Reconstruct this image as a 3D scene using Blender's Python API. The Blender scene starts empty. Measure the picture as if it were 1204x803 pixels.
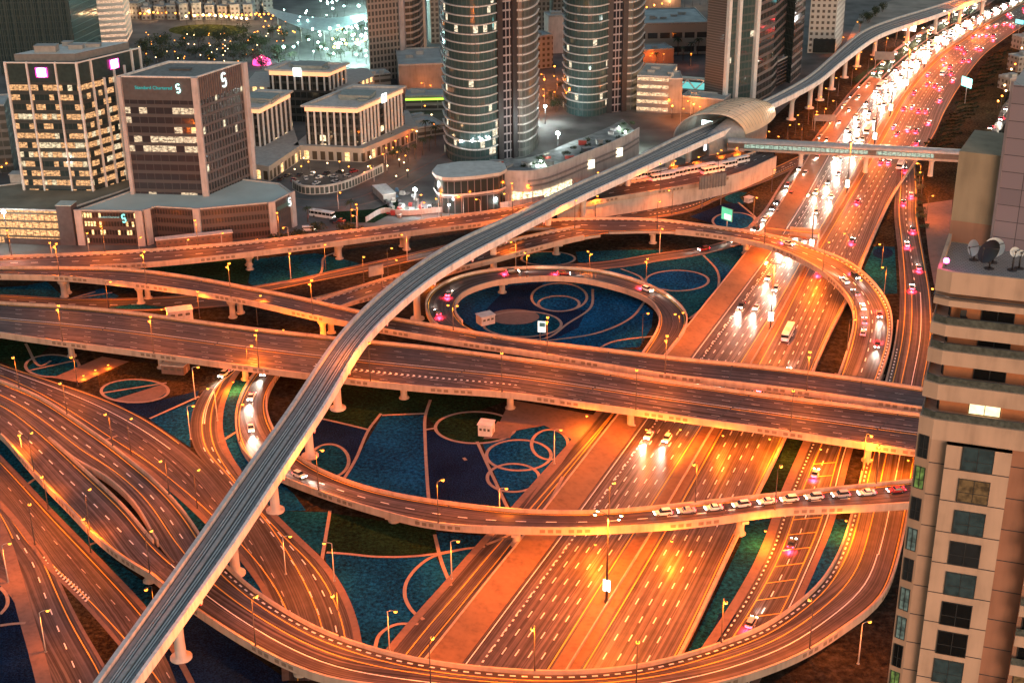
import bpy, bmesh, math, random
from mathutils import Vector, Matrix
random.seed(7)
SC = bpy.context.scene
COL = SC.collection
# ------------------------------------------------------------------ camera
W0, H0, FPX = 1204.0, 803.0, 1656.0
PITCH, ROLL, CAMZ = math.radians(23.834), math.radians(0.581), 200.0
cp, sp, cr, sr = math.cos(PITCH), math.sin(PITCH), math.cos(ROLL), math.sin(ROLL)
FWD = Vector((0, cp, -sp)); R0 = Vector((1, 0, 0)); U0 = Vector((0, sp, cp))
RIGHT = cr * R0 - sr * U0; UP = sr * R0 + cr * U0
cam_data = bpy.data.cameras.new('camera'); cam = bpy.data.objects.new('camera', cam_data); COL.objects.link(cam)
m = Matrix((RIGHT, UP, -FWD)).transposed().to_4x4(); m.translation = (0, 0, CAMZ); cam.matrix_world = m
cam_data.sensor_width = 36.0; cam_data.lens = FPX / W0 * 36.0; cam_data.clip_start = 1.0; cam_data.clip_end = 6000.0
SC.camera = cam
# ------------------------------------------------------------------ dusk light
world = bpy.data.worlds.new('World'); SC.world = world; world.use_nodes = True
nt = world.node_tree; bg = nt.nodes['Background']
sky = nt.nodes.new('ShaderNodeTexSky'); sky.sky_type = 'NISHITA'; sky.sun_disc = False
SUN_EL, SUN_AZ = math.radians(4.0), math.radians(160.0)
sky.sun_elevation = SUN_EL; sky.sun_rotation = SUN_AZ; sky.air_density = 1.6; sky.dust_density = 2.5; sky.ozone_density = 2.0
tint = nt.nodes.new('ShaderNodeMix'); tint.data_type = 'RGBA'; tint.blend_type = 'MULTIPLY'; tint.inputs[0].default_value = 1.0; tint.inputs[7].default_value = (1.0, .97, 1.0, 1)
nt.links.new(sky.outputs[0], tint.inputs[6]); nt.links.new(tint.outputs[2], bg.inputs[0]); bg.inputs[1].default_value = 0.15
sun_d = bpy.data.lights.new('sun', 'SUN'); sun_d.energy = 0.40; sun_d.angle = math.radians(35); sun_d.color = (1, .91, .88)
sun = bpy.data.objects.new('sun', sun_d); COL.objects.link(sun)
sun.rotation_euler = (math.radians(82), 0, math.radians(180) - SUN_AZ)
SC.view_settings.view_transform = 'Standard'; SC.view_settings.look = 'None'; SC.view_settings.gamma = 1.0
SC.view_settings.exposure = 1.6
SC.cycles.use_denoising = True
SC.cycles.max_bounces = 4; SC.cycles.diffuse_bounces = 2; SC.cycles.glossy_bounces = 2; SC.cycles.transmission_bounces = 2
SC.cycles.sample_clamp_indirect = 3.0; SC.cycles.sample_clamp_direct = 0.0
SC.cycles.use_light_tree = True

# ------------------------------------------------------------------ basic helpers
def at(px, py, z=0.0):
    """Point of the place seen at a pixel of the 1204 x 803 photograph, at height z."""
    u = (px - 602.0) / FPX; v = -(py - 401.5) / FPX
    d = FWD + RIGHT * u + UP * v
    return Vector((0, 0, CAMZ)) + d * ((z - CAMZ) / d.z)

def lerp(a, b, t): return a + (b - a) * t

def spline(pts, n=None, closed=False):
    """Catmull-Rom through 2D or 3D points."""
    P = [Vector(p) for p in pts]; out = []
    k = len(P)
    if k < 3 and not closed:
        n = n or 12
        return [lerp(P[0], P[-1], i / (n - 1)) for i in range(n)]
    per = 12
    rng = range(k if closed else k - 1)
    for i in rng:
        if closed: p0, p1, p2, p3 = P[i - 1], P[i], P[(i + 1) % k], P[(i + 2) % k]
        else:
            p1, p2 = P[i], P[i + 1]
            p0 = P[i - 1] if i > 0 else p1 * 2 - p2
            p3 = P[i + 2] if i + 2 < k else p2 * 2 - p1
        t01 = max(1e-6, (p1 - p0).length) ** .5; t12 = max(1e-6, (p2 - p1).length) ** .5; t23 = max(1e-6, (p3 - p2).length) ** .5
        m1 = (p2 - p1) + t12 * ((p1 - p0) / t01 - (p2 - p0) / (t01 + t12))
        m2 = (p2 - p1) + t12 * ((p3 - p2) / t23 - (p3 - p1) / (t12 + t23))
        for j in range(per):
            t = j / per; t2 = t * t; t3 = t2 * t
            out.append(p1 * (2 * t3 - 3 * t2 + 1) + m1 * (t3 - 2 * t2 + t) + p2 * (-2 * t3 + 3 * t2) + m2 * (t3 - t2))
    if not closed: out.append(P[-1].copy())
    return out

def cum(pts):
    s = [0.0]
    for a, b in zip(pts, pts[1:]): s.append(s[-1] + (b - a).length)
    return s

def resample(pts, n):
    s = cum(pts); T = s[-1]; out = []; j = 0
    for i in range(n):
        d = T * i / (n - 1)
        while j < len(s) - 2 and s[j + 1] < d: j += 1
        seg = s[j + 1] - s[j]
        out.append(lerp(pts[j], pts[j + 1], 0 if seg < 1e-9 else (d - s[j]) / seg))
    return out

def smooth(pts, k=2):
    for _ in range(k):
        pts = [pts[0]] + [pts[i] * .5 + (pts[i - 1] + pts[i + 1]) * .25 for i in range(1, len(pts) - 1)] + [pts[-1]]
    return pts

def zfun(spec):
    if isinstance(spec, (int, float)): return lambda f: float(spec)
    def fn(f):
        for (a, za), (b, zb) in zip(spec, spec[1:]):
            if f <= b:
                t = (f - a) / max(1e-9, b - a); t = t * t * (3 - 2 * t)
                return za + (zb - za) * t
        return spec[-1][1]
    return fn

def trace(px, z):
    """Pixel polyline -> world polyline at the heights z (number or [(fraction, z)])."""
    f = zfun(z); P = spline([Vector((p[0], p[1])) for p in px]); s = cum(P)
    return [at(p.x, p.y, f(q / s[-1])) for p, q in zip(P, s)]

class MB:
    """Collects faces (with metre UVs) and builds ONE mesh object."""
    def __init__(s): s.v = []; s.f = []; s.m = []; s.uv = []; s.sm = []
    def face(s, pts, mi=0, uv=None, smooth=False):
        b = len(s.v); s.v += [tuple(p) for p in pts]; s.f.append(tuple(range(b, b + len(pts)))); s.m.append(mi)
        s.uv.append(uv or [(p[0], p[1]) for p in pts]); s.sm.append(smooth)
    def box(s, c, size, rz=0.0, mi=0, M=None):
        hx, hy, hz = size[0] / 2, size[1] / 2, size[2] / 2; co, si = math.cos(rz), math.sin(rz)
        V = []
        for z in (-hz, hz):
            for x, y in ((-hx, -hy), (hx, -hy), (hx, hy), (-hx, hy)):
                p = Vector((c[0] + x * co - y * si, c[1] + x * si + y * co, c[2] + z)); V.append(M @ p if M else p)
        for q, w in (((0, 3, 2, 1), 'xy'), ((4, 5, 6, 7), 'xy'), ((0, 1, 5, 4), 'xz'), ((1, 2, 6, 5), 'yz'), ((2, 3, 7, 6), 'xz'), ((3, 0, 4, 7), 'yz')):
            P = [V[i] for i in q]
            L = (P[1] - P[0]).length; Hh = (P[2] - P[1]).length
            s.face(P, mi, [(0, 0), (L, 0), (L, Hh), (0, Hh)])
    def prism(s, foot, z0, z1, mi=0, top=None, per_edge=None, bottom=False, u0=0.0):
        """foot: list of (x, y) counter-clockwise."""
        n = len(foot); u = u0
        for i in range(n):
            a, b = foot[i], foot[(i + 1) % n]; L = math.hypot(b[0] - a[0], b[1] - a[1])
            mm = mi if per_edge is None else per_edge[i]
            if mm is not None:
                s.face([(a[0], a[1], z0), (b[0], b[1], z0), (b[0], b[1], z1), (a[0], a[1], z1)], mm, [(u, z0), (u + L, z0), (u + L, z1), (u, z1)])
            u += L
        if top is not None: s.face([(p[0], p[1], z1) for p in foot], top)
        if bottom: s.face([(p[0], p[1], z0) for p in reversed(foot)], mi)
    def tube(s, pts, rad, n=8, mi=0, cap=True, sm=True):
        rings = []; k = len(pts); pts = [Vector(p) for p in pts]
        if not hasattr(rad, '__len__'): rad = [rad] * k
        for i, p in enumerate(pts):
            d = (pts[min(i + 1, k - 1)] - pts[max(i - 1, 0)]).normalized()
            a = d.cross(Vector((0, 0, 1)))
            a = Vector((1, 0, 0)) if a.length < 1e-4 else a.normalized()
            b = d.cross(a)
            rings.append([p + (a * math.cos(2 * math.pi * j / n) + b * math.sin(2 * math.pi * j / n)) * rad[i] for j in range(n)])
        for r0, r1 in zip(rings, rings[1:]):
            for j in range(n): s.face([r0[j], r1[j], r1[(j + 1) % n], r0[(j + 1) % n]], mi, smooth=sm)
        if cap: s.face(rings[0], mi); s.face(list(reversed(rings[-1])), mi)
    def lathe(s, c, prof, n=16, mi=0, sm=True):
        for (r0, z0), (r1, z1) in zip(prof, prof[1:]):
            for j in range(n):
                a, b = 2 * math.pi * j / n, 2 * math.pi * (j + 1) / n
                q = [(c[0] + r * math.cos(t), c[1] + r * math.sin(t), c[2] + z) for r, z, t in ((r0, z0, a), (r0, z0, b), (r1, z1, b), (r1, z1, a))]
                if r0 < 1e-6: q = q[1:]
                elif r1 < 1e-6: q = q[:3]
                s.face(q, mi, smooth=sm)
    def ribbon(s, A, B, mi=0, u0=0.0):
        """Strip between two polylines; UV = metres along, metres across."""
        u = u0
        for i in range(len(A) - 1):
            L = ((A[i + 1] - A[i]).length + (B[i + 1] - B[i]).length) / 2
            wa, wb = (B[i] - A[i]).length, (B[i + 1] - A[i + 1]).length
            s.face([A[i], B[i], B[i + 1], A[i + 1]], mi, [(u, 0), (u, wa), (u + L, wb), (u + L, 0)]); u += L
    def build(s, name, mats, parent=None, weld=False):
        me = bpy.data.meshes.new(name); me.from_pydata(s.v, [], s.f)
        if not isinstance(mats, (list, tuple)): mats = [mats]
        for mt in mats: me.materials.append(mt)
        me.polygons.foreach_set('material_index', s.m); me.polygons.foreach_set('use_smooth', s.sm)
        ul = me.uv_layers.new(name='UVMap'); flat = [c for f in s.uv for p in f for c in p]; ul.data.foreach_set('uv', flat)
        if weld or any(s.sm):
            bm = bmesh.new(); bm.from_mesh(me); bmesh.ops.remove_doubles(bm, verts=bm.verts, dist=.0005); bm.to_mesh(me); bm.free()
        me.update()
        o = bpy.data.objects.new(name, me); COL.objects.link(o)
        if parent: o.parent = parent; o.matrix_parent_inverse = parent.matrix_world.inverted() if False else Matrix()
        return o

def tag(o, label=None, cat=None, group=None, kind=None):
    if label: o['label'] = label
    if cat: o['category'] = cat
    if group: o['group'] = group
    if kind: o['kind'] = kind
    return o

def empty(name, loc=(0, 0, 0), rz=0.0):
    o = bpy.data.objects.new(name, None); COL.objects.link(o); o.location = loc; o.rotation_euler = (0, 0, rz); o.empty_display_size = .5
    return o

KIDS = {}
def put(o, parent):
    o.parent = parent; KIDS.setdefault(parent.name, []).append(o); return o

def copy_tree(o, parent=None):
    c = o.copy(); COL.objects.link(c)
    if parent: c.parent = parent
    for ch in o.children: copy_tree(ch, c)
    return c

# ------------------------------------------------------------------ materials
MATS = {}
class NB:
    """tiny node helper"""
    def __init__(s, name):
        s.m = bpy.data.materials.new(name); s.m.use_nodes = True; s.t = s.m.node_tree; s.b = s.t.nodes['Principled BSDF']
    def n(s, typ, **kw):
        x = s.t.nodes.new(typ)
        for k, v in kw.items(): setattr(x, k, v)
        return x
    def l(s, a, b): s.t.links.new(a, b)
    def val(s, sock, v):
        if hasattr(v, 'is_output') : s.l(v, sock)
        else: sock.default_value = v
    def math(s, op, a, b=0.0, c=None):
        x = s.n('ShaderNodeMath', operation=op); s.val(x.inputs[0], a); s.val(x.inputs[1], b)
        if c is not None: s.val(x.inputs[2], c)
        return x.outputs[0]
    def mix(s, fac, a, b):
        x = s.n('ShaderNodeMix', data_type='RGBA'); s.val(x.inputs[0], fac); s.val(x.inputs[6], a); s.val(x.inputs[7], b); return x.outputs[2]
    def uv(s): 
        x = s.n('ShaderNodeUVMap'); y = s.n('ShaderNodeSeparateXYZ'); s.l(x.outputs[0], y.inputs[0]); return x.outputs[0], y.outputs[0], y.outputs[1]
    def noise(s, vec, scale, detail=3.0, dim='3D', rough=.5):
        x = s.n('ShaderNodeTexNoise', noise_dimensions=dim); x.inputs['Scale'].default_value = scale; x.inputs['Detail'].default_value = detail; x.inputs['Roughness'].default_value = rough
        if vec is not None: s.l(vec, x.inputs['Vector'])
        return x.outputs[0]
    def comb(s, x, y, z=0.0):
        c = s.n('ShaderNodeCombineXYZ'); s.val(c.inputs[0], x); s.val(c.inputs[1], y); s.val(c.inputs[2], z); return c.outputs[0]
    def ramp(s, fac, stops):
        r = s.n('ShaderNodeValToRGB'); e = r.color_ramp.elements
        while len(e) < len(stops): e.new(.5)
        for q, (p, c) in zip(e, stops): q.position = p; q.color = c if len(c) == 4 else (*c, 1)
        s.l(fac, r.inputs[0]); return r.outputs[0]
    def geo(s): return s.n('ShaderNodeNewGeometry').outputs['Position']

def c4(c): return (c[0], c[1], c[2], 1.0)

def plain(name, col, rough=.7, metal=0.0, var=.12, scale=.6, emit=None, es=0.0, spec=None):
    if name in MATS: return MATS[name]
    k = NB(name); b = k.b
    f = k.noise(k.geo(), scale, 4.0)
    a = tuple(max(0, c * (1 - var * 1.6)) for c in col); d = tuple(min(1, c * (1 + var * 1.6)) for c in col)
    k.l(k.ramp(f, [(.25, c4(a)), (.75, c4(d))]), b.inputs['Base Color'])
    b.inputs['Roughness'].default_value = rough; b.inputs['Metallic'].default_value = metal
    if emit: b.inputs['Emission Color'].default_value = c4(emit); b.inputs['Emission Strength'].default_value = es
    MATS[name] = k.m; return k.m

def glow(name, col, s):
    if name in MATS: return MATS[name]
    k = NB(name); k.b.inputs['Base Color'].default_value = c4(tuple(c * .5 for c in col)); k.b.inputs['Emission Color'].default_value = c4(col); k.b.inputs['Emission Strength'].default_value = s
    MATS[name] = k.m; return k.m

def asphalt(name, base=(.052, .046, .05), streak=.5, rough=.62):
    """Asphalt with wear and painted car light trails as streaks along the road (UV: x along, y across)."""
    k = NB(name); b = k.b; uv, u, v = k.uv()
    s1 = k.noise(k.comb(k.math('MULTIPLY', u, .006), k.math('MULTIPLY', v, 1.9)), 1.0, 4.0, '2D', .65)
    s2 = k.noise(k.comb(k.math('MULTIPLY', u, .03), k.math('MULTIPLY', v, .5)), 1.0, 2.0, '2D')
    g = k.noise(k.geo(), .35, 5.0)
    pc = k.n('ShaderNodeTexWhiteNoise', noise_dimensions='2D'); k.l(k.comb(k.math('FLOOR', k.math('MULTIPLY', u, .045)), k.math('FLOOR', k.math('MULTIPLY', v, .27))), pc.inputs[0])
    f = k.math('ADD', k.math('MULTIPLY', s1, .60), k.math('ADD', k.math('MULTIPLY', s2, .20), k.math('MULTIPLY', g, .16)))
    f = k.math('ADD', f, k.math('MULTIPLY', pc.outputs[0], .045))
    lo = tuple(c * (1 - .75 * streak) for c in base); hi = tuple(c * (1 + 1.7 * streak) for c in base)  # pale streaks put the light trails of traffic into the asphalt colour
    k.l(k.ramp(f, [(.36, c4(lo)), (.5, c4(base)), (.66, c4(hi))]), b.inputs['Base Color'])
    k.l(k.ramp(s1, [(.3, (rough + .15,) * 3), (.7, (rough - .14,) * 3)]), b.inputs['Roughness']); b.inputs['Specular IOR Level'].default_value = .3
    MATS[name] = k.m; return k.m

def concrete(name, col=(.40, .36, .32), streaky=True):
    k = NB(name); b = k.b; g = k.geo()
    sx = k.n('ShaderNodeSeparateXYZ'); k.l(g, sx.inputs[0])
    n1 = k.noise(g, .25, 4.0); n2 = k.noise(k.comb(k.math('MULTIPLY', sx.outputs[0], .8), k.math('MULTIPLY', sx.outputs[1], .8), k.math('MULTIPLY', sx.outputs[2], .12)), 1.0, 4.0)
    f = k.math('ADD', k.math('MULTIPLY', n1, .5), k.math('MULTIPLY', n2, .5))
    k.l(k.ramp(f, [(.3, c4(tuple(c * .66 for c in col))), (.5, c4(col)), (.7, c4(tuple(min(1, c * 1.18) for c in col)))]), b.inputs['Base Color'])
    b.inputs['Roughness'].default_value = .8
    MATS[name] = k.m; return k.m

def facade(name, glass=(.03, .045, .05), frame=(.12, .12, .12), fh=4.0, bw=3.0, wv=(.15, .85), wu=(.04, .96), lit=.3, litcol=(1, .72, .38), ls=2.0, rows=.5, rough=.12, seed=0.0, alt=None, patch=0.0):
    """Curtain wall / window grid from metre UVs; some panes glow as lit rooms, on the bank front also as reflections."""
    k = NB(name); b = k.b; uv, u, v = k.uv()
    cu = k.math('DIVIDE', u, bw); cv = k.math('DIVIDE', v, fh)
    iu, iv = k.math('FLOOR', cu), k.math('FLOOR', cv); fu, fv = k.math('FRACT', cu), k.math('FRACT', cv)
    win = k.math('MULTIPLY', k.math('MULTIPLY', k.math('GREATER_THAN', fu, wu[0]), k.math('LESS_THAN', fu, wu[1])),
                 k.math('MULTIPLY', k.math('GREATER_THAN', fv, wv[0]), k.math('LESS_THAN', fv, wv[1])))
    w = k.n('ShaderNodeTexWhiteNoise', noise_dimensions='3D'); k.l(k.comb(iu, iv, seed), w.inputs[0])
    wr = k.n('ShaderNodeTexWhiteNoise', noise_dimensions='2D'); k.l(k.comb(iv, seed + 3.3), wr.inputs[0])
    clump = k.noise(k.comb(k.math('MULTIPLY', iu, .17), iv, seed), .9, 1.0)
    sc = k.math('ADD', k.math('MULTIPLY', w.outputs[0], .35), k.math('ADD', k.math('MULTIPLY', wr.outputs[0], rows), k.math('MULTIPLY', clump, .65 - rows)))
    on = k.math('LESS_THAN', sc, lit)
    # interiors: ceiling light rows and clutter inside a lit pane
    inn = k.noise(k.comb(k.math('MULTIPLY', u, .75), k.math('MULTIPLY', v, 1.3), seed), 1.0, 5.0, rough=.7)
    inside = k.ramp(inn, [(.36, (.02, .02, .02)), (.5, (.5, .5, .5)), (.64, (1.0, 1.0, 1.0))])
    e = k.math('MULTIPLY', win, on)
    k.l(k.mix(win, c4(frame), c4(glass)), b.inputs['Base Color'])
    k.l(k.math('ADD', k.math('MULTIPLY', win, rough - .6), .6), b.inputs['Roughness'])
    if alt:
        col = k.mix(k.math('GREATER_THAN', w.outputs[0], .6), c4(litcol), c4(alt)); k.l(col, b.inputs['Emission Color'])
    else: b.inputs['Emission Color'].default_value = c4(litcol)
    k.l(k.math('MULTIPLY', k.math('MULTIPLY', e, ls * 1.5), inside), b.inputs['Emission Strength'])
    b.inputs['IOR'].default_value = 1.6
    MATS[name] = k.m; return k.m

def bed_mat(name, base, dark, spark, sp=.62, scale=.9):
    k = NB(name); b = k.b; g = k.geo()
    n1 = k.noise(g, scale, 6.0, rough=.75); n2 = k.noise(g, .06, 3.0); n3 = k.noise(g, 2.2, 2.0)
    f = k.math('ADD', k.math('MULTIPLY', n1, .75), k.math('MULTIPLY', n2, .25))
    c = k.ramp(f, [(.40, c4(tuple(x * .6 for x in dark))), (.51, c4(base)), (.62, c4(tuple(x * 2.2 for x in base)))])
    c = k.mix(k.math('MULTIPLY', k.math('GREATER_THAN', n3, sp), .8), c, c4(spark))
    k.l(c, b.inputs['Base Color']); b.inputs['Roughness'].default_value = 1.0; b.inputs['Specular IOR Level'].default_value = .04
    bp = k.n('ShaderNodeBump'); bp.inputs['Strength'].default_value = .8; bp.inputs['Distance'].default_value = .6; k.l(n1, bp.inputs['Height']); k.l(bp.outputs[0], b.inputs['Normal'])
    MATS[name] = k.m; return k.m

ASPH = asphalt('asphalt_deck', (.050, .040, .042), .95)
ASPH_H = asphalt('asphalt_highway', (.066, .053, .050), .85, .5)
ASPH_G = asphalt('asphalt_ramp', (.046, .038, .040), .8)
CONC = concrete('concrete_parapet', (.42, .32, .25))
CONC_D = concrete('concrete_girder', (.36, .31, .27))
CONC_W = concrete('concrete_white', (.62, .60, .57))
PAVE = concrete('pavers_pink', (.155, .105, .088))
PAVE_O = concrete('slope_paving', (.19, .11, .055))
WHITE = plain('paint_white', (.78, .77, .74), .6, var=.12, scale=2.0); WORN = plain('paint_worn', (.40, .38, .36), .7, var=.35, scale=1.5)
YELLOW = plain('paint_yellow', (.75, .42, .05), .6, var=.12, scale=2.0)
BLACKP = plain('paint_black', (.03, .03, .03), .6)
STEEL = plain('steel_grey', (.16, .16, .165), .45, .6)
POLE = plain('pole_dark', (.05, .045, .045), .5, .3)
POLE_L = plain('pole_galvanised', (.42, .40, .38), .45, .5)
SODIUM = glow('sodium_lamp', (1.0, .30, .03), 1.9)
WHITEL = glow('white_lamp', (.92, 1.0, .95), 14.0)
# ------------------------------------------------------------------ ground
SOIL = bed_mat('dark_soil', (.020, .018, .014), (.009, .008, .007), (.03, .026, .016), .66, .5)
g = MB(); g.face([(-2500, 0, 0), (2500, 0, 0), (2500, 4000, 0), (-2500, 4000, 0)])
tag(g.build('ground', SOIL), kind='structure')

ROADS = {}
def ribs(L, R, z, step=4.0, sm=3, zoff=0.0):
    a, b = trace(L, z), trace(R, z)
    n = max(3, int(max(cum(a)[-1], cum(b)[-1]) / step))
    a, b = smooth(resample(a, n), sm), smooth(resample(b, n), sm)
    if zoff:
        for p in a + b: p.z += zoff
    return a, b

def offs(A, B, d, dz=0.0, f0=0.0, f1=1.0):
    """Line inside the ribbon: d = fraction (0..1) when float <= 1, or ('l', m) / ('r', m) metres from an edge."""
    out = []
    n = len(A); i0, i1 = int(f0 * (n - 1)), int(f1 * (n - 1))
    for i in range(i0, i1 + 1):
        w = max(.01, (B[i] - A[i]).length)
        t = d if not isinstance(d, tuple) else (d[1] / w if d[0] == 'l' else 1 - d[1] / w)
        p = lerp(A[i], B[i], t); p = Vector((p.x, p.y, p.z + dz)); out.append(p)
    return out

def sides(line):
    out = []
    for i, p in enumerate(line):
        d = line[min(i + 1, len(line) - 1)] - line[max(i - 1, 0)]; d.z = 0
        out.append(Vector((-d.y, d.x, 0)).normalized())
    return out

def stripe(mb, line, w=.28, on=None, period=8.0, mi=0, phase=0.0):
    nrm = sides(line)
    if on is None:
        mb.ribbon([p + q * (w / 2) for p, q in zip(line, nrm)], [p - q * (w / 2) for p, q in zip(line, nrm)], mi); return
    s = cum(line); d = phase; j = 0
    def pt(x):
        nonlocal j
        while j > 0 and s[j] > x: j -= 1
        while j < len(s) - 2 and s[j + 1] < x: j += 1
        t = (x - s[j]) / max(1e-9, s[j + 1] - s[j]); return lerp(line[j], line[j + 1], t), lerp(nrm[j], nrm[j + 1], t)
    while d + on < s[-1]:
        (a, na), (b, nb) = pt(d), pt(d + on)
        mb.face([a + na * w / 2, a - na * w / 2, b - nb * w / 2, b + nb * w / 2], mi); d += period

def wall_strip(mb, line, side, t, zlo, zhi, mi=0):
    """Continuous wall along a line: inner face on the line, thickness t outwards (side +1 left, -1 right)."""
    nrm = sides(line); O = [p + q * (t * side) for p, q in zip(line, nrm)]
    up = lambda P, z: [Vector((p.x, p.y, p.z + z)) for p in P]
    a, b, c, d = up(line, zlo), up(line, zhi), up(O, zhi), up(O, zlo)
    for X, Y in ((a, b), (b, c), (c, d), (d, a)):
        if side > 0: mb.ribbon(Y, X, mi)
        else: mb.ribbon(X, Y, mi)
    for i in (0, -1): mb.face([a[i], b[i], c[i], d[i]], mi)

def mark(mb, A, B, marks, dz=.035):
    for mk in marks:
        d, style = mk[0], mk[1]; f0, f1 = (mk[2], mk[3]) if len(mk) > 3 else (0, 1)
        ln = offs(A, B, d, dz, f0, f1)
        if len(ln) < 2: continue
        if style == 'dash': stripe(mb, ln, .30, 2.8, 8.0)
        elif style == 'faint': stripe(mb, ln, .22, 2.6, 9.0, 3)
        elif style == 'dot': stripe(mb, ln, .45, .9, 2.2)
        elif style == 'white': stripe(mb, ln, .26)
        elif style == 'yellow': stripe(mb, ln, .28, mi=1)
        elif style == 'ladder':
            l2 = offs(A, B, ('r', 2.2), dz + .004, f0, f1)
            for q in range(0, len(ln) - 1, 2): 
                a_, b_ = ln[q], l2[q]; t_ = (ln[q + 1] - ln[q]).normalized() * .2; mb.face([a_ - t_, b_ - t_, b_ + t_, a_ + t_], 1)
        elif style == 'chevron':
            nv_ = sides(ln); s_ = cum(ln); w0, w1 = mk[4]
            for q in range(0, len(ln) * 2 - 3):
                i_, h_ = q // 2, (q % 2) * .5; c_ = lerp(ln[i_], ln[i_ + 1], h_); t_ = (ln[i_ + 1] - ln[i_]).normalized(); n_ = nv_[i_]; w_ = lerp(w0, w1, q / (2 * len(ln)))
                for sg_ in (1, -1):
                    e_ = c_ + n_ * (w_ * sg_) - t_ * w_ * .8; P_ = [c_, c_ + t_ * .7, e_ + t_ * .7, e_]
                    mb.face(P_ if sg_ < 0 else P_[::-1], 0)
        elif style == 'joint':
            for q in range(int(mk[4]), len(A) - 1, int(mk[5])):
                a_, b_ = A[q] + Vector((0, 0, dz + .006)), B[max(0, min(len(B) - 1, q + int(mk[6])))] + Vector((0, 0, dz + .006)); t_ = (A[q + 1] - A[q]).normalized() * .22; mb.face([a_ - t_, b_ - t_, b_ + t_, a_ + t_], 2)
        elif style == 'kerb':  # 'kerb' is only a style name: flat two-tone edge dashes
            stripe(mb, ln, .42, 1.3, 2.6); stripe(mb, ln, .42, 1.3, 2.6, 2, 1.3)  # alternating light and dark dashes along the deck edge

def flyover(name, L, R, z, label, marks=(), piers=(), par=(True, True), lpar=(0, 1), rpar=(0, 1), asph=None, depth=2.3, group=None, relief=True, parh=1.05, abut=None, twin=True, step=4.0, sm=3, girder=(0, 1), zoff=0.0, parmat=None):
    A, B = ribs(L, R, z, step, sm, zoff); ROADS[name] = (A, B)
    mid = lerp(A[len(A) // 2], B[len(B) // 2], .5)
    root = empty(name.rstrip('0123456789').rstrip('_') if False else 'flyover', (0, 0, 0)); tag(root, label, 'flyover', group)
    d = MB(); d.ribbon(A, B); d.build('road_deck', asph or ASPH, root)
    gd = MB(); n = len(A); i0, i1 = int(girder[0] * (n - 1)), int(girder[1] * (n - 1))
    GA, GB = A[i0:i1 + 1], B[i0:i1 + 1]
    if len(GA) > 1:
        dn = lambda P, z: [Vector((p.x, p.y, p.z - z)) for p in P]
        q1 = [lerp(a, b, .16) for a, b in zip(GA, GB)]; q2 = [lerp(a, b, .84) for a, b in zip(GA, GB)]
        rows = [dn(GA, .06), dn(GA, 1.0), dn(q1, depth), dn(q2, depth), dn(GB, 1.0), dn(GB, .06)]
        for X, Y in zip(rows, rows[1:]): gd.ribbon(Y, X)
        for k_ in (0, -1): gd.face([r[k_] for r in rows])
        gd.build('girder', CONC_D, root)
    for on, line, side, rng in ((par[0], A, None, lpar), (par[1], B, None, rpar)):
        if not on: continue
        k0, k1 = int(rng[0] * (n - 1)), int(rng[1] * (n - 1)); ln = line[k0:k1 + 1]
        if len(ln) < 2: continue
        # outward side
        other = B if line is A else A
        i = len(ln) // 2; nv = sides(ln)[i]; out = 1 if (ln[i] - other[k0 + i]).dot(nv) > 0 else -1
        pm = MB(); wall_strip(pm, ln, out, .5, -1.15, parh); po = pm.build('parapet', parmat or CONC, root)
        if relief:
            rl = MB(); nr = sides(ln); s = cum(ln); x = 9.0
            while x + 16 < s[-1]:
                j = max(0, min(len(s) - 2, next(q for q in range(len(s)) if s[q] > x) - 1))
                for e in range(6):
                    xx = x + e * 2.1 + (1.2 if e > 2 else 0)
                    while j < len(s) - 2 and s[j + 1] < xx: j += 1
                    t = (xx - s[j]) / max(1e-6, s[j + 1] - s[j]); p = lerp(ln[j], ln[j + 1], t); q = nr[j]; tv = (ln[j + 1] - ln[j]).normalized()
                    b0 = p + q * (out * .53)
                    rl.face([b0 - tv * .7 + Vector((0, 0, -.55)), b0 + tv * .7 + Vector((0, 0, -.55)), b0 + tv * .7 + Vector((0, 0, .45)), b0 - tv * .7 + Vector((0, 0, .45))])
                x += 34.0
            if rl.f: rl.build('fascia_relief', RELIEF, po)  # flat relief plates raised just off the fascia
    if marks:
        mm = MB(); mark(mm, A, B, marks)
        if mm.f: mm.build('lane_marking', [WHITE, YELLOW, BLACKP, WORN], root)
    for pp in piers:
        # pier nearest to the pixel, under the deck
        best = None
        for i in range(2, n - 2):
            c = lerp(A[i], B[i], .5); w = at(pp[0], pp[1], c.z - 2.0)
            dd = (w - c).length
            if best is None or dd < best[0]: best = (dd, i, c)
        _, i, c = best; tv = (A[i + 1] - A[i - 1]); rz = math.atan2(tv.y, tv.x); wd = (B[i] - A[i]).length; top = c.z - depth + .05
        pm = MB(); nv = Vector((-math.sin(rz), math.cos(rz), 0))
        offs_ = (-wd * .2, wd * .2) if (twin and wd > 9) else (0.0,)
        for o_ in offs_:
            q = c + nv * o_
            pm.lathe((q.x, q.y, 0), [(1.7, .02), (1.7, .35), (1.15, .5), (1.05, top * .55), (1.2, top * .75), (1.9, top - .9), (2.0, top)], 10)
        pm.box((c.x, c.y, top - .45), (1.9, wd * .62, .9), rz)
        pm.build('pier', CONC_D, root)
    return A, B, root

RELIEF = plain('relief_brown', (.20, .14, .10), .8)

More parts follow.
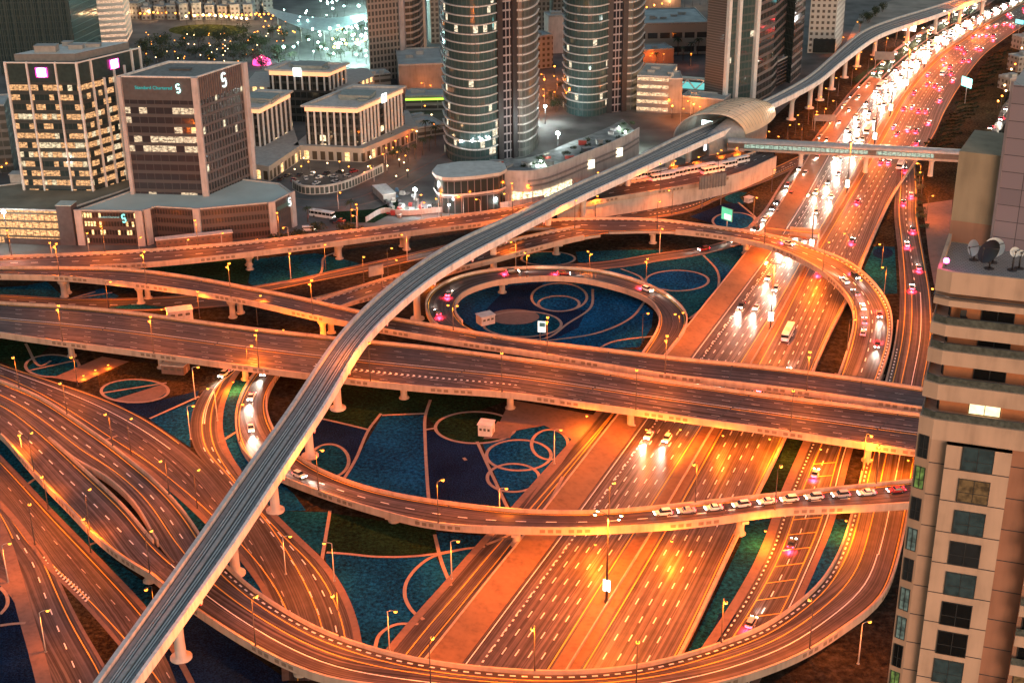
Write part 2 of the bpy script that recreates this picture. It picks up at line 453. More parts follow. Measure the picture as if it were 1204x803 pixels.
def groundroad(name, L, R, z=.08, marks=(), verge=(0, 0), asph=None, kerb=True, step=4.0, sm=3, vmat=None, zoff=0.0, objname='road'):
    A, B = ribs(L, R, z, step, sm, zoff); ROADS[name] = (A, B)
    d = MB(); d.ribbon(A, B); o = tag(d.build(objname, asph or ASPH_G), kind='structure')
    if marks:
        mm = MB(); mark(mm, A, B, marks)
        if mm.f: mm.build('road_marking', [WHITE, YELLOW, BLACKP, WORN], o)
    n = len(A)
    for line, other, w in ((A, B, verge[0]), (B, A, verge[1])):
        if not w: continue
        nv = sides(line); i = n // 2; out = 1 if (line[i] - other[i]).dot(nv[i]) > 0 else -1
        vm = MB(); far = [p + q * (w * out) for p, q in zip(line, nv)]; h = .14
        u = lambda P, dz: [Vector((p.x, p.y, p.z + dz)) for p in P]
        X = [u(line, -.05), u(line, h), u(far, h), u(far, -.25)]
        for a, b in zip(X, X[1:]):
            vm.ribbon(a, b) if out < 0 else vm.ribbon(b, a)
        vm.build('pavement', vmat or PAVE, o)
    return A, B, o

E0 = 1.0
# ---- Sheikh Zayed style main highway, two carriageways
HLl = [(440,917),(488,853),(541,783),(602,702),(652,636),(700,571),(755,496),(825,402),(903,298),(938,245),(966,195),(985,163),(1023,112),(1058,76),(1103,42),(1153,17),(1190,2),(1250,-22)]
HLr = [(556,935),(600,864),(647,789),(744,634),(810,529),(872,430),(914,362),(960,280),(1003,207),(1030,157),(1060,108),(1097,67),(1148,32),(1200,3),(1262,-24)]
lanes_l = [(('l', .9), 'white'), (('l', 4.2), 'dot', 0, .46)] + [(.20 + .155 * i, 'dash') for i in range(5)] + [(('r', .8), 'yellow')]
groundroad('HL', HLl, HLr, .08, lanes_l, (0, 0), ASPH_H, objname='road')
HRl = [(594,930),(636,860),(680,789),(774,633),(843,511),(910,393),(950,315),(981,262),(1020,196),(1040,160),(1068,110),(1103,70),(1153,35),(1204,5),(1266,-22)]
HRr = [(700,935),(745,858),(797,773),(866,629),(920,519),(970,402),(996,351),(1012,311),(1048,232),(1075,192),(1098,160),(1111,132),(1130,100),(1155,67),(1180,47),(1206,30),(1272,-5)]
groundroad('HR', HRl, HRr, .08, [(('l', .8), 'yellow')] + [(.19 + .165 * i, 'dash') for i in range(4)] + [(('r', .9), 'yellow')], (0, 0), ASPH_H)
# median strip between them
A, B = ROADS['HL'][1], ROADS['HR'][0]
n = min(len(A), len(B)); A2, B2 = resample(A, n), resample(B, n)
md = MB(); up = lambda P, dz: [Vector((p.x, p.y, p.z + dz)) for p in P]
md.ribbon(up(A2, .12), up(B2, .12)); md.ribbon(up(A2, -.1), up(A2, .12)); md.ribbon(up(B2, .12), up(B2, -.1))
tag(md.build('median', PAVE_O), kind='structure')
MEDIAN = [lerp(a, b, .5) for a, b in zip(A2, B2)]
bm_ = MB(); wall_strip(bm_, [p + Vector((0, 0, .1)) for p in [lerp(a, b, .62) for a, b in zip(A2, B2)]], 1, .35, 0, .9)
tag(bm_.build('crash_barrier', CONC), 'long low concrete crash barrier along the motorway median', 'barrier')
# sloped verge on the left of the highway + wall
A = ROADS['HL'][0]; i1 = int(len(A) * .62)
sl = MB(); ln = A[:i1]; nv = sides(ln)
sl.ribbon([p + q * 7.5 + Vector((0, 0, 1.5)) for p, q in zip(ln, nv)], up(ln, .10)); tag(sl.build('verge', PAVE_O), kind='structure')
wl = MB(); wall_strip(wl, [p + q * 7.5 for p, q in zip(ln, nv)], 1, .5, -.2, 1.7); tag(wl.build('retaining_wall', CONC), 'long low orange-lit wall beside the motorway and the blue beds', 'wall')
A = ROADS['HR'][1]; wl = MB(); ln = [p for p in A[:int(len(A) * .5)]]
wall_strip(wl, ln, -1, .8, -.05, 1.2); tag(wl.build('roadside_wall', CONC), 'straight concrete barrier between five lane carriageway and narrow planted strip', 'wall')

# ---- main crossing flyover: near carriageway (two halves) and far carriageway
F1u = [(-60,352),(0,358),(75,362),(150,369),(225,379),(301,389),(400,400),(450,405),(501,410),(602,423),(680,434),(753,446),(830,457),(903,467),(1000,479),(1083,490),(1140,497)]
F1l = [(-60,385),(0,393),(25,397),(100,407),(200,420),(301,434),(401,446.5),(501,457),(602,464),(680,475),(753,485),(830,496),(903,506),(1000,521),(1083,533),(1140,540)]
flyover('F1', F1u, F1l, 8.5, 'widest flyover crossing the motorway, seven lanes with white chevrons near its middle',
        [(('l', .8), 'yellow'), (.15, 'faint'), (.29, 'faint'), (.46, 'white'), (.52, 'yellow'), (.62, 'faint'), (.75, 'faint', 0, .45), (.78, 'faint', .45, 1), (.88, 'faint'), (('r', .8), 'yellow'), (.72, 'chevron', .42, .62, (1.0, .15)), (0, 'joint', 0, 1, 6, 11, -3)],
        [(65,410),(167,424),(277,440),(463,463),(585,478),(722,500),(1010,545)], depth=2.0)
F2u = [(-60,317.5),(30,316.5),(80,316.5),(150,318.5),(225,328),(301,342),(361,354),(421,368),(461,376),(520,386),(602,400),(702,412),(802,424),(903,434),(1003,447),(1083,459),(1140,467)]
F2l = [(-60,322),(0,325),(75,327),(175,337),(240,346),(301,357),(361,371),(421,383),(490,395),(552,405),(602,412),(693,427),(783,442),(843,449),(903,456),(1000,469),(1083,481),(1140,489)]
flyover('F2', F2u, F2l, 8.8, 'two lane flyover running behind the widest one, joined by the round loop',
        [(('l', .7), 'yellow'), (.5, 'faint', 0, .45), (.36, 'faint', .45, 1), (.67, 'faint', .45, 1), (('r', .7), 'yellow'), (0, 'joint', 0, 1, 5, 10, 0)],
        [(65,340),(150,349),(255,362),(370,382),(1010,470)], depth=2.0)
# ---- top-left flyover
T1u = [(-60,307),(0,304),(75,301),(150,297.5),(225,292),(301,285.5),(375,277),(451,268.5),(526,257),(602,246.5),(660,233),(720,219.5),(790,207),(860,190),(905,173)]
T1l = [(-60,315),(20,315.5),(80,315),(130,313.5),(175,311),(240,305),(301,298),(350,292),(401,285.5),(451,278.5),(501,272),(571,263),(640,251),(697,238),(800,221),(867,206),(912,186)]
flyover('T1', T1u, T1l, [(0, 6.5), (.45, 8), (.75, 8), (1, 7.5)], 'long flyover in front of the brown bank podium, passing under the rail viaduct',
        [(('l', .8), 'kerb'), (.5, 'dash'), (('r', .7), 'yellow')], [(150,318),(293,312),(404,300),(493,289)], rpar=(.155, 1), depth=2.0)
RLau = [(470,276),(540,268.5),(571,264.5),(602,263.5),(632,261.5),(690,258.5),(722,258)]
RLal = [(470,279),(540,275.5),(571,273.5),(602,271.5),(640,269),(690,266),(722,264)]
# ---- big loop over the highway
RLu = [(571,266),(600,263.5),(632,261.5),(690,258.5),(752,259),(790,261.5),(827,266.5),(865,271.5),(903,277.5),(935,286),(965,296.5),(990,306),(1008,317),(1025,332),(1038,349),(1046,366),(1048,384),(1046,404),(1033,447),(1012,490)]
RLl = [(571,272.5),(600,270),(640,267),(690,272),(722,273),(752,271.5),(790,272),(827,275.5),(865,281.5),(903,289.5),(930,300),(953,311.5),(975,326),(993,344),(1002,357),(1005,370),(1003,391),(988,440),(966,490)]
flyover('RL', RLu, RLl, [(0, 7.5), (.3, 7.5), (.62, 7), (.86, 3.0), (1, .3)], 'big curved loop flyover sweeping over the motorway in front of the metro station',
        [(('l', .6), 'kerb'), (('l', 1.3), 'yellow', .3, 1), (.5, 'dash'), (('r', .9), 'yellow')], [(765,280),(864,292),(1000,355)], girder=(0, .95), depth=1.9, twin=False, rpar=(.3, 1))
RLbu = [(373,354.5),(410,343.5),(448,331),(500,316),(552,301.5),(602,284),(640,275.5),(677,268.5),(716,264.5)]
RLbl = [(400,362),(425,353),(460,342.5),(500,330),(537,317),(587,304.5),(612,297),(640,290),(677,280.5),(716,274.5)]
flyover('RLb', RLbu, RLbl, [(0, .3), (.2, 1.5), (.55, 6.8), (1, 7.45)], 'curved slip ramp rising beneath the rail viaduct to join the big loop',
        [(('l', .6), 'kerb'), (.5, 'dash'), (('r', .7), 'yellow')], [(668,293)], depth=1.9, twin=False, rpar=(0, .93), lpar=(0, .93), girder=(.42, .97))
# ---- small loop around the round garden
ILo = [(557,397),(518,387),(507,377),(501,362),(503,350),(511,341),(538,327),(570,320),(602,316.8),(635,315.5),(664,316.5),(690,318),(714,321.5),(745,330),(764,337.5),(785,348),(797,358.5),(806,368),(808,377),(804,389),(789,410),(765,440),(738,472)]
ILi = [(590,399),(556,388.5),(541,379),(534,370),(534,360),(538,350),(548,343),(561,338),(580,332.5),(602,329.5),(640,327),(677,328),(705,333),(727,339),(745,344.5),(762,352),(772,361),(777,371),(775,387),(762,409),(742,436),(718,472)]
flyover('IL', ILo, ILi, [(0, 8.85), (.1, 8.5), (.4, 6.5), (.72, 2.6), (1, .15)], 'small round loop ramp with red tail lights circling the blue garden',
        [(('l', .7), 'yellow'), (('r', .7), 'yellow')], [(600,345)], depth=1.7, twin=False, lpar=(.07, .88), rpar=(.1, .88), girder=(.06, .6), asph=ASPH_G, relief=False)
# ---- middle curve
RMu = [(345,420),(323,446),(313,465),(312,483),(318,502),(330,521),(348,538),(372,553),(401,565.5),(430,575.5),(461,583),(493,589),(526,593.5),(564,598.5),(602,602.5),(658,604.5),(714,604),(777,598),(840,591.5),(903,584.5),(953,579.5),(1003,574.5),(1076,567),(1140,560)]
RMl = [(318,420),(300,440),(288,459),(280,478),(278,497),(282,520),(294,541),(312,554),(338,565),(376,579.5),(426,596),(456,604.5),(483,612),(511,617.5),(555,621),(602,622.5),(658,623.5),(714,622.5),(770,619),(827,614),(865,608.5),(903,602.5),(960,599),(1003,597.5),(1076,593),(1140,588)]
flyover('RM', RMu, RMl, [(0, .5), (.12, 1.2), (.3, 5), (.45, 7.3), (.65, 7.8), (1, 7.8)], 'curved flyover across the middle of the picture with cars queuing at its right end',
        [(('l', .7), 'yellow'), (.5, 'dash', .1, .9), (('r', .7), 'yellow'), (0, 'joint', 0, 1, 5, 10, 0)], [(451,620),(611,636),(880,622)], depth=1.9, twin=False, girder=(.12, 1))
# ---- front ring
RBo = [(1076,190),(1079,225),(1079,255),(1088,308),(1095,351),(1096,400),(1086,457),(1078,530),(1066,604),(1056,652),(1040,699),(1022,718),(1003,731),(953,765),(903,787),(852,803),(800,813),(752,819),(677,824),(602,823),(550,819),(500,813),(440,807),(388,800),(351,787),(301,762),(268,742),(236,721),(205,699),(178,676)]
RBi = [(1056,190),(1053,225),(1051,250),(1055,290),(1058,345),(1054,400),(1040,460),(1020,535),(1003,604),(990,647),(965,689),(935,715),(903,737.5),(866,753),(827,767),(790,778),(752,786),(715,791),(677,793),(640,793.5),(602,791.5),(550,787),(501,780.5),(462,772.5),(426,762),(376,744),(338,723),(301,699),(268,671),(240,641)]
flyover('RB', RBo, RBi, [(0, .12), (.30, .12), (.42, 1.5), (.56, 6.5), (.7, 8), (.9, 8), (1, 7.2)], 'wide front ring flyover curving along the bottom edge under the rail viaduct',
        [(('l', .8), 'yellow'), (.34, 'white', .3, .62), (.36, 'white', .62, 1), (.62, 'yellow', .3, 1), (.5, 'dash', 0, .3), (('r', .9), 'kerb', .4, 1), (('r', 2.2), 'yellow')],
        [(982,742),(905,790),(330,780)], depth=2.1, lpar=(.33, 1), rpar=(.36, 1), girder=(.4, 1), twin=False)
L2u = [(-60,428),(0,450),(45,468.5),(75,487.5),(105,508),(135,529.5),(155,546),(175,562),(212,599.5),(240,641)]
L2l = [(-60,452),(0,473),(45,505),(95,546),(110,552),(140,573),(165,600),(186,638),(206,661)]
flyover('L2', L2u, L2l, [(0, 6), (.5, 6.6), (1, 7.2)], 'upper branch of the split road at left, beside the triangular opening',
        [(('l', .8), 'yellow'), (.4, 'dash'), (.62, 'yellow'), ], [(160,580)], depth=2.0, rpar=(.43, .93), twin=False, relief=False)
L3u = [(-60,452.5),(0,474),(45,506),(90,546.5),(108,563),(150,603),(180,640),(205,662)]
L3l = [(-60,480),(0,510),(20,532),(37,552),(60,577),(85,602),(107,626),(140,654),(178,676.5)]
flyover('L3', L3u, L3l, [(0, 5.9), (.5, 6.5), (1, 7.15)], 'lower branch of the split road at left with streaked asphalt',
        [(('l', 1.0), 'yellow'), (.45, 'dash'), (('r', .9), 'yellow')], [(52,570),(185,694)], depth=2.0, lpar=(.43, .93), twin=False)

# ---- ground-level roads
G3l = [(744,438),(704,490),(655,546),(607,600),(576,634),(550,663),(526,692),(495,726),(463,765),(430,805)]
G3r = [(766,438),(721,500),(680,552),(638,604),(603,652),(575,686),(549,719),(506,772),(478,808)]
groundroad('G3', G3l, G3r, .08, [(('l', 3.4), 'yellow'), (('r', 2.6), 'yellow')], (2.0, 0))
RRl = [(990,440),(970,482),(953,522),(940,552),(928,580),(903,652),(868,716),(837,763),(800,820)]
RRr = [(1035,440),(1016,482),(998,522),(986,566),(975,610),(953,664),(930,715),(905,762),(880,808)]
groundroad('RR', RRl, RRr, .09, [(('l', 1.0), 'dot'), (('l', 3.6), 'yellow'), (.5, 'dash'), (('r', 2.2), 'yellow'), (('r', .6), 'white'), (('l', 3.6), 'ladder', .38, 1)], (2.4, 1.6))
L1u = [(-60,402),(0,427.5),(62,447.5),(125,469.5),(175,494),(228,532),(250,553),(268,574),(300,613),(325,655),(348,700),(362,740),(368,800)]
L1l = [(-60,424),(0,443.5),(45,465),(82,488),(120,514),(175,550.5),(200,571),(225,592),(262,628),(290,658),(312,688),(326,714),(336,745),(340,800)]
groundroad('L1', L1u, L1l, .09, [(('l', .9), 'yellow', 0, .5), (.3, 'white', 0, .5), (.5, 'faint'), (.7, 'faint'), (('r', 2.0), 'yellow')], (0, 1.6))
G4l = [(300,403),(275,430),(262,441),(248,448),(235,465),(226,482),(223,502),(229,531),(250,552.5),(268,573.5),(300,612.5),(325,654.5),(348,699.5),(362,739.5),(368,800)]
G4r = [(330,403),(290,423),(272,442),(263,460),(257,478),(255,509),(265,537),(282,562),(313,602),(333,622),(351,640),(378,665),(401,702),(413,734),(418,765),(420,800)]
groundroad('G4', G4l, G4r, .07, [(('l', 3.6), 'yellow'), (.47, 'white', 0, .32), (.54, 'white', 0, .32), (.35, 'dash', .4, 1), (.65, 'dash', .4, 1), (('r', 2.0), 'yellow')], (0, 1.8))
L4r = [(-60,482),(0,541.5),(28,571),(57,602),(100,646),(150,698),(178,730),(215,790),(238,840)]
L4l = [(-60,545),(-10,583),(15,607),(40,640),(57,664.5),(80,687),(107,714.5),(142,754.5),(180,803),(205,842)]
groundroad('L4', L4r, L4l, .10, [(('l', 1.4), 'yellow'), (.45, 'faint'), (('r', 1.5), 'yellow'), (('r', .4), 'chevron', .46, .66, (.5, 1.7))], (1.4, 1.0))
L5r = [(-60,545.5),(-10,583.5),(15,607.5),(40,640.5),(50,648),(68,687),(87,727),(104,757),(122,787),(134,815)]
L5l = [(-60,560),(-12,588),(0,607),(15,640),(30,690),(40,725),(52,765),(62,803),(70,832)]
groundroad('L5', L5r, L5l, .08, [(('l', 1.2), 'yellow'), (.5, 'dash', .4, 1), (('r', 1.0), 'yellow', 0, .4)], (.8, 3.5))
S1u = [(-60,640),(-20,645),(0,650),(18,655),(30,668)]; S1l = [(-60,668),(-20,672),(0,676),(18,690),(34,720)]
groundroad('S1', S1u, S1l, .06, [], (0, 2.0))
T2u = [(345,354),(371,349),(425,334),(480,319.5),(520,308),(571,294),(602,285),(650,271),(690,258),(740,246.5),(777,239.5),(812,232),(852,218.5),(903,200),(940,183)]
T2l = [(352,361),(373,354),(430,341),(485,329),(525,317),(571,303),(612,291),(660,278),(700,268),(740,259),(777,255),(812,247.5),(852,229.5),(903,211),(947,190)]
groundroad('T2', T2u, T2l, .08, [(('l', 1), 'yellow'), (.4, 'dash'), (.7, 'dot', .6, 1), (('r', 1), 'yellow')], (0, 1.2))
T4u = [(290,339),(310,336),(350,329),(400,317.5),(480,300),(530,288),(571,279)]; T4l = [(296,345),(325,341),(370,331.5),(430,320),(480,308.5),(530,297),(575,285)]
groundroad('T4', T4u, T4l, .10, [(('l', .8), 'yellow'), (('r', .8), 'yellow')], (1.0, 0))
S2u = [(-60,346.5),(0,347.5),(75,352),(150,352),(225,348),(262,345)]; S2l = [(-60,356),(0,357),(75,363.5),(150,364.5),(225,362),(285,357)]
groundroad('S2', S2u, S2l, .08, [(('l', .8), 'yellow'), (.5, 'dash')], (1, 1))
T8u = [(560,322),(643,313),(712,309),(768,299.5),(800,295.5),(847,287),(875,275),(890,262),(910,235)]; T8l = [(560,327),(640,319),(693,316.5),(740,312),(768,307),(817,300),(850,292),(890,277),(915,248)]
groundroad('T8', T8u, T8l, .12, [], (.8, 1.2))
SRl = [(868,285),(880,269),(899,250),(920,217),(941,189),(958,165),(980,136),(1000,110),(1036,74),(1080,40),(1125,14),(1165,-10)]; SRr = [(888,287),(899,271),(911,260),(935,233),(950,211),(967,188),(978,165),(1000,136),(1018,112),(1052,76),(1097,42),(1142,17),(1184,-10)]
groundroad('SR', SRl, SRr, .11, [(.5, 'dash')], (1, 1))
S5l = [(640,228),(700,220),(760,208),(820,195),(861,180),(884,160),(905,140),(935,118),(975,96),(1010,72),(1060,40)]
S5r = [(650,233),(700,229),(760,216),(825,204),(880,186),(910,168),(940,142),(975,118),(1008,98),(1030,78),(1072,42)]
# side street by the construction site, lit cool
S6u = [(300,222),(340,233),(385,237),(420,234),(455,219),(485,203),(505,193),(530,178)]; S6l = [(300,230),(345,243),(390,244),(430,240),(465,226),(497,208),(520,195),(545,182)]
groundroad('S6', S6u, S6l, .08, [(.5, 'dash')], (1, 1))
# ------------------------------------------------------------------ planted beds and paths
BLUE = bed_mat('bed_blue', (.003, .056, .145), (.002, .022, .062), (.05, .10, .08), .72)
TEAL = bed_mat('bed_teal', (.003, .052, .090), (.002, .020, .040), (.01, .10, .12), .72)
NAVY = bed_mat('bed_navy', (.005, .018, .055), (.003, .008, .026), (.01, .03, .06), .75, 2.2)
GREEN = bed_mat('bed_green', (.008, .026, .012), (.004, .012, .006), (.02, .10, .07), .72)
BROWN = bed_mat('bed_brown', (.042, .029, .014), (.02, .013, .007), (.08, .05, .02), .7)
PATHM = concrete('path_concrete', (.27, .21, .17))
def bed(px, mat, kind='flower_bed', z=.03, round_=False):
    P = [at(p[0], p[1], z) for p in px]
    if round_: P = spline(P, closed=True)
    g = MB()
    from mathutils.geometry import tessellate_polygon
    for t in tessellate_polygon([P]):
        q = [P[i] for i in t]
        if (q[1] - q[0]).cross(q[2] - q[0]).z < 0: q.reverse()
        g.face(q)
    return tag(g.build(kind, mat), kind='stuff')
def ell(x0, x1, y0, y1, n=24, ph=0.0):
    return [((x0 + x1) / 2 + (x1 - x0) / 2 * math.cos(2 * math.pi * i / n + ph), (y0 + y1) / 2 + (y1 - y0) / 2 * math.sin(2 * math.pi * i / n + ph)) for i in range(n)]
ZB = [0.020]
def B_(px, mat, r=False):
    ZB[0] += .0025; return bed(px, mat, z=ZB[0], round_=r)
# under / around the middle curve
B_([(449,489),(499,488),(500,507),(500,530),(505,600),(460,590),(400,570),(425,530)], BLUE)
B_([(500,506),(558,513),(575,550),(600,606),(560,604),(505,600)], NAVY)
B_([(364,490),(433,506),(418,540),(401,570),(376,560),(345,540),(330,520)], NAVY)
B_([(440,440),(600,455),(600,470),(512,500),(499,487),(449,488),(433,505),(364,489),(385,450)], GREEN)
B_([(567,520),(590,512),(612,505),(640,499),(665,504),(672,515),(652,540),(604,602),(585,565)], BLUE)
B_(ell(512, 606, 484, 521), GREEN)
B_(ell(364, 410, 522, 561), TEAL)
B_([(382,651),(410,652),(440,654),(480,654),(511,651),(520,670),(532,685),(463,765),(417,756),(401,706),(386,680)], BLUE)
B_([(384,648),(388,603),(451,612),(511,622),(516,648),(480,652),(440,653),(410,651)], GREEN)
B_([(316,600),(386,602),(378,652),(345,634)], TEAL)
B_([(516,648),(513,625),(574,630),(530,683),(522,668)], BLUE)
B_([(440,765),(463,765),(470,735),(495,726),(440,800)], BLUE)
# inside the small loop
B_([(536,372),(538,358),(548,347),(575,336),(602,332),(640,331),(677,333),(715,339),(752,352),(768,366),(766,385),(752,408),(700,410),(640,402),(590,396),(556,386)], BLUE)
B_([(600,336),(640,332),(625,345),(640,360),(690,365),(680,385),(650,400),(600,397),(560,380),(575,360),(590,345)], NAVY)
B_(ell(625, 690, 333, 366), BLUE); B_(ell(633, 681, 348, 366), BLUE)
B_(ell(568, 660, 366, 396), TEAL); B_(ell(575, 634, 363.5, 381.5), PAVE)
# right of the small loop
B_([(705,318),(745,311),(800,300),(850,294),(900,282),(895,300),(812,404),(792,412),(808,392),(812,376),(800,355),(770,337),(735,323)], TEAL)
B_([(815,404),(845,360),(850,330),(835,305),(890,290),(897,300),(826,400)], BLUE)
B_(ell(759, 833, 318, 342), BLUE); B_(ell(845, 890, 292, 313), TEAL)
B_([(690,318),(725,318),(752,328),(762,334),(745,330),(714,321)], BLUE)
B_([(677,296),(730,294),(780,294),(775,299),(720,306),(680,309)], TEAL); B_(ell(613, 676, 296, 312), TEAL)
B_([(811,255),(850,240),(868,238),(890,258),(879,268),(850,266)], NAVY); B_(ell(838, 888, 250, 270), BLUE); B_(ell(852, 892, 226, 240), TEAL)
B_([(560,392),(600,398),(690,408),(760,412),(790,416),(700,415)], TEAL)
# left, behind the flyovers
B_([(292,333),(295,305),(345,300),(370,298),(382,300),(420,309),(425,313),(372,325),(345,330),(300,337)], TEAL)
B_([(368,325),(350,315),(358,305),(382,302),(385,309)], BLUE)
B_([(-40,344),(0,338),(30,336),(55,331),(78,352),(40,349),(0,347)], TEAL); B_([(80,351),(120,339),(140,348),(136,351)], BLUE); B_([(125,362),(160,357),(195,361),(180,365)], TEAL)
B_([(150,310),(300,302),(290,335),(230,325),(160,318)], GREEN)
# left middle
B_([(110,420),(160,425),(275,437),(262,445),(235,462),(135,470),(118,460)], BROWN)
B_(ell(30, 93, 417, 443), TEAL)
B_([(-40,395),(0,398),(60,404),(40,425),(28,437),(0,424),(-40,405)], GREEN)
B_([(135,472),(175,474),(234,459),(229,478),(176,492),(150,482)], NAVY); B_([(176,493),(229,472),(223,500),(224,526)], BLUE); B_(ell(119, 198, 446, 473), TEAL); B_([(133,470),(190,452),(198,460),(180,472),(150,474)], PAVE)
B_([(48,469),(90,492),(120,516),(175,552),(225,594),(262,632),(240,640),(212,599),(175,561),(135,528),(105,507),(75,486)], TEAL)
B_([(262,470),(275,447),(297,447),(283,470),(277,497),(281,520),(292,540),(322,560),(345,580),(360,600),(320,600),(282,558),(265,532),(258,509)], BLUE)
B_([(-40,505),(0,515),(20,536),(37,556),(60,582),(85,607),(110,634),(140,662),(178,690),(176,728),(150,696),(100,644),(57,600),(28,570),(0,540),(-40,500)], TEAL)
B_([(-40,690),(0,688),(25,715),(22,732),(0,735),(-40,740)], NAVY); B_([(-40,742),(0,735),(26,733),(60,815),(-40,830)], NAVY)
B_([(58,668),(80,690),(107,718),(142,758),(170,800),(140,806),(122,780),(104,750),(87,722),(68,682)], BROWN, False)
B_([(205,700),(236,726),(300,772),(340,800),(300,830),(220,830),(190,760)], NAVY)
B_([(290,660),(308,690),(325,716),(335,740),(300,720),(270,690),(262,640)], BLUE)
# right
B_([(738,500),(722,502),(680,554),(638,606),(603,654),(575,688),(549,721),(512,772),(520,780),(535,765),(596,684),(640,625),(690,558)], TEAL)
B_([(880,606),(906,606),(898,650),(866,714),(835,762),(806,772),(870,640)], TEAL); B_([(830,762),(846,720),(866,722),(836,768)], NAVY)
B_([(960,437),(988,441),(968,484),(940,535),(926,580),(880,606),(925,520)], GREEN)
B_([(1000,610),(980,610),(958,665),(938,710),(963,688),(988,648)], BLUE)
B_([(1049,246),(1052,290),(1055,345),(1038,346),(1024,330),(1016,316),(1030,285)], TEAL); B_(ell(1026, 1050, 291, 304), NAVY); B_([(1049,246),(1052,290),(1026,290),(1035,268)], BROWN)
B_([(1082,200),(1104,165),(1133,110),(1165,66),(1196,45),(1240,20),(1260,60),(1215,75),(1185,110),(1160,170),(1120,235),(1090,240)], BROWN)
B_([(1120,235),(1085,240),(1092,300),(1100,345),(1112,345)], PAVE)
B_([(905,245),(925,212),(940,196),(905,212),(880,226),(870,232),(890,255)], BROWN)
B_([(1000,95),(1040,68),(1090,38),(1140,10),(1150,14),(1100,44),(1056,76),(1022,104)], GREEN)
# paths
ZP = [0.14]
def path(px, w=1.5, closed=False):
    ZP[0] += .002
    P = [at(p[0], p[1], ZP[0]) for p in px]; P = spline(P, closed=closed)
    if closed: P = P + [P[0], P[1]]
    g = MB(); stripe(g, P, w); return tag(g.build('path', PATHM), kind='structure')
for e in ((625,690,333,366),(633,681,348,366),(568,660,366,396),(759,833,318,342),(512,606,484,521),(364,410,522,561),(30,93,417,443),(119,198,446,473),(572,648,517,553),(613,676,296,312),(838,888,250,270),(573,634,545,578),(625,668,505,540),(560,640,500,560)):
    if e == (560,640,500,560): continue
    path(ell(*e, n=14), 1.0, True)
for p in ([(448,486),(433,506),(418,540),(401,568)], [(449,488),(475,487),(499,486)], [(506,470),(500,490),(500,520),(502,560),(505,598)], [(561,519),(575,550),(600,604)], [(364,489),(400,497),(433,505)], [(500,505),(513,503)],
          [(388,600),(384,625),(378,660)], [(384,649),(410,651),(440,654),(480,654),(511,651),(540,646),(570,642)], [(511,628),(519,660),(530,688)], [(540,646),(505,656),(480,680),(476,700),(485,718),(498,728)], [(492,733),(465,734),(447,745),(440,765)], [(572,640),(600,628),(640,598),(662,560)],
          [(600,397),(640,398),(668,380),(694,362),(697,340)], [(640,401),(700,392),(740,375),(760,352)], [(730,316),(752,325),(762,336),(790,342)], [(827,300),(843,318),(845,335),(838,352),(810,375)], [(868,238),(890,258),(890,262)],
          [(30,404),(48,430),(60,424)], [(32,436),(92,423)], [(120,462),(196,450)], [(176,492),(234,466)], [(258,520),(282,505)], [(300,337),(372,325),(382,302),(398,296)], [(112,343),(80,352)],[(80,352),(132,344)],
          [(548,541),(545,538)], [(690,420),(720,402),(770,395)], [(0,690),(8,700),(8,712),(0,722)], [(0,735),(15,733),(30,732)], [(690,545),(706,552)], [(122,518),(138,512)],[(28,572),(42,562)],[(105,640),(130,632)]):
    path(p, .95)
B_([(62,444),(120,419),(152,425),(95,450)], PAVE)
# paved patches near ground
B_([(600,470),(700,488),(660,545),(612,602),(640,560),(672,516),(640,500),(612,505),(580,512)], PAVE); B_([(585,495),(604,500),(600,515),(568,516)], PAVE)
# industrial ground: city plots behind
CITY = plain('city_paving', (.095, .092, .088), .8, var=.4, scale=.06)
SAND = plain('sandy_lot', (.26, .23, .19), .9, var=.25, scale=.08)
B_([(-60,-12),(1260,-40),(1200,-5),(1130,5),(1050,30),(1000,70),(930,120),(880,165),(800,205),(720,216),(640,230),(560,250),(450,266),(300,283),(150,295),(-60,304)], CITY)
B_([(990,60),(1010,20),(1050,0),(1130,0),(1090,14),(1053,24),(1015,38),(992,55)], SAND)
B_([(383,250),(440,246),(470,234),(466,248),(440,262),(405,262)], GREEN); B_([(310,250),(350,246),(372,262),(352,280),(318,290)], plain('lot_paving', (.12, .12, .115), .8))
# ------------------------------------------------------------------ elevated metro line
ML = [(76,855),(113,803),(173,719),(212,664),(241,623),(288,555),(341,481),(394,401),(426,366),(451,343.5),(476,323.5),(513.5,298),(551,278),(602,256),(664.5,224),(722,199),(777,172.5),(802,160),(830,148),(870,132),(897,121),(925,107),(953,90),(975,71),(993,55),(1015.5,37.5),(1053,23),(1090,12),(1135,-2),(1190,-18)]
MR = [(128,855),(165,803),(233,708),(276,646),(339,549),(389,473),(430,404),(456,376),(486,349),(508.5,331),(551,304),(602,277),(677,238),(754,202),(764,197),(809,177),(835,165),(872,148),(902,129),(930,115.5),(965.5,96),(984,80),(1003,65),(1033,44),(1078,28),(1115,15),(1150,1),(1200,-14)]
MZ = 15.0
A, B = ribs(ML, MR, MZ, 4.0, 14)
A, B = [p + (q - p).normalized() * 1.2 for p, q in zip(A, B)], [q + (p - q).normalized() * 1.2 for p, q in zip(A, B)]
ROADS['M'] = (A, B)
TRACKBED = asphalt('track_bed', (.075, .075, .075), .5, .8); CHROME = plain('rail_steel', (.5, .5, .5), .4, .2)
GREYW = concrete('viaduct_grey', (.34, .34, .335))
mroot = empty('metro_viaduct'); tag(mroot, 'elevated metro viaduct with pale walls sweeping diagonally over all the flyovers', 'viaduct')
d = MB(); d.ribbon(A, B); d.build('track_bed', TRACKBED, mroot)
g = MB(); dn = lambda P, z: [Vector((p.x, p.y, p.z + z)) for p in P]
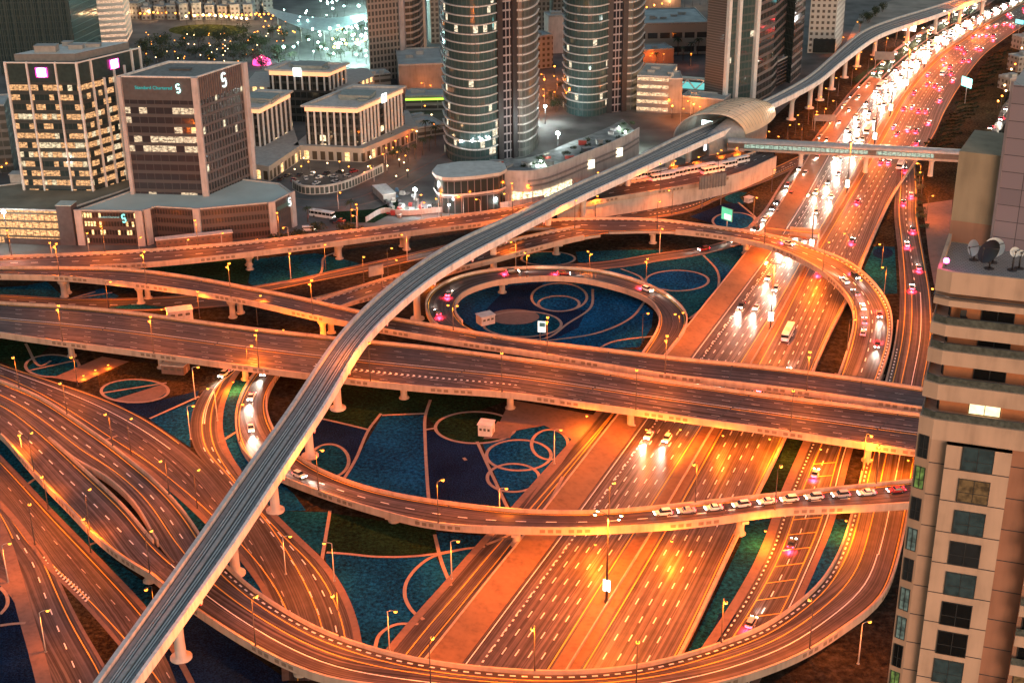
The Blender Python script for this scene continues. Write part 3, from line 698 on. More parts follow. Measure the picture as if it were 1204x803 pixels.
q1 = [lerp(a, b, .24) for a, b in zip(A, B)]; q2 = [lerp(a, b, .76) for a, b in zip(A, B)]
rows = [dn(A, -.05), dn(A, -.7), dn(q1, -2.3), dn(q2, -2.3), dn(B, -.7), dn(B, -.05)]
for X, Y in zip(rows, rows[1:]): g.ribbon(Y, X)
g.build('girder', GREYW, mroot)
p1 = MB(); wall_strip(p1, A, 1, 1.1, -.7, 1.3); p1.build('parapet', concrete('metro_grey', (.52, .53, .52)), mroot)
p2 = MB(); wall_strip(p2, B, -1, .9, -1.4, 1.3); p2.build('parapet', concrete('metro_white', (.80, .77, .74)), mroot)
for f in (.12, .88):
    cw = MB(); ln = offs(A, B, f, 0.0); 
    nv = sides(ln); a = [p + q * .55 for p, q in zip(ln, nv)]; b = [p - q * .55 for p, q in zip(ln, nv)]
    cw.ribbon(dn(a, .35), dn(b, .35)); cw.ribbon(dn(a, 0), dn(a, .35)); cw.ribbon(dn(b, .35), dn(b, 0))
    cw.build('walkway', plain('walkway_grey', (.24, .24, .24), .8), mroot)
for f in (.30, .70):
    pl_ = MB(); ln = offs(A, B, f, 0.0); nv = sides(ln); a = [p + q * 1.3 for p, q in zip(ln, nv)]; b = [p - q * 1.3 for p, q in zip(ln, nv)]
    pl_.ribbon(dn(a, .22), dn(b, .22)); pl_.ribbon(dn(a, 0), dn(a, .22)); pl_.ribbon(dn(b, .22), dn(b, 0))
    pl_.build('track_plinth', plain('plinth', (.085, .085, .085), .8), mroot)
for f in (.255, .345, .655, .745):
    rr = MB()
    ln = offs(A, B, f, .0); nv = sides(ln); a = [p + q * .14 for p, q in zip(ln, nv)]; b = [p - q * .14 for p, q in zip(ln, nv)]
    rr.ribbon(dn(a, .42), dn(b, .42)); rr.ribbon(dn(a, .22), dn(a, .42)); rr.ribbon(dn(b, .42), dn(b, .22)); rr.build('rail', CHROME, mroot)
cc = MB(); ln = offs(A, B, .5, 0.0); nv = sides(ln)
for o_, w, h in ((0, .5, .55),):
    a = [p + q * (w) for p, q in zip(ln, nv)]; b = [p - q * w for p, q in zip(ln, nv)]
    cc.ribbon(dn(a, h), dn(b, h)); cc.ribbon(dn(a, 0), dn(a, h)); cc.ribbon(dn(b, h), dn(b, 0))
cc.build('centre_walkway', GREYW, mroot)
po = MB()
s = cum(B); nv = sides(B); tck = 0
for i in range(0, len(B) - 1, 1):
    p = B[i] + nv[i] * .3; po.box((p.x, p.y, p.z + .9), (.18, .25, .9), math.atan2(nv[i].y, nv[i].x))
po.build('wall_rib', STEEL, mroot)
PIER_M = concrete('metro_pier', (.52, .47, .43))
def metro_pier(base, r=1.25):
    c = at(base[0], base[1], 0.0)
    # pull to the centre line of the viaduct
    best = min(range(len(A)), key=lambda i: (lerp(A[i], B[i], .5).xy - c.xy).length)
    m_ = lerp(A[best], B[best], .5); q = Vector((m_.x, m_.y, 0)); h = MZ - 2.25
    g = MB(); g.lathe((q.x, q.y, 0), [(2.6, .02), (2.6, .5), (r + .1, .6), (r, h * .4), (r, h * .72), (r + .35, h * .85), (r + 1.5, h - .5), (r + 2.1, h), (0, h)], 16)
    g.build('pier', PIER_M, mroot)
    # small round danger sign on the girder
for b in ((229,775),(291,680),(330,603),(361,540),(396,482),(495,376),(577,318),(624,279),(666,258),(695,229),(729,205),(764,193),(757,206),(925,140),(947,128),(965,118),(982,105),(1000,92),(1018,80),(1036,66),(1060,50),(1085,38),(1110,27),(1134,17)):
    metro_pier(b)
sg = plain('sign_red', (.55, .06, .06), .5); 
for b in ((250,707),(341,560),(372,502),(407,435),(456,377),(506,331),(543,304),(589,283),(636,259)):
    i = min(range(len(B)), key=lambda j: (B[j].xy - at(b[0], b[1], MZ - 1.2).xy).length); p = B[i]; nvv = sides(B)[i]
    t = empty('round_sign', (p.x - nvv.x * .7, p.y - nvv.y * .7, p.z - 1.7), math.atan2(-nvv.y, -nvv.x))
    k = MB(); k.tube([(0, 0, 0), (.1, 0, 0)], [.85, .85], 16); k.build('disc', sg, t)
    k = MB(); k.tube([(.1, 0, 0), (.14, 0, 0)], [.6, .6], 16); k.build('plate', WHITE, t); k = MB(); k.box((-.25, 0, .5), (.5, .12, .12)); k.build('bracket', STEEL, t)
    i_ = len(SIGNS) if 'SIGNS' in globals() else 0
    SIGNS = globals().get('SIGNS', []); SIGNS.append(t)
SIGN_TXT = ['lowest on the viaduct, above the front ring', 'above the middle curve beside two tall piers', 'just below the widest flyover', 'over the near edge of the widest flyover', 'just behind the two lane flyover', 'left of the round loop', 'above the slip ramp wall', 'above the rising slip ramp', 'furthest up the viaduct, near the big loop']
for t, x in zip(SIGNS, SIGN_TXT): tag(t, 'round red and white sign ' + x, 'sign', 'round signs along the metro viaduct')

# ------------------------------------------------------------------ metro station: golden shell
GOLD = plain('shell_gold', (.80, .64, .46), .38, .25, var=.08, scale=.15); SHELLG = plain('shell_grey', (.36, .35, .34), .4, .4)
DARKG = plain('dark_glass', (.02, .028, .03), .12); SLOT = plain('slot_dark', (.06, .05, .045), .4)
st = empty('metro_station'); tag(st, 'metro station under a curved golden shell roof at the end of the footbridge', 'station')
n0, n1 = at(805, 170, 13), at(893, 131, 13)
ax = (n1 - n0); LEN = ax.length; ax.normalize(); sd = Vector((-ax.y, ax.x, 0)).normalized()
def shell_pt(t, a, k=1.0):
    """golden shell: slanted mouth at the near end, narrowing to a rounded tail; a = 0 left base, pi right base"""
    al = lerp(lerp(13.0, 37.0, (a / math.pi) ** 1.3), 79.0 - 3 * math.sin(a), t); s = (al - 10.0) / 69.0
    w = 12.8 * (1 - .58 * max(0, (s - .5) / .5) ** 2); h = (9.8 + 3.4 * math.sin(math.pi * min(1, s))) * (1 - .40 * max(0, (s - .62) / .38) ** 2)
    c = n0 + ax * al + sd * lerp(1.5, -2.5, s)
    return c + sd * (math.copysign(abs(math.cos(a)) ** .8, math.cos(a)) * w * k) + Vector((0, 0, -1.6 + math.sin(a) ** .85 * h * k))
NT, NA = 30, 24
sh = MB()
for i in range(NT):
    for j in range(NA):
        a0, a1 = math.pi * j / NA, math.pi * (j + 1) / NA
        sh.face([shell_pt(i / NT, a0), shell_pt((i + 1) / NT, a0), shell_pt((i + 1) / NT, a1), shell_pt(i / NT, a1)], 0, smooth=True)
        sh.face([shell_pt(i / NT, a1, .965), shell_pt((i + 1) / NT, a1, .965), shell_pt((i + 1) / NT, a0, .965), shell_pt(i / NT, a0, .965)], 1, smooth=True)
for i in (0, NT):
    for j in range(NA):
        a0, a1 = math.pi * j / NA, math.pi * (j + 1) / NA
        sh.face([shell_pt(i / NT, a0), shell_pt(i / NT, a1), shell_pt(i / NT, a1, .965), shell_pt(i / NT, a0, .965)], 1)
shell = sh.build('shell_roof', [GOLD, SHELLG], st)
sl = MB()
for i in range(3, NT - 4, 2):
    for a in (.62, .47, .36):
        if random.random() < .25: continue
        a *= math.pi; p = [shell_pt((i + q[0]) / NT, a + q[1], 1.004) for q in ((0, 0), (.9, 0), (.9, .035), (0, .035))]; sl.face(p)
sl.build('skylight', SLOT, shell)
sm = MB()
for i in range(2, NT - 1, 2): sm.tube([shell_pt(i / NT, math.pi * j / NA, 1.003) for j in range(1, NA)], .10, 4)
for a in (.25, .4, .5, .6, .75): sm.tube([shell_pt(i / NT, math.pi * a, 1.003) for i in range(NT - 1)], .08, 4)
sm.build('seam', plain('seam_bronze', (.30, .23, .16), .5, .3), shell)
# concourse box, glazed mouth, entrance block with lit screen
cb = MB()
ft = [n0 + ax * 24 + sd * 10, n0 + ax * 36 - sd * 9, n0 + ax * 74 - sd * 6, n0 + ax * 74 + sd * 3]
ft = [ft[0], ft[1], ft[2], ft[3]]
cb.prism([(p.x, p.y) for p in ft], 0.0, 12.2, 0, 0, bottom=True); cb.build('concourse', SHELLG, st)
lg = MB(); c = n0 + ax * 33
for k_ in (-6, 5, 8.2): lg.face([c + sd * (k_ - 1.4) + Vector((0, 0, .6)), c + sd * (k_ + 1.4) + Vector((0, 0, .6)), c + sd * (k_ + 1.4) + Vector((0, 0, 3.4)), c + sd * (k_ - 1.4) + Vector((0, 0, 3.4))])
lg.build('lit_window', glow('station_light', (.75, 1, .92), 2.2), st)
e0, e1 = at(813, 189, 0), at(846, 178, 0)
eb = MB(); dv = (e1 - e0).normalized(); nv_ = Vector((dv.y, -dv.x, 0)); 
ftp = [e0, e1, e1 - nv_ * 10, e0 - nv_ * 10]
eb.prism([(p.x, p.y) for p in ftp], 0, 9.0, 0, 0); eb.build('entrance_block', concrete('entrance_stone', (.34, .31, .29)), st)
s0, s1 = lerp(e0, e1, .42), lerp(e0, e1, .68); scn = MB()
scn.face([s0 + nv_ * .15 + Vector((0, 0, 3)), s1 + nv_ * .15 + Vector((0, 0, 3)), s1 + nv_ * .15 + Vector((0, 0, 7.4)), s0 + nv_ * .15 + Vector((0, 0, 7.4))]); scn.build('lit_screen', glow('screen_white', (.95, .97, 1), 1.4), st)
# side hood: ribbed grey conch facing the footbridge
hd = MB()
for i in range(12):
    for j in range(8):
        def hp(i, j):
            t = i / 12; a = math.pi / 2 * j / 8; al = 13 + 25 * t; r0 = 3.0 + 5.5 * t
            return n0 + ax * (al - 3 * math.sin(a)) - sd * (4.5 + r0 * 1.15 * math.sin(a)) + Vector((0, 0, -6.5 + (9 + 5 * t) * math.cos(a)))
        P4 = [hp(i, j), hp(i, j + 1), hp(i + 1, j + 1), hp(i + 1, j)]
        hd.face(P4, smooth=True); hd.face([p + Vector((0, 0, -.3)) for p in reversed(P4)], smooth=True)
hd.build('entrance_hood', SHELLG, st)
# ------------------------------------------------------------------ footbridge
FBz = 9.5
fb0, fb1 = at(856, 172, FBz), at(1140, 187, FBz)
fb = empty('footbridge'); tag(fb, 'enclosed grey footbridge with a strip of lit windows over the motorway', 'footbridge')
dv = (fb1 - fb0); FL = dv.length; dv.normalize(); fn = Vector((-dv.y, dv.x, 0))
def strip3(name, z0, z1, y0, y1, mat, x0=0.0, x1=None, par=None):
    x1 = FL if x1 is None else x1; g = MB()
    c = fb0 + dv * ((x0 + x1) / 2) + fn * ((y0 + y1) / 2); g.box((c.x, c.y, FBz + (z0 + z1) / 2), (x1 - x0, abs(y1 - y0), z1 - z0), math.atan2(dv.y, dv.x)); return g.build(name, mat, par or fb)
ROOFG = plain('bridge_roof', (.42, .43, .42), .35, .4)
strip3('floor_slab', -1.2, -.2, -2.6, 2.6, SHELLG)
strip3('wall_panel', -.2, 2.6, -2.4, 2.4, plain('bridge_wall', (.09, .09, .09), .4))
g = MB(); r_ = []
for j in range(9):
    a = math.pi * j / 8; r_.append((math.cos(a) * 3.0, math.sin(a) * 1.7 + 2.6))
for (a, b), (c, d_) in zip(r_, r_[1:]):
    P = [fb0 + fn * a, fb0 + dv * FL + fn * a, fb0 + dv * FL + fn * c, fb0 + fn * c]; Zs = [b, b, d_, d_]
    g.face([Vector((p.x, p.y, FBz + z)) for p, z in zip(P, Zs)], smooth=True)
g.build('roof', ROOFG, fb)
LITB = facade('bridge_windows', (.05, .08, .07), (.05, .05, .05), 3.0, 2.2, (.05, .95), (.06, .94), .95, (.72, 1, .80), .22, .1)
for x0, x1 in ((8, 66), (70, 96), (131, FL - 2)):
    g = MB(); a, b = fb0 + dv * x0 - fn * 2.45, fb0 + dv * x1 - fn * 2.45
    g.face([Vector((a.x, a.y, FBz + .2)), Vector((b.x, b.y, FBz + .2)), Vector((b.x, b.y, FBz + 2.1)), Vector((a.x, a.y, FBz + 2.1))], 0, [(x0, .1), (x1, .1), (x1, 2.9), (x0, 2.9)]); g.build('window_strip', LITB, fb)
for px in ((872,192),(941,197),(1017,199),(1093,204)):
    p = at(px[0], px[1], 0); t = (p - fb0).dot(dv); q = fb0 + dv * t; g = MB(); g.lathe((q.x, q.y, 0), [(1.3, .02), (1.1, 3), (1.1, 7), (2.2, FBz - 1.2), (0, FBz - 1.2)], 12); g.build('pier', PIER_M, fb)
# ------------------------------------------------------------------ buildings
def proj(p):
    d = Vector(p) - Vector((0, 0, CAMZ)); f = d.dot(FWD); return (602 + FPX * d.dot(RIGHT) / f, 401.5 - FPX * d.dot(UP) / f)
def zat(px, py, P):
    u = (px - 602.0) / FPX; v = -(py - 401.5) / FPX; d = FWD + RIGHT * u + UP * v; return CAMZ + d.z * (P[1] / d.y)
def foot(px, z): return [(lambda p: (p.x, p.y))(at(x, y, z)) for x, y in px]
def para(px, z):
    """FL, FC, R pixels at height z -> four corners counter-clockwise."""
    a, b, c = foot(px, z); return [a, b, c, (a[0] + c[0] - b[0], a[1] + c[1] - b[1])]
def ept(F, i, f, out=0.0):
    a, b = Vector(F[i]), Vector(F[(i + 1) % len(F)]); d = (b - a); L = d.length; d.normalize(); n = Vector((d.y, -d.x)); p = a + d * (L * f) + n * out
    return p, math.atan2(d.y, d.x), L
def fin(root, F, i, f, z0, z1, w, dep, mat, name='fin', out=None):
    p, rz, L = ept(F, i, f, (dep / 2 - .05) if out is None else out); g = MB(); g.box((p.x, p.y, (z0 + z1) / 2), (w, dep, z1 - z0), rz); return g.build(name, mat, root)
def shrink(F, d):
    c = Vector((sum(p[0] for p in F) / len(F), sum(p[1] for p in F) / len(F))); out = []
    for p in F:
        v = Vector(p) - c; out.append(tuple(c + v * max(.05, (v.length - d) / v.length)))
    return out
def shell_b(root, F, z0, z1, mats, per_edge=None, roof=None, name='facade', roofmat=None, rim=.9):
    g = MB(); g.prism(F, z0, z1, 0, None, per_edge); o = g.build(name, mats, root)
    r = MB(); r.prism(F, z1, z1 + rim, 0, None); r.prism(list(reversed(shrink(F, .7))), z1 - .2, z1 + rim, 0, None); r.face([(p[0], p[1], z1 + rim) for p in F], 0)
    # roof surface slightly below the rim, inside
    r = MB(); In = shrink(F, .8); n = len(F)
    r.prism(F, z1 - .3, z1 + rim, 0)
    for k in range(n):
        a, b, c, d = F[k], F[(k + 1) % n], In[(k + 1) % n], In[k]
        r.face([(*a, z1 + rim), (*b, z1 + rim), (*c, z1 + rim), (*d, z1 + rim)], 0); r.face([(*d, z1 + rim), (*c, z1 + rim), (*c, z1 + .05), (*d, z1 + .05)], 0)
    r.face([(*p, z1 + .05) for p in In], 1)
    # outer skin stands proud of the facade a little
    r.v = [tuple(v) for v in r.v]
    ro = r.build('roof', roofmat or [CONC_R, ROOF], root); return o, ro
def rooftop(root, F, z, items, mat=None):
    """items: (fu, fv, w, d, h) in the parallelogram of F (edge 0 and edge 3)."""
    a, b, d = Vector(F[0]), Vector(F[1]), Vector(F[3]); rz = math.atan2((b - a).y, (b - a).x)
    for fu, fv, w, dp, h in items:
        p = a + (b - a) * fu + (d - a) * fv; g = MB(); g.box((p.x, p.y, z + h / 2), (w, dp, h), rz); g.box((p.x, p.y, z + h + .12), (w + .4, dp + .4, .24), rz); g.build('rooftop_unit', mat or CONC_R, root)
ROOF = plain('roof_gravel', (.42, .45, .43), .85, var=.15, scale=.15); CONC_R = concrete('roof_rim', (.40, .41, .40)); ROOF_D = plain('roof_brownish', (.16, .15, .11), .9, var=.2, scale=.1)
FIN_W = plain('fin_white', (.60, .61, .60), .45, var=.05); FIN_P = concrete('pilaster_pink', (.43, .39, .385))
def text_obj(name, s, size, M, mat, parent, ext=.08):
    cu = bpy.data.curves.new(name, 'FONT'); cu.body = s; cu.size = size; cu.extrude = ext; cu.align_x = 'CENTER'; cu.align_y = 'CENTER'
    t = bpy.data.objects.new('tmp', cu); COL.objects.link(t); dg = bpy.context.evaluated_depsgraph_get(); me = bpy.data.meshes.new_from_object(t.evaluated_get(dg)); bpy.data.objects.remove(t)
    me.name = name; me.materials.clear(); me.materials.append(mat); me.transform(M); o = bpy.data.objects.new(name, me); COL.objects.link(o); o.parent = parent; return o
def face_M(F, i, f, z, out=.25):
    p, rz, L = ept(F, i, f, out); M = Matrix.Translation((p.x, p.y, z)) @ Matrix.Rotation(rz, 4, 'Z') @ Matrix.Rotation(math.pi / 2, 4, 'X'); return M
# --- glass office tower with pink roof signs
def mm(M, pts): return [M @ Vector((x, y, z)) for x, y, z in pts]
F = para([(6, 74), (90, 74.5), (163, 57)], 70.5)
GLA = facade('glass_lit', (.025, .04, .042), (.02, .028, .028), 4.15, 2.1, (.16, .74), (.03, .97), .54, (1.0, .50, .21), .36, .30, .08, 1.0, (1.0, .78, .48))
t = empty('office_tower'); tag(t, 'glass office tower with glowing pink square signs and many lit floors', 'tower')
g = MB(); g.prism(F, 14, 62.2, 0, None); g.build('facade', GLA, t)
g = MB(); g.prism(F, 62.2, 70.5, 0, None); g.face([(*p, 70.5) for p in F], 0); g.build('glass_screen', plain('screen_glass', (.035, .055, .055), .1), t)
for f in (0, .3, .70, 1.0): fin(t, F, 0, f, 14, 71, .9 if f in (0, 1.0) else .6, 1.0, FIN_W)
for f, z in ((.2, 71), (.38, 62), (.55, 65), (.72, 65), (.86, 71), (1.0, 71)): fin(t, F, 1, f, 14, z, .6, 1.0, FIN_W)
for i in (0, 1):
    p0, rz, L = ept(F, i, .5, .25); g = MB(); g.box((p0.x, p0.y, 70.6), (L, .6, .5), rz); g.build('top_rail', FIN_W, t)
In = shrink(F, 4.0); g = MB(); g.prism(In, 70.3, 73.6, 0, 1, None); g.build('roof_slab', [plain('slab_grey', (.14, .15, .15), .6), plain('roof_pale', (.50, .55, .53), .8)], t)
rooftop(t, In, 73.6, [(.34, .22, 9, 5, 2.6), (.62, .45, 6, 3.5, 1.6), (.75, .62, 6, 3, 1.2), (.2, .75, 4, 3, 1.5)], plain('unit_grey', (.26, .27, .26), .7))
PINK = glow('sign_pink', (1.0, .05, .40), 1.6); PINKW = glow('sign_pinkwhite', (1.0, .72, .92), 5.0)
for i, f in ((0, .5), (1, .56)):
    M = face_M(F, i, f, 66.6, .8); r = MB(); s_ = 2.5
    r.face(mm(M, [(-s_, -s_ * .8, 0), (s_, -s_ * .8, 0), (s_, s_ * .8, 0), (-s_, s_ * .8, 0)]), 0)
    r.face(mm(M, [(-s_ * .72, -s_ * .72, .1), (-s_ * .2, 0, .1), (-s_ * .72, s_ * .72, .1)]), 1); r.face(mm(M, [(s_ * .72, -s_ * .72, .1), (s_ * .72, s_ * .72, .1), (s_ * .2, 0, .1)]), 1)
    r.face(mm(M, [(-s_ * .62, s_ * .72, .1), (0, s_ * .08, .1), (s_ * .62, s_ * .72, .1)]), 1); r.face(mm(M, [(-s_ * .62, -s_ * .72, .1), (s_ * .62, -s_ * .72, .1), (0, -s_ * .08, .1)]), 1)
    r.build('logo', [PINK, PINKW], t)
# --- brown bank tower
F = para([(139, 91), (230.5, 92.5), (286, 74.5)], 65.5)
B2F = facade('bank_front', (.035, .035, .042), (.05, .053, .06), 4.1, 3.6, (.25, .9), (.03, .97), .40, (1.0, .74, .46), .34, .30, .12, 5.0, (.75, .9, 1.0))  # some glowing panes stand in for coloured lights reflected in the glass
B2R = facade('bank_side', (.025, .025, .027), (.085, .076, .076), 4.1, 1.9, (.10, .84), (.22, .86), .30, (1, .85, .55), .4, .12, .2, 9.0)
t = empty('bank_tower'); tag(t, 'dark brown bank tower with dense fins and pink stone corner columns', 'tower')
g = MB(); g.prism(F, 14, 56, 0, None, [0, 1, 1, 0]); g.build('facade', [B2F, B2R], t)
g = MB(); g.prism(F, 56, 65.5, 0, None, [0, 0, 0, 0]); g.build('parapet_screen', plain('screen_brown', (.075, .074, .08), .6), t)
for k in range(22): fin(t, F, 1, (k + .6) / 22.2, 56, 65.6, .28, .5, plain('fin_brown', (.15, .12, .115), .6), 'screen_fin')
for i, f, w in ((0, .985, 2.6), (1, .985, 2.6), (0, .015, 1.6)): fin(t, F, i, f, 13.5, 66, w, 1.6, FIN_P, 'corner_column')
g = MB(); In = shrink(F, 1.2)
for k in range(4):
    a, b, c, d = F[k], F[(k + 1) % 4], In[(k + 1) % 4], In[k]; g.face([(*a, 66.1), (*b, 66.1), (*c, 66.1), (*d, 66.1)]); g.face([(*a, 65.4), (*b, 65.4), (*b, 66.1), (*a, 66.1)]); g.face([(*d, 66.1), (*c, 66.1), (*c, 65.1), (*d, 65.1)])
g.build('roof_rim', CONC_W, t)
g = MB(); g.face([(*p, 65.2) for p in In]); g.build('roof', plain('roof_dark', (.17, .18, .17), .8, var=.2), t)
rooftop(t, F, 65.2, [(.45, .55, 9, 3, .5)], plain('unit_dark', (.08, .08, .08), .7))
SIGNT = glow('sign_teal', (.01, .24, .23), .5); SIGNW = glow('sign_white', (.75, .95, .9), .55)
text_obj('sign_letters', 'Standard Chartered', 2.0, face_M(F, 0, .44, 61.2, .15), SIGNT, t)
def emblem(name, M, s, par, mats):
    g = MB()
    for (cx, cy, a0, a1, mi) in ((0, .55 * s, 40, 320, 0), (0, -.55 * s, -140, 140, 0)):
        pts = []
        for k in range(15):
            a = math.radians(a0 + (a1 - a0) * k / 14); pts.append(M @ Vector((cx + math.cos(a) * .5 * s, cy + math.sin(a) * .55 * s, .15)))
        g.tube(pts, .17 * s, 6, mi)
    return g.build(name, mats, par)
emblem('emblem', face_M(F, 0, .76, 61.2, .3), 1.6, t, [glow('emblem_teal', (.45, .9, .8), 1.1)])
emblem('emblem', face_M(F, 1, .53, 61.4, .6), 2.6, t, [SIGNW])
# --- bank podium
P = [(90, 247), (164, 248), (171, 246.5), (182, 242.5), (233, 245.5), (317, 238), (322, 237), (343, 226), (329, 215.5), (300, 212), (245, 206), (160, 222)]
F = foot(P, 15.5)
PODF = facade('podium_grid', (.018, .014, .015), (.075, .052, .050), 3.7, 1.25, (.30, .86), (.25, .88), .03, (1, .75, .4), 1.6, .1, .3, 2.0)
PODL = facade('podium_lit', (.02, .016, .015), (.075, .052, .050), 3.7, 1.25, (.30, .86), (.2, .9), .42, (1, .62, .25), .8, .15, .3, 12.0)
t = empty('podium_building'); tag(t, 'brown gridded podium with pale teal flat roof under the bank tower', 'building')
shell_b(t, F, 0, 15.0, [PODF, PODL], [1] + [0] * 11, roofmat=[CONC_R, plain('roof_teal', (.46, .54, .51), .85, var=.06, scale=.1)], rim=.6)
for i, f in ((0, .02), (0, .985), (2, .05), (3, .96), (5, .3), (6, .97)): fin(t, F, i, f, 0, 15.8, 3.0, 1.0, FIN_P, 'pilaster')
text_obj('sign_letters', 'Standard Chartered', 1.1, face_M(F, 0, .50, 12.6, .2), glow('sign_dim', (.12, .22, .2), .7), t); emblem('emblem', face_M(F, 0, .74, 12.2, .3), 1.5, t, [glow('emblem_teal2', (.15, .7, .6), 1.0)])
g = MB(); M = face_M(F, 6, .55, 11.5, .2); g.face(mm(M, [(-6, -.9, 0), (4, -.9, 0), (4, .9, 0), (-6, .9, 0)])); g.build('sign_board', plain('sign_dkteal', (.05, .12, .11), .5), t); emblem('emblem', face_M(F, 6, .8, 12.0, .3), 1.6, t, [SIGNW])
# --- left podium, brightly lit
P = [(-60, 246), (0, 246.5), (70, 248.5), (83, 246), (152, 222.5), (172, 208), (40, 214), (-60, 226)]
F = foot(P, 15); t = empty('podium_building'); tag(t, 'low glass podium with four rows of glowing golden office windows', 'building')
LITG = facade('lit_office', (.05, .04, .03), (.10, .075, .05), 3.4, 2.9, (.14, .88), (.05, .95), .97, (1, .48, .19), .5, .2, .2, 4.0)
PGR = facade('podium_grey', (.03, .03, .03), (.12, .11, .10), 3.7, 2.4, (.3, .8), (.1, .9), .05, seed=6.0)
shell_b(t, F, 0, 15.0, [LITG, PGR], [0, 0, 1, 1, 1, 1, 1, 1], roofmat=[CONC_R, ROOF_D], rim=.5)
p, rz, L = ept(F, 1, .985, -2); g = MB(); g.box((p.x + 2.5, p.y, 8.8), (6.5, 6, 17.5), rz); g.build('stair_tower', plain('stair_grey', (.085, .075, .08), .7), t)
g = MB(); g.box((p.x + 2.5, p.y, 17.7), (6.9, 6.4, .3), rz); g.build('stair_roof', plain('roof_teal2', (.42, .5, .47), .8), t)
p, rz, L = ept(F, 1, .5, .3); g = MB(); g.box((p.x, p.y, 1.3), (L, .6, 2.6), rz); g.build('base_wall', plain('base_brown', (.08, .055, .05), .7), t)
g = MB(); q = at(22, 214, 15); g.box((q.x, q.y, 17), (5.5, 5, 4)); g.box((q.x, q.y, 19.1), (6.3, 5.8, .3)); g.build('roof_kiosk', plain('kiosk', (.32, .33, .32), .7), t)
# --- pale low office blocks with lit cornices
EDG = facade('dark_ribbed', (.018, .022, .022), (.025, .028, .028), 4.4, 3.4, (.12, .8), (.06, .94), .26, (1, .72, .40), .8, .35, .12, 8.0)
ARC = facade('arcade', (.05, .035, .02), (.36, .32, .28), 7.5, 4.2, (.08, .66), (.26, .84), .52, (1, .56, .22), .8, .0, .5, 3.0)
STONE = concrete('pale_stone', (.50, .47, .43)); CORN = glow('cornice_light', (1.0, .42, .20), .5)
def pale_office(px, h, label, nf, nr, pod=None, logo=None, z0=7.5):
    F = para(px, h); In = shrink(F, 2.2); t = empty('office_block'); tag(t, label, 'office')
    g = MB(); g.prism(In, 0, h - 3.4, 0, None); g.build('facade', EDG, t)
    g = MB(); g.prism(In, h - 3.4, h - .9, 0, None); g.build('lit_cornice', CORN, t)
    for i, n in ((0, nf), (1, nr)):
        for k in range(n + 1):
            if n > 8 and k == n // 2: continue
            fin(t, In, i, .06 + .88 * k / n, z0, h - 3.2, .75, .8, FIN_W, 'column')
    g = MB(); g.prism(F, h - .9, h, 0, None, bottom=True); In2 = shrink(F, 4)
    for k in range(4):
        a, b, c, d = F[k], F[(k + 1) % 4], In2[(k + 1) % 4], In2[k]; g.face([(*a, h), (*b, h), (*c, h), (*d, h)])
    g.prism(list(reversed(In2)), h - 1.4, h, 0); g.face([(*p, h - 1.4) for p in In2], 1); g.build('roof', [STONE, plain('roof_teal3', (.30, .36, .35), .8, var=.15, scale=.2)], t)
    rooftop(t, F, h - 1.4, [(.55, .5, 16, 12, 2.6), (.3, .6, 7, 5, 2.0), (.8, .35, 5, 4, 1.6)], plain('unit_teal', (.24, .29, .28), .8))
    if pod:
        Fp = foot(pod, z0); g = MB(); g.prism(Fp, 0, z0, 0, 1); g.build('arcade_podium', [ARC, plain('podium_roof', (.36, .35, .32), .8)], t)
    if logo:
        for i, f in logo:
            M = face_M(In, i, f, h - 1.0, 1.6); g = MB(); g.box((0, 0, 0), (4.6, 4.6, .3), M=M); g.build('sign_panel', glow('sign_panel_white', (.85, 1, .96), .8), t)
            g = MB(); g.tube(mm(M, [(-1, -1.2, .25), (-1.2, .6, .25), (0, 1.3, .25), (1.1, .6, .25), (.9, -1.3, .25), (-.2, -.4, .25)]), .22, 5); g.build('sign_mark', plain('mark_grey', (.12, .16, .16), .5), t)
    return F
pale_office([(353, 124), (419.5, 126.5), (478, 101)], 27.5, 'pale office block with white ribs and a glowing cornice, nearest the curving street', 7, 12, [(345, 171), (427, 174.5), (463, 160), (491, 148), (480, 130), (400, 125)], [(1, .52)])
pale_office([(262, 125), (305, 127), (345, 106.5)], 27.5, 'ribbed office block with lit cornice half hidden by the brown bank tower', 5, 6, [(290, 192), (316, 196), (352, 172), (345, 150), (290, 160)])
pale_office([(311, 81.5), (388, 84), (411, 74)], 29, 'low office block with bright square sign on its stepped top floor, by the floodlit park', 7, 4, [(286, 102), (400, 106), (440, 90), (432, 80), (300, 85)], [(0, .5)], 18)
# --- tall towers running out of the frame
def tall(label, pxs, mats, per_edge, h, extra=None, name='tower', cat='tower', z=0.0):
    F = foot(pxs, z); t = empty(name); tag(t, label, cat); g = MB(); g.prism(F, 0, h, 0, None, per_edge); g.face([(*p, h) for p in F], 0); g.build('facade', mats, t)
    if extra: extra(t, F, h)
    return t, F
def bands(root, F, z0, z1, fh, mat, name='floor_band', skip=(), hgt=.9, dep=.7, edges=None):
    k = 0; z = z0
    segs = [i for i in range(len(F)) if (edges is None or i in edges)]
    while z < z1:
        g = MB()
        for i in segs:
            a, b = Vector(F[i]), Vector(F[(i + 1) % len(F)]); d = (b - a); L = d.length; d.normalize(); n = Vector((d.y, -d.x))
            o = lambda p, q, zz: (p.x + n.x * q, p.y + n.y * q, zz)
            g.face([o(a, dep, z), o(b, dep, z), o(b, dep, z + hgt), o(a, dep, z + hgt)]); g.face([o(a, dep, z + hgt), o(b, dep, z + hgt), o(b, 0, z + hgt), o(a, 0, z + hgt)]); g.face([o(a, 0, z), o(b, 0, z), o(b, dep, z), o(a, dep, z)])
        g.build(name, mat, root); z += fh; k += 1
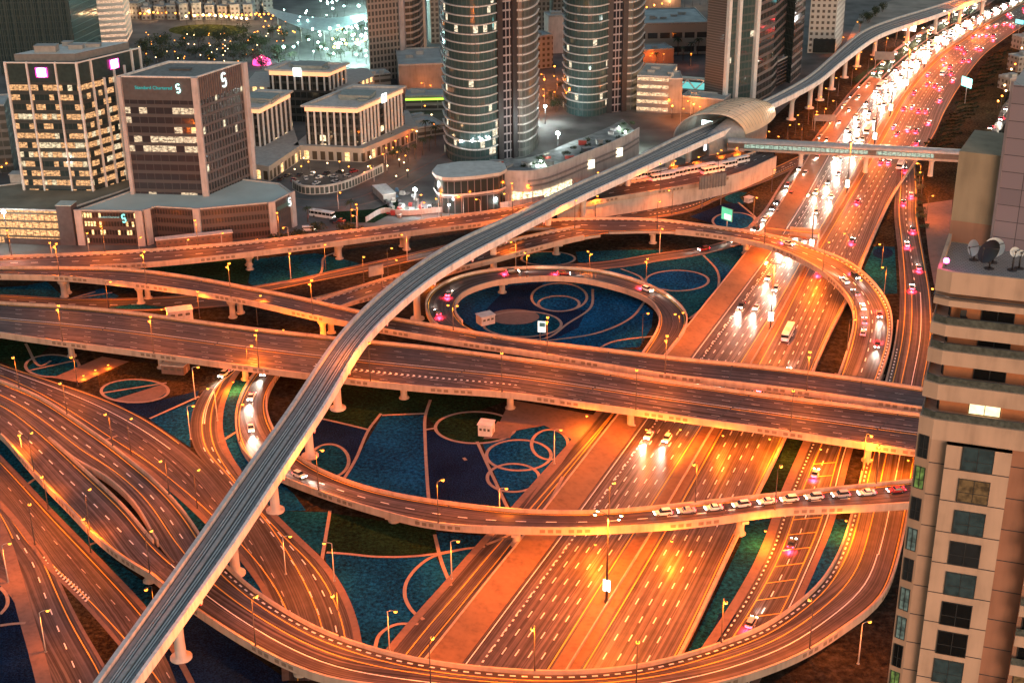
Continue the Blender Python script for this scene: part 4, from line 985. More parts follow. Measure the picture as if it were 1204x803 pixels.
CURT = facade('tower_teal', (.045, .08, .08), (.05, .065, .065), 4.3, 2.6, (.06, .80), (.06, .94), .33, (1, .8, .55), .45, .06, .06, 2.2, (.6, 1, .95))
CURT2 = facade('tower_grey', (.06, .065, .06), (.15, .145, .14), 4.3, 3.4, (.08, .72), (.06, .94), .22, (1, .8, .5), .7, .08, .3, 7.7)
DARKSH = plain('shaft_dark', (.028, .022, .024), .5); GRID = facade('shaft_grid', (.02, .02, .025), (.26, .23, .24), 4.3, 2.0, (.1, .9), (.12, .88), .03, seed=1.1)
BANDM = plain('band_white', (.58, .58, .57), .45, var=.05)
def lobes(label, left, right, mid, back, h, z1):
    sm_ = lambda L, n: [(p.x, p.y) for p in resample(spline([Vector(q) for q in L]), n)]
    left, right = sm_(left, 15), sm_(right, 10)
    px = left + mid + right + back; per = [0] * (len(left) - 1) + [1] + [2] * (len(mid) - 1) + [1] + [3] * (len(right) - 1) + [3] * (len(back) + 1)
    t, F = tall(label, px, [CURT, DARKSH, GRID, CURT2], per[:len(px)], h)
    bands(t, F, 8, z1, 4.3, BANDM, edges=list(range(len(left) - 1)) + list(range(len(left) + len(mid), len(left) + len(mid) + len(right) - 1)), hgt=.45)
    for i in (len(left) - 1, len(left) + len(mid) - 1): fin(t, F, i, .5, 0, h, 3.0, 1.2, DARKSH, 'dark_shaft')
    return t, F
t, F = lobes('curved banded residential tower with a dark vertical shaft, at the middle of the skyline', [(523, 178), (526, 186), (534, 191), (547, 194.5), (562, 195.5), (576, 193), (586, 189)], [(607, 185), (615, 185), (623, 182), (630, 176), (633, 168)], [(591, 188), (603, 186)], [(622, 156), (535, 160)], 150, 140)
FL4 = glow('flood_white', (.92, 1, 1), 22.0)
for px in ((542,167),(555,166),(566,164),(574.5,162)):
    i = min(range(14), key=lambda k: abs(proj((*F[k], 20))[0] - px[0])); p = at(px[0], px[1] + 12, 0); q = Vector(F[i]); 
    g = MB(); d = Vector((0, 0, CAMZ)) - Vector((q.x, q.y, 14)); 
    c = Vector((p.x, p.y, 0)); zz = zat(px[0], px[1], (0, q.y - 2)); c = at(px[0], px[1], zz); g.lathe((c.x, c.y, c.z), [(0, -.5), (.5, -.3), (.6, 0), (.5, .3), (0, .5)], 10); g.build('floodlight', FL4, t)
t, F = lobes('second curved banded tower with twin dark shafts, behind the station walkway', [(662, 126), (665, 132), (674, 136), (688, 138), (702, 137), (714, 133)], [(735, 131), (743, 130), (750, 125), (755, 117)], [(718, 133), (730, 131.5)], [(742, 105), (672, 108)], 160, 130)
B6G = facade('grid_pale', (.03, .035, .035), (.30, .27, .245), 3.9, 2.3, (.08, .74), (.22, .82), .16, (1, .72, .42), 1.2, .05, .3, 3.1)
B6C = facade('balconies', (.03, .035, .03), (.36, .33, .30), 3.9, 4.5, (.30, .98), (.02, .98), .12, (1, .8, .45), 1.0, .05, .4, 4.4)
t, F = tall('pale gridded apartment tower with a rounded balcony side, left of the curved tower', [(436, 97), (474, 92), (479, 85), (487, 84), (495, 80), (500, 73), (492, 58), (450, 62)], [B6G, B6C, FIN_P], [0, 2, 1, 1, 1, 1, 0, 0], 120)
fin(t, F, 0, 1.0, 0, 120, 3, 1.5, FIN_P, 'corner_column'); fin(t, F, 4, .9, 0, 120, 2, 1.5, STONE, 'corner_column')
STRP = facade('slab_dark', (.02, .04, .045), (.035, .06, .06), 4.0, 1.5, (.05, .9), (.2, .8), .22, (.9, .95, .7), 1.0, .1, .08, 5.5)
t, F = tall('dark green glass tower with close vertical fins at the top left corner', [(2, 88), (92, 86), (122, 70), (40, 62)], [STRP], None, 170)
for k in range(20): fin(t, F, 0, (k + .5) / 20, 0, 160, .45, 1.0, plain('fin_green', (.05, .075, .075), .3), 'fin')
BND = facade('slab_bands', (.10, .07, .06), (.46, .42, .38), 3.8, 9, (.1, .55), (.01, .99), .85, (1, .62, .4), .35, .1, .3, 6.1)
tall('striped white mid-rise behind the pink signed glass tower', [(119, 52), (150, 50), (156, 38), (126, 38)], [BND], None, 46)
B9S = facade('slab_brown', (.085, .075, .07), (.15, .13, .12), 1.4, 40, (.1, .85), (0, 1), .0, seed=1)
B9G = facade('glass_curve', (.04, .045, .045), (.13, .10, .10), 5.0, 5, (.25, .9), (.02, .98), .16, (1, .85, .7), 1.2, .1, .06, 3.3, (.7, 1, .9))
t, F = tall('tall brown slab tower with pale curved fins above the station', [(827, 126), (849, 131), (884, 124), (906, 111), (922, 92), (900, 78), (845, 92)], [B9S, CURT, B9G], [0, 1, 2, 2, 2, 0, 0], 190)
for f in (.0, .34): fin(t, F, 1, f + .03, 0, 190, 2.0, 2.2, FIN_W, 'fin')
fin(t, F, 1, .97, 0, 190, 2.4, 2.2, FIN_W, 'fin')
t, F = tall('dark glass tower with white lit zigzag panels, right of the brown slab tower', [(905, 90), (929, 99), (941, 88), (932, 66), (910, 68)], [STRP, B9G], [0, 1, 1, 0, 0], 180)
for k in range(6):
    M = face_M(F, 0, .35, 42 + k * 10.0, .4); g = MB(); g.box((0, 0, 0), (2.6 + (k % 2), 3.2, .3), M=M); g.build('lit_panel', glow('panel_white', (.8, 1, .95), .8), t)
B10 = facade('punched_grey', (.03, .03, .03), (.34, .36, .35), 3.6, 3.4, (.25, .75), (.25, .75), .12, (1, .75, .4), 1.4, .2, .5, 2.0)
t, F = tall('square grey block with punched dark windows beside the far viaduct', [(949, 63), (980, 63.5), (990, 50), (960, 48)], [B10], None, 70)
g = MB(); M = face_M(F, 0, .62, 5, .3); g.box((0, 0, 0), (14, 9, .5), M=M); g.build('entrance_glazing', DARKG, t)
# --- mid-ground blocks
BEIGE = concrete('beige_wall', (.22, .21, .20)); PINKB = concrete('pink_wall', (.42, .28, .22)); GREYB = concrete('grey_wall', (.28, .28, .27)); WHITEB = concrete('white_wall', (.55, .52, .50))
HSE = facade('house_windows', (.05, .04, .03), (.28, .26, .24), 3.4, 3.2, (.25, .75), (.25, .75), .25, (1, .55, .22), .35, .1, .5, 2.5)
STRL = facade('lit_strips', (.04, .04, .035), (.22, .19, .17), 4.2, 7, (.25, .7), (.03, .97), .85, (1, .62, .34), .45, .1, .4, 1.4)
GARD = facade('garage', (.05, .05, .045), (.28, .27, .25), 3.4, 9, (.35, .85), (.03, .97), .3, (1, .6, .3), .9, .1, .5, 8.8)
BIG = facade('big_windows', (.06, .06, .06), (.34, .33, .31), 9, 8, (.2, .6), (.1, .9), .1, (1, .8, .5), .8, seed=2.8)
def block(label, fl, fr, depth, h, mats, cat='building', units=2, roofm=None, name='building', group=None):
    a, b = at(*fl), at(*fr); d = (b - a).normalized(); n = Vector((-d.y, d.x, 0)) * depth
    F = [(a.x, a.y), (b.x, b.y), (b.x + n.x, b.y + n.y), (a.x + n.x, a.y + n.y)]
    t = empty(name); tag(t, label, cat, group); shell_b(t, F, 0, h, mats, None, roofmat=[CONC_R, roofm or ROOF], rim=.8)
    rooftop(t, F, h, [(random.uniform(.2, .8), random.uniform(.3, .7), random.uniform(2.5, 5), random.uniform(2, 4), random.uniform(1, 2.2)) for _ in range(units)]); return t, F
block('grey office block cut by the left edge behind the golden podium', (-60, 208), (17, 203), 22, 33, [CURT2])
block('plain beige windowless box building left of the curved banded tower', (470, 112), (524, 110), 45, 17, [BEIGE])
t, F = block('long low block with a glowing green strip below its roof', (477, 131), (526, 130), 16, 8, [GARD])
g = MB(); M = face_M(F, 0, .5, 6.6, .3); L = ept(F, 0, .5)[2]; g.box((0, 0, 0), (L, 1.0, .3), M=M); g.build('light_strip', glow('strip_green', (.35, .75, .05), 1.0), t)
block('open parking garage deck with lamp dots beside the curved tower', (470, 166), (524, 158), 22, 5, [GARD])
block('small white block with dark windows seen between the two curved towers', (631, 82), (650, 80), 16, 20, [HSE]); block('grey box with a white slotted side seen between the two curved towers', (645, 64), (664, 63), 14, 24, [WHITEB])
block('car park building with rows of bright strip windows beside the second curved tower', (748, 132), (786, 134), 30, 20, [STRL]); block('brown stone block next to the turquoise truss bridge', (785, 134), (801, 134), 18, 19, [BEIGE], units=1)
block('wide grey hall with a row of tall windows behind the orange pink block', (745, 66), (832, 64), 50, 20, [BIG], units=5); block('orange pink low block lit by street lamps near the palms', (748, 78), (792, 75), 18, 9, [PINKB])
block('low brown block at the foot of the slab tower', (800, 133), (850, 138), 14, 9, [BEIGE])
block('stepped orange-lit hall near the top edge beyond the second curved tower', (752, 16), (800, 14), 30, 14, [PINKB], units=3)
t = empty('truss_bridge'); tag(t, 'turquoise lit truss skybridge between the brown blocks', 'footbridge')
a, b = at(790, 97, 12), at(829, 100, 12); dv = b - a; L = dv.length; rz = math.atan2(dv.y, dv.x); c = lerp(a, b, .5); g = MB(); g.box((c.x, c.y, 9.2), (L, 5, .6), rz); g.build('deck', SHELLG, t); g = MB(); g.box((c.x, c.y, 15), (L, 5, .8), rz); g.build('roof', SHELLG, t)
g = MB(); g.box((c.x, c.y, 11), (L, 4.6, 2.6), rz); g.build('glass', glow('truss_teal', (.10, .38, .36), .55), t)
g = MB(); nv_ = Vector((dv.y, -dv.x, 0)).normalized() * 2.6
for k in range(4):
    p, q = a + dv * (k / 4) + nv_, a + dv * ((k + 1) / 4) + nv_; lo, hi = 9.5, 14.8; g.tube([(p.x, p.y, lo if k % 2 else hi), (q.x, q.y, hi if k % 2 else lo)], .35, 6)
g.build('truss', WHITEB, t)
# lattice-faced garage right of the slab tower
block('garage with dark diagonal louvres beside the viaduct and shell station', (880, 121), (926, 96), 16, 15, [facade('louvre', (.03, .03, .03), (.14, .11, .11), 2.2, 60, (.15, .85), (0, 1), .02, seed=1.7)])
# --- glazed pavilion and curved podium by the curved towers
t = empty('glass_pavilion'); tag(t, 'rounded glass pavilion with flat pale disc roof above the construction yard', 'pavilion')
Pp = [(508, 201), (512, 206), (520, 208.5), (532, 209), (560, 207), (588, 203), (596, 199), (593, 192), (575, 189), (540, 190), (514, 194)]
F = foot(Pp, 17); GP = facade('pavilion_glass', (.035, .04, .038), (.12, .10, .10), 7.6, 3.0, (.03, .94), (.06, .94), .08, (1, .8, .6), .6, .1, .1, 6.4)
g = MB(); g.prism(shrink(F, 1.0), 0, 15.6, 0, None); g.build('glass_wall', GP, t); g = MB(); g.prism(F, 15.6, 17, 0, 1, bottom=True); g.build('roof', [STONE, plain('disc_roof', (.50, .54, .52), .7, var=.12, scale=.3)], t)
g = MB(); g.prism(shrink(F, .4), 8.2, 9.2, 0, None); g.build('floor_edge', STONE, t)
t = empty('curved_podium'); tag(t, 'long sweeping pale podium wall with a lit shopfront strip below the curved towers', 'podium')
W_ = [(590, 221), (620, 221.5), (640, 219), (662, 211), (686, 201), (710, 192), (735, 182.5), (752, 176.5)]
top = spline([at(x, y - 19, 14) for x, y in [(590, 221.5), (620, 222), (640, 219), (662, 211.5), (686, 201.5), (710, 192), (735, 181), (752, 171)]])
g = MB(); back = [p + Vector((-6, 30, 0)) for p in top]; dnz = lambda P, z: [Vector((p.x, p.y, z)) for p in P]
g.ribbon(dnz(top, 0), dnz(top, 14.8)); g.build('wall', concrete('podium_pale', (.46, .42, .40)), t)
g = MB(); bk = [p + Vector((-.3, .6, 0)) for p in top]; g.ribbon(dnz(top, 14.8), dnz(bk, 14.8)); g.ribbon(dnz(bk, 14.8), dnz(bk, 11)); g.build('wall_top', CONC_W, t)
g = MB(); g.ribbon(dnz(bk, 11.2), dnz(back, 11.2)); g.build('terrace', plain('terrace', (.22, .23, .22), .8, var=.3, scale=.3), t)
g = MB(); fr = [p + Vector((.25, -.5, 0)) for p in top]; i0, i1 = int(len(fr) * .05), int(len(fr) * .5); g.ribbon(dnz(fr[i0:i1], 1.0), dnz(fr[i0:i1], 5.0)); g.build('shopfront', facade('shop_lit', (.1, .08, .05), (.3, .25, .2), 6, 5, (.05, .85), (.03, .97), .99, (1, .74, .42), .9, .1, .4, 9.1), t)
for z_ in (7.2, 9.6): 
    g = MB(); g.ribbon(dnz(fr[int(len(fr) * .15):], z_), dnz(fr[int(len(fr) * .15):], z_ + 1.0)); g.build('louvre_band', plain('louvre_grey', (.22, .21, .21), .6), t)
BB = glow('lit_board', (1, .85, .55), .9)
for f in (.62, .80): 
    p = top[int(len(top) * f)]; g = MB(); g.box((p.x + .5, p.y - .9, 8.5), (3.6, .3, 4.2), math.radians(30)); g.build('lit_panel', BB, t)
# ------------------------------------------------------------------ apartment tower at the right edge
TZ = 150.0
APW = concrete('apart_wall', (.48, .30, .20)); APL = concrete('apart_band', (.56, .37, .255)); APD = concrete('apart_dark', (.36, .18, .11)); APR = plain('apart_recess', (.52, .20, .09), .8)
TILE = plain('tile_mauve', (.24, .20, .22), .35, var=.2, scale=.3); OLIVE = concrete('penthouse_olive', (.34, .26, .165)); JOINT = plain('joint_dark', (.06, .05, .05), .7)
GLZ = plain('rail_glass', (.09, .10, .085), .35, var=.35, scale=2.5); DG = plain('door_glass', (.012, .012, .012), .12)
ap = empty('apartment_tower'); tag(ap, 'tall tan apartment tower with balconies filling the right edge', 'tower')
Aa, Bb, Cc, Dd = at(1102, 316, TZ), at(1120, 320, TZ), at(1240, 332.5, TZ), at(1115, 277, TZ)
u = (Cc - Bb); u.z = 0; u.normalize(); nF = Vector((u.y, -u.x, 0)); bk = -nF
Cc = Bb + u * 24; Cb = Cc + bk * 22; Dd = Aa + (Dd - Aa) * 1.0; Db = Dd + (Dd - Aa).normalized() * 8
base = [Db, Aa, Bb, Cc, Cb]
def inset(P, d):
    F = [(p.x, p.y) for p in P]; return shrink(F, d)
def ring(z0, z1, P, mat, name, top=False, bottom=False):
    F = [(p.x, p.y) for p in P]; g = MB(); g.prism(F, z0, z1, 0, 0 if top else None, bottom=bottom); return g.build(name, mat, ap)
bandpx = [(1102, 316, 1100.5, 341), (1098.5, 349, 1097.5, 356), (1095, 378, 1094, 391), (1091.5, 408, 1089.5, 424), (1086.5, 447, 1084.5, 465), (1081.5, 488, 1079.5, 511)]
BZ = [(zat(a, b, Aa), zat(c, d, Aa)) for a, b, c, d in bandpx]
zlow = BZ[-1][1]
# core behind the balconies
core = [Db + (Aa - Db).normalized() * -1, Aa + bk * 2.6 + u * 1.6, Bb + bk * 2.4 + u * .3, Cc + bk * 2.4, Cb]
F = [(p.x, p.y) for p in core]; g = MB(); g.prism(F, zlow - .5, TZ - .9, 0, None); g.build('recessed_wall', APR, ap)
for k, (zt, zb) in enumerate(BZ):
    ring(zb, zt, base, APL, 'balcony_band', top=(k > 0), bottom=True)
    if k > 1:
        # glass rail on the band + slab behind
        P = [Db, Aa + u * .25 - nF * .25, Bb - nF * .25, Cc - nF * .25]; rg = MB()
        for a, b in zip(P, P[1:]):
            rg.face([(a.x, a.y, zt), (b.x, b.y, zt), (b.x, b.y, zt + .75), (a.x, a.y, zt + .75)])
        rg.build('railing', GLZ, ap)
        rg = MB(); 
        for a, b in zip(P, P[1:]): rg.tube([(a.x, a.y, zt + .8), (b.x, b.y, zt + .8)], .05, 5)
        rg.build('handrail', STEEL, ap)
# roof terrace
F = inset(base, .45); g = MB(); g.face([(*p, BZ[0][0] - .9) for p in F]); g.prism(list(reversed(F)), BZ[0][0] - .9, BZ[0][0], 1)
n_ = len(F); OF = [(p.x, p.y) for p in base]
for k in range(n_):
    a, b, c, d = OF[k], OF[(k + 1) % n_], F[(k + 1) % n_], F[k]; g.face([(*a, BZ[0][0]), (*b, BZ[0][0]), (*c, BZ[0][0]), (*d, BZ[0][0])], 1)
TERR = NB('terrace_tiles'); uvv = TERR.geo(); br = TERR.n('ShaderNodeTexBrick'); br.inputs['Scale'].default_value = .9; br.inputs['Color1'].default_value = (.36, .35, .33, 1); br.inputs['Color2'].default_value = (.30, .29, .27, 1); br.inputs['Mortar'].default_value = (.12, .12, .11, 1); br.inputs['Mortar Size'].default_value = .03; TERR.l(uvv, br.inputs['Vector']); TERR.l(br.outputs[0], TERR.b.inputs['Base Color'])
g.build('roof_terrace', [TERR.m, APL], ap)
rl = MB(); P = [Db, Aa, Bb, Cc]
for a, b in zip(P, P[1:]): rl.tube([(a.x + nF.x * .1, a.y + nF.y * .1, BZ[1][0] + .35), (b.x + nF.x * .1, b.y + nF.y * .1, BZ[1][0] + .35)], .06, 5)
rl.build('ledge_rail', STEEL, ap)
# balcony doors per level
def vwin(o, x0, x1, z0, z1, d, name='window', lit=None, parent=ap, frame=True, cols=2, rowsn=2, ax=None, nn=None, curtain=None):
    ax = ax or u; nn = nn or nF; g = MB(); q = lambda x, z, dd: (o.x + ax.x * x + nn.x * dd, o.y + ax.y * x + nn.y * dd, z)
    f = .09
    fr = MB()
    for xa, xb, za, zb in [(x0, x0 + f, z0, z1), (x1 - f, x1, z0, z1), (x0 + f, x1 - f, z0, z0 + f), (x0 + f, x1 - f, z1 - f, z1)] + [(x0 + (x1 - x0) * i / cols - .04, x0 + (x1 - x0) * i / cols + .04, z0 + f, z1 - f) for i in range(1, cols)] + ([(x0 + f, x1 - f, z0 + (z1 - z0) * .42 - .04, z0 + (z1 - z0) * .42 + .04)] if rowsn == 2 else []):
        fr.face([q(xa, za, d + .06), q(xb, za, d + .06), q(xb, zb, d + .06), q(xa, zb, d + .06)]); fr.face([q(xa, za, d), q(xa, za, d + .06), q(xa, zb, d + .06), q(xa, zb, d)]); fr.face([q(xb, za, d + .06), q(xb, za, d), q(xb, zb, d), q(xb, zb, d + .06)])
    w = fr.build(name, plain('frame_dark', (.035, .035, .035), .5), parent)
    g.face([q(x0, z0, d), q(x1, z0, d), q(x1, z1, d), q(x0, z1, d)], 0, [(0, 0), (x1 - x0, 0), (x1 - x0, z1 - z0), (0, z1 - z0)]); g.build('pane', lit or DG, w)
    return w
def room(name, col, s, dark=.3, cur=(.1, .12, .11)):
    k = NB(name); uv, a, b = k.uv(); n = k.noise(k.comb(a, b, hash(name) % 97), 1.4, 3.0); r = k.ramp(n, [(.35, (dark, dark, dark)), (.6, (1, 1, 1))])
    k.b.inputs['Base Color'].default_value = (.02, .02, .02, 1); k.b.inputs['Emission Color'].default_value = c4(col); k.l(k.math('MULTIPLY', r, s), k.b.inputs['Emission Strength']); k.b.inputs['Roughness'].default_value = .15; return k.m
RM_W = room('room_bright', (1, .78, .40), .8, .75); RM_G = room('room_curtain', (.10, .15, .13), .09, .5); RM_D = room('room_dark', (.05, .05, .045), .06, .4); RM_O = room('room_orange', (.5, .24, .08), .12, .3); RM_GR = room('room_green', (.3, .45, .1), .2, .2); RM_P = room('room_pale', (.3, .38, .3), .16, .25)
wo = Bb + bk * 2.4 + u * .3
for k in range(1, 6):
    ztop, zfl = BZ[k - 1][1] if k > 1 else BZ[1][1], BZ[k][0]
    if k == 1: continue
    zt = BZ[k - 1][1] - .05; zf = BZ[k][0] + .02
    vwin(wo, 2.9, 6.1, zf, zt - .05, .05, 'balcony_door', RM_W if k == 5 else None, cols=2, rowsn=1)
    vwin(wo, 11.5, 14.5, zf, zt - .05, .05, 'balcony_door', None, cols=2, rowsn=1)
    # side glass on the chamfer
    ca, cb = Aa + bk * 2.6 + u * 1.6, wo; ax_ = (cb - ca).normalized(); nn_ = Vector((ax_.y, -ax_.x, 0))
    vwin(ca, .1, (cb - ca).length - .1, zf, zt - .05, .04, 'balcony_door', RM_D, cols=1, rowsn=1, ax=ax_, nn=nn_)
# chairs / plant on the balconies are things of their own
def balc_chair(p, z, lab):
    t = empty('outdoor_chair', (p.x, p.y, z)); tag(t, lab, 'chair'); m_ = BLACKP
    g = MB(); g.box((0, 0, .45), (.6, .6, .1)); g.build('seat', m_, t); g = MB(); g.box((0, .28, .8), (.6, .08, .7)); g.build('backrest', m_, t)
    for x in (-.26, .26):
        for y in (-.26, .26): g = MB(); g.box((x, y, .2), (.06, .06, .4)); g.build('leg', m_, t)
balc_chair(Bb + u * 1.6 + bk * 1.4, BZ[2][0] + .02, 'dark balcony chair left of the glass door on the topmost balcony'); balc_chair(Bb + u * 8.6 + bk * 1.4, BZ[2][0] + .02, 'dark balcony chair near the right edge on the topmost balcony')
# lower shaft
zb0 = 0.0
chA, chB = Aa, Bb
wallF = lambda P: [(p.x, p.y) for p in P]
o0 = Bb
segs = [(0, 1.55, 0, APW), (1.55, 7.95, .8, APL), (7.95, 11.0, -1.6, APD), (11.0, 24, .3, APR)]
low = [Db, Aa, Bb, Bb + u * 1.55, Bb + u * 1.55 + nF * .8, Bb + u * 7.95 + nF * .8, Bb + u * 7.95 - nF * 1.6, Bb + u * 11.0 - nF * 1.6, Bb + u * 11.0 - nF * .4, Cc - nF * .4, Cb]
g = MB(); g.prism(wallF(low), 0, zlow, 0, None, [1, 1, 0, 0, 2, 3, 3, 3, 3, 0, 0]); g.build('shaft_wall', [APW, APW, APL, APD], ap)
wtop = [527, 564.5, 601.5, 638, 674, 709, 743, 776, 808]
cbay = Bb + u * 4.75 + nF * .8
looks = [RM_G, RM_O, RM_G, RM_D, RM_G, DG, DG, RM_G, RM_D]
lk2 = [RM_D, RM_GR, RM_D, RM_P, RM_D, RM_P, RM_P, DG, RM_GR]
zs = []
for k, y in enumerate(wtop):
    x = 1147 - (y - 527) * .118; zt = zat(x, y, cbay); zb = zat(x - 3, y + (27 if k else 28), cbay); zs.append((zt, zb))
    vwin(Bb + nF * .8, 3.15, 6.3, zb, zt, .04, 'window', looks[k], cols=2)
    ch = (Bb - Aa); chL = ch.length; axc = ch.normalized(); axc.z = 0; axc.normalize(); nnc = Vector((axc.y, -axc.x, 0))
    vwin(Aa, .25, chL * .86, zb + .25, zt + .15, .04, 'window', lk2[k], cols=2, ax=axc, nn=nnc)
    # joint grooves
    jt = MB(); zz = zt + .85
    for a_, b_, mt in ((Bb, Bb + u * 1.55, 0), (Bb + u * 1.55 + nF * .8, Bb + u * 7.95 + nF * .8, 0), (Bb + u * 7.95 - nF * 1.6, Bb + u * 11 - nF * 1.6, 0)):
        a2, b2 = a_ + nF * .012, b_ + nF * .012; jt.face([(a2.x, a2.y, zz), (b2.x, b2.y, zz), (b2.x, b2.y, zz + .12), (a2.x, a2.y, zz + .12)])
    if k: jt.build('joint', JOINT, ap)
    # right-hand balconies
    bb = MB(); c0 = Bb + u * 11.0 + nF * .3; c1 = Bb + u * 24 + nF * .3; zz = zb - .25
    F4 = [c0, c1, c1 + bk * 1.2, c0 + bk * 1.2]; bb.prism(wallF(F4), zz - 1.25, zz + .1, 0, 0, bottom=True); bb.build('balcony_band', APL, ap)
    rg = MB(); a, b = c0 - nF * .1, c1 - nF * .1; rg.face([(a.x, a.y, zz + .1), (b.x, b.y, zz + .1), (b.x, b.y, zz + .95), (a.x, a.y, zz + .95)]); rg.build('railing', GLZ, ap)
    vwin(Bb + u * 11 - nF * .4, .5, 5.2, zz + .1, zt + .3, .03, 'balcony_door', RM_O if k % 3 == 1 else DG, cols=3, rowsn=1)
# rooftop volumes
rz0 = BZ[0][0] - .9
p0, p1 = at(1115, 284, rz0), at(1165, 291, rz0)
hz = zat(1127, 178, p0)
v = (p1 - p0).normalized(); vb = Vector((-v.y, v.x, 0))
g = MB(); g.prism(wallF([p0, p1, p1 + vb * 9, p0 + vb * 9]), rz0 + .0, hz, 0, 0); g.build('penthouse_wall', OLIVE, ap)
g = MB(); q0, q1 = p0 - vb * .05, p1 - vb * .05; g.face([(q0.x, q0.y, rz0 + .1), (q1.x, q1.y, rz0 + .1), (q1.x, q1.y, rz0 + 2.4), (q0.x, q0.y, rz0 + 2.4)]); g.build('wall_base', APD, ap)
p2 = p1 - vb * .5; p3 = p1 + v * 14 - vb * .5; hz2 = zat(1184, 100, p2)
TL = NB('tiles_purple'); bt = TL.n('ShaderNodeTexBrick'); bt.offset = 0.0; bt.inputs['Scale'].default_value = 1.0; bt.inputs['Brick Width'].default_value = 2.3; bt.inputs['Row Height'].default_value = 1.75; bt.inputs['Mortar Size'].default_value = .035; bt.inputs['Color1'].default_value = (.27, .215, .235, 1); bt.inputs['Color2'].default_value = (.21, .175, .195, 1); bt.inputs['Mortar'].default_value = (.05, .045, .05, 1); uvn, _, _ = TL.uv(); TL.l(uvn, bt.inputs['Vector']); TL.l(bt.outputs[0], TL.b.inputs['Base Color']); TL.b.inputs['Roughness'].default_value = .35
g = MB(); g.prism(wallF([p2, p3, p3 + vb * 12, p2 + vb * 12]), rz0, hz2, 0, 0); g.build('tiled_core', TL.m, ap)
for f, w in ((.0, .25), (.62, .25)):
    q = p2 + (p3 - p2) * f - vb * .1; g = MB(); g.box((q.x, q.y, (rz0 + hz2) / 2), (w, .3, hz2 - rz0 + .6), math.atan2(v.y, v.x)); g.build('trim', plain('trim_mauve', (.20, .17, .18), .5), ap)
# satellite dishes on the terrace
def dish(px, py, r, mat, lab, tilt=40, az=150, post=1.2, mesh=False):
    c = at(px, py, rz0); t = empty('satellite_dish', (c.x, c.y, rz0)); tag(t, lab, 'satellite dish')
    g = MB(); g.tube([(0, 0, 0), (0, 0, post)], .09, 8); g.build('post', POLE, t); g = MB(); g.lathe((0, 0, 0), [(.5, .0), (.5, .06), (0, .06)], 10); g.build('base', POLE, t)
    M = Matrix.Translation((0, 0, post + r * .5)) @ Matrix.Rotation(math.radians(az), 4, 'Z') @ Matrix.Rotation(math.radians(tilt), 4, 'Y'); g = MB(); n = 20
    for k in range(5):
        for j in range(n):
            def q(a, b): rr = r * a / 5; th = 2 * math.pi * b / n; return M @ Vector((rr * math.cos(th), rr * math.sin(th), .32 * rr * rr / r))
            P = [q(k, j), q(k, j + 1), q(k + 1, j + 1), q(k + 1, j)]
            if k == 0: P = P[1:]
            g.face(P, smooth=True)
    do = g.build('reflector', mat, t)
    g = MB(); g.tube([M @ Vector((r, 0, .32 * r)), M @ Vector((0, 0, r * .9))], .04, 5); g.tube([M @ Vector((-r * .5, r * .85, .32 * r)), M @ Vector((0, 0, r * .9))], .04, 5); g.box(tuple(M @ Vector((0, 0, r * .9))), (.16, .16, .16)); g.build('feed_arm', POLE, t)
DISHW = plain('dish_white', (.62, .66, .64), .4, var=.04); DISHD = plain('dish_mesh', (.04, .03, .03), .5)
dish(1163, 316, 1.3, DISHD, 'large dark mesh satellite dish on the terrace of the tan tower', 55, 200, 1.0); dish(1145, 306, .85, DISHW, 'white satellite dish left of the large dark mesh dish', 80, 200, .9); dish(1167, 309, 1.0, DISHW, 'white satellite dish right behind the large dark mesh dish', 60, 250, 1.1)
dish(1190, 318, .5, DISHW, 'small round white dish on a post right of the mesh dish', 70, 262, 1.7); dish(1198, 316, .32, DISHW, 'smallest white dish at the far right end of the terrace', 70, 262, 1.5)
c = at(1112, 313, BZ[0][0]); t = empty('obstruction_light', (c.x, c.y, BZ[0][0])); tag(t, 'glowing pink red warning light on the terrace corner', 'lamp'); g = MB(); g.tube([(0, 0, 0), (0, 0, .3)], .06, 6); g.build('stem', POLE, t); g = MB(); g.lathe((0, 0, .3), [(0, 0), (.26, .1), (.3, .3), (.2, .5), (0, .55)], 12); g.build('lens', glow('warn_pink', (1, .05, .32), 9.0), t)
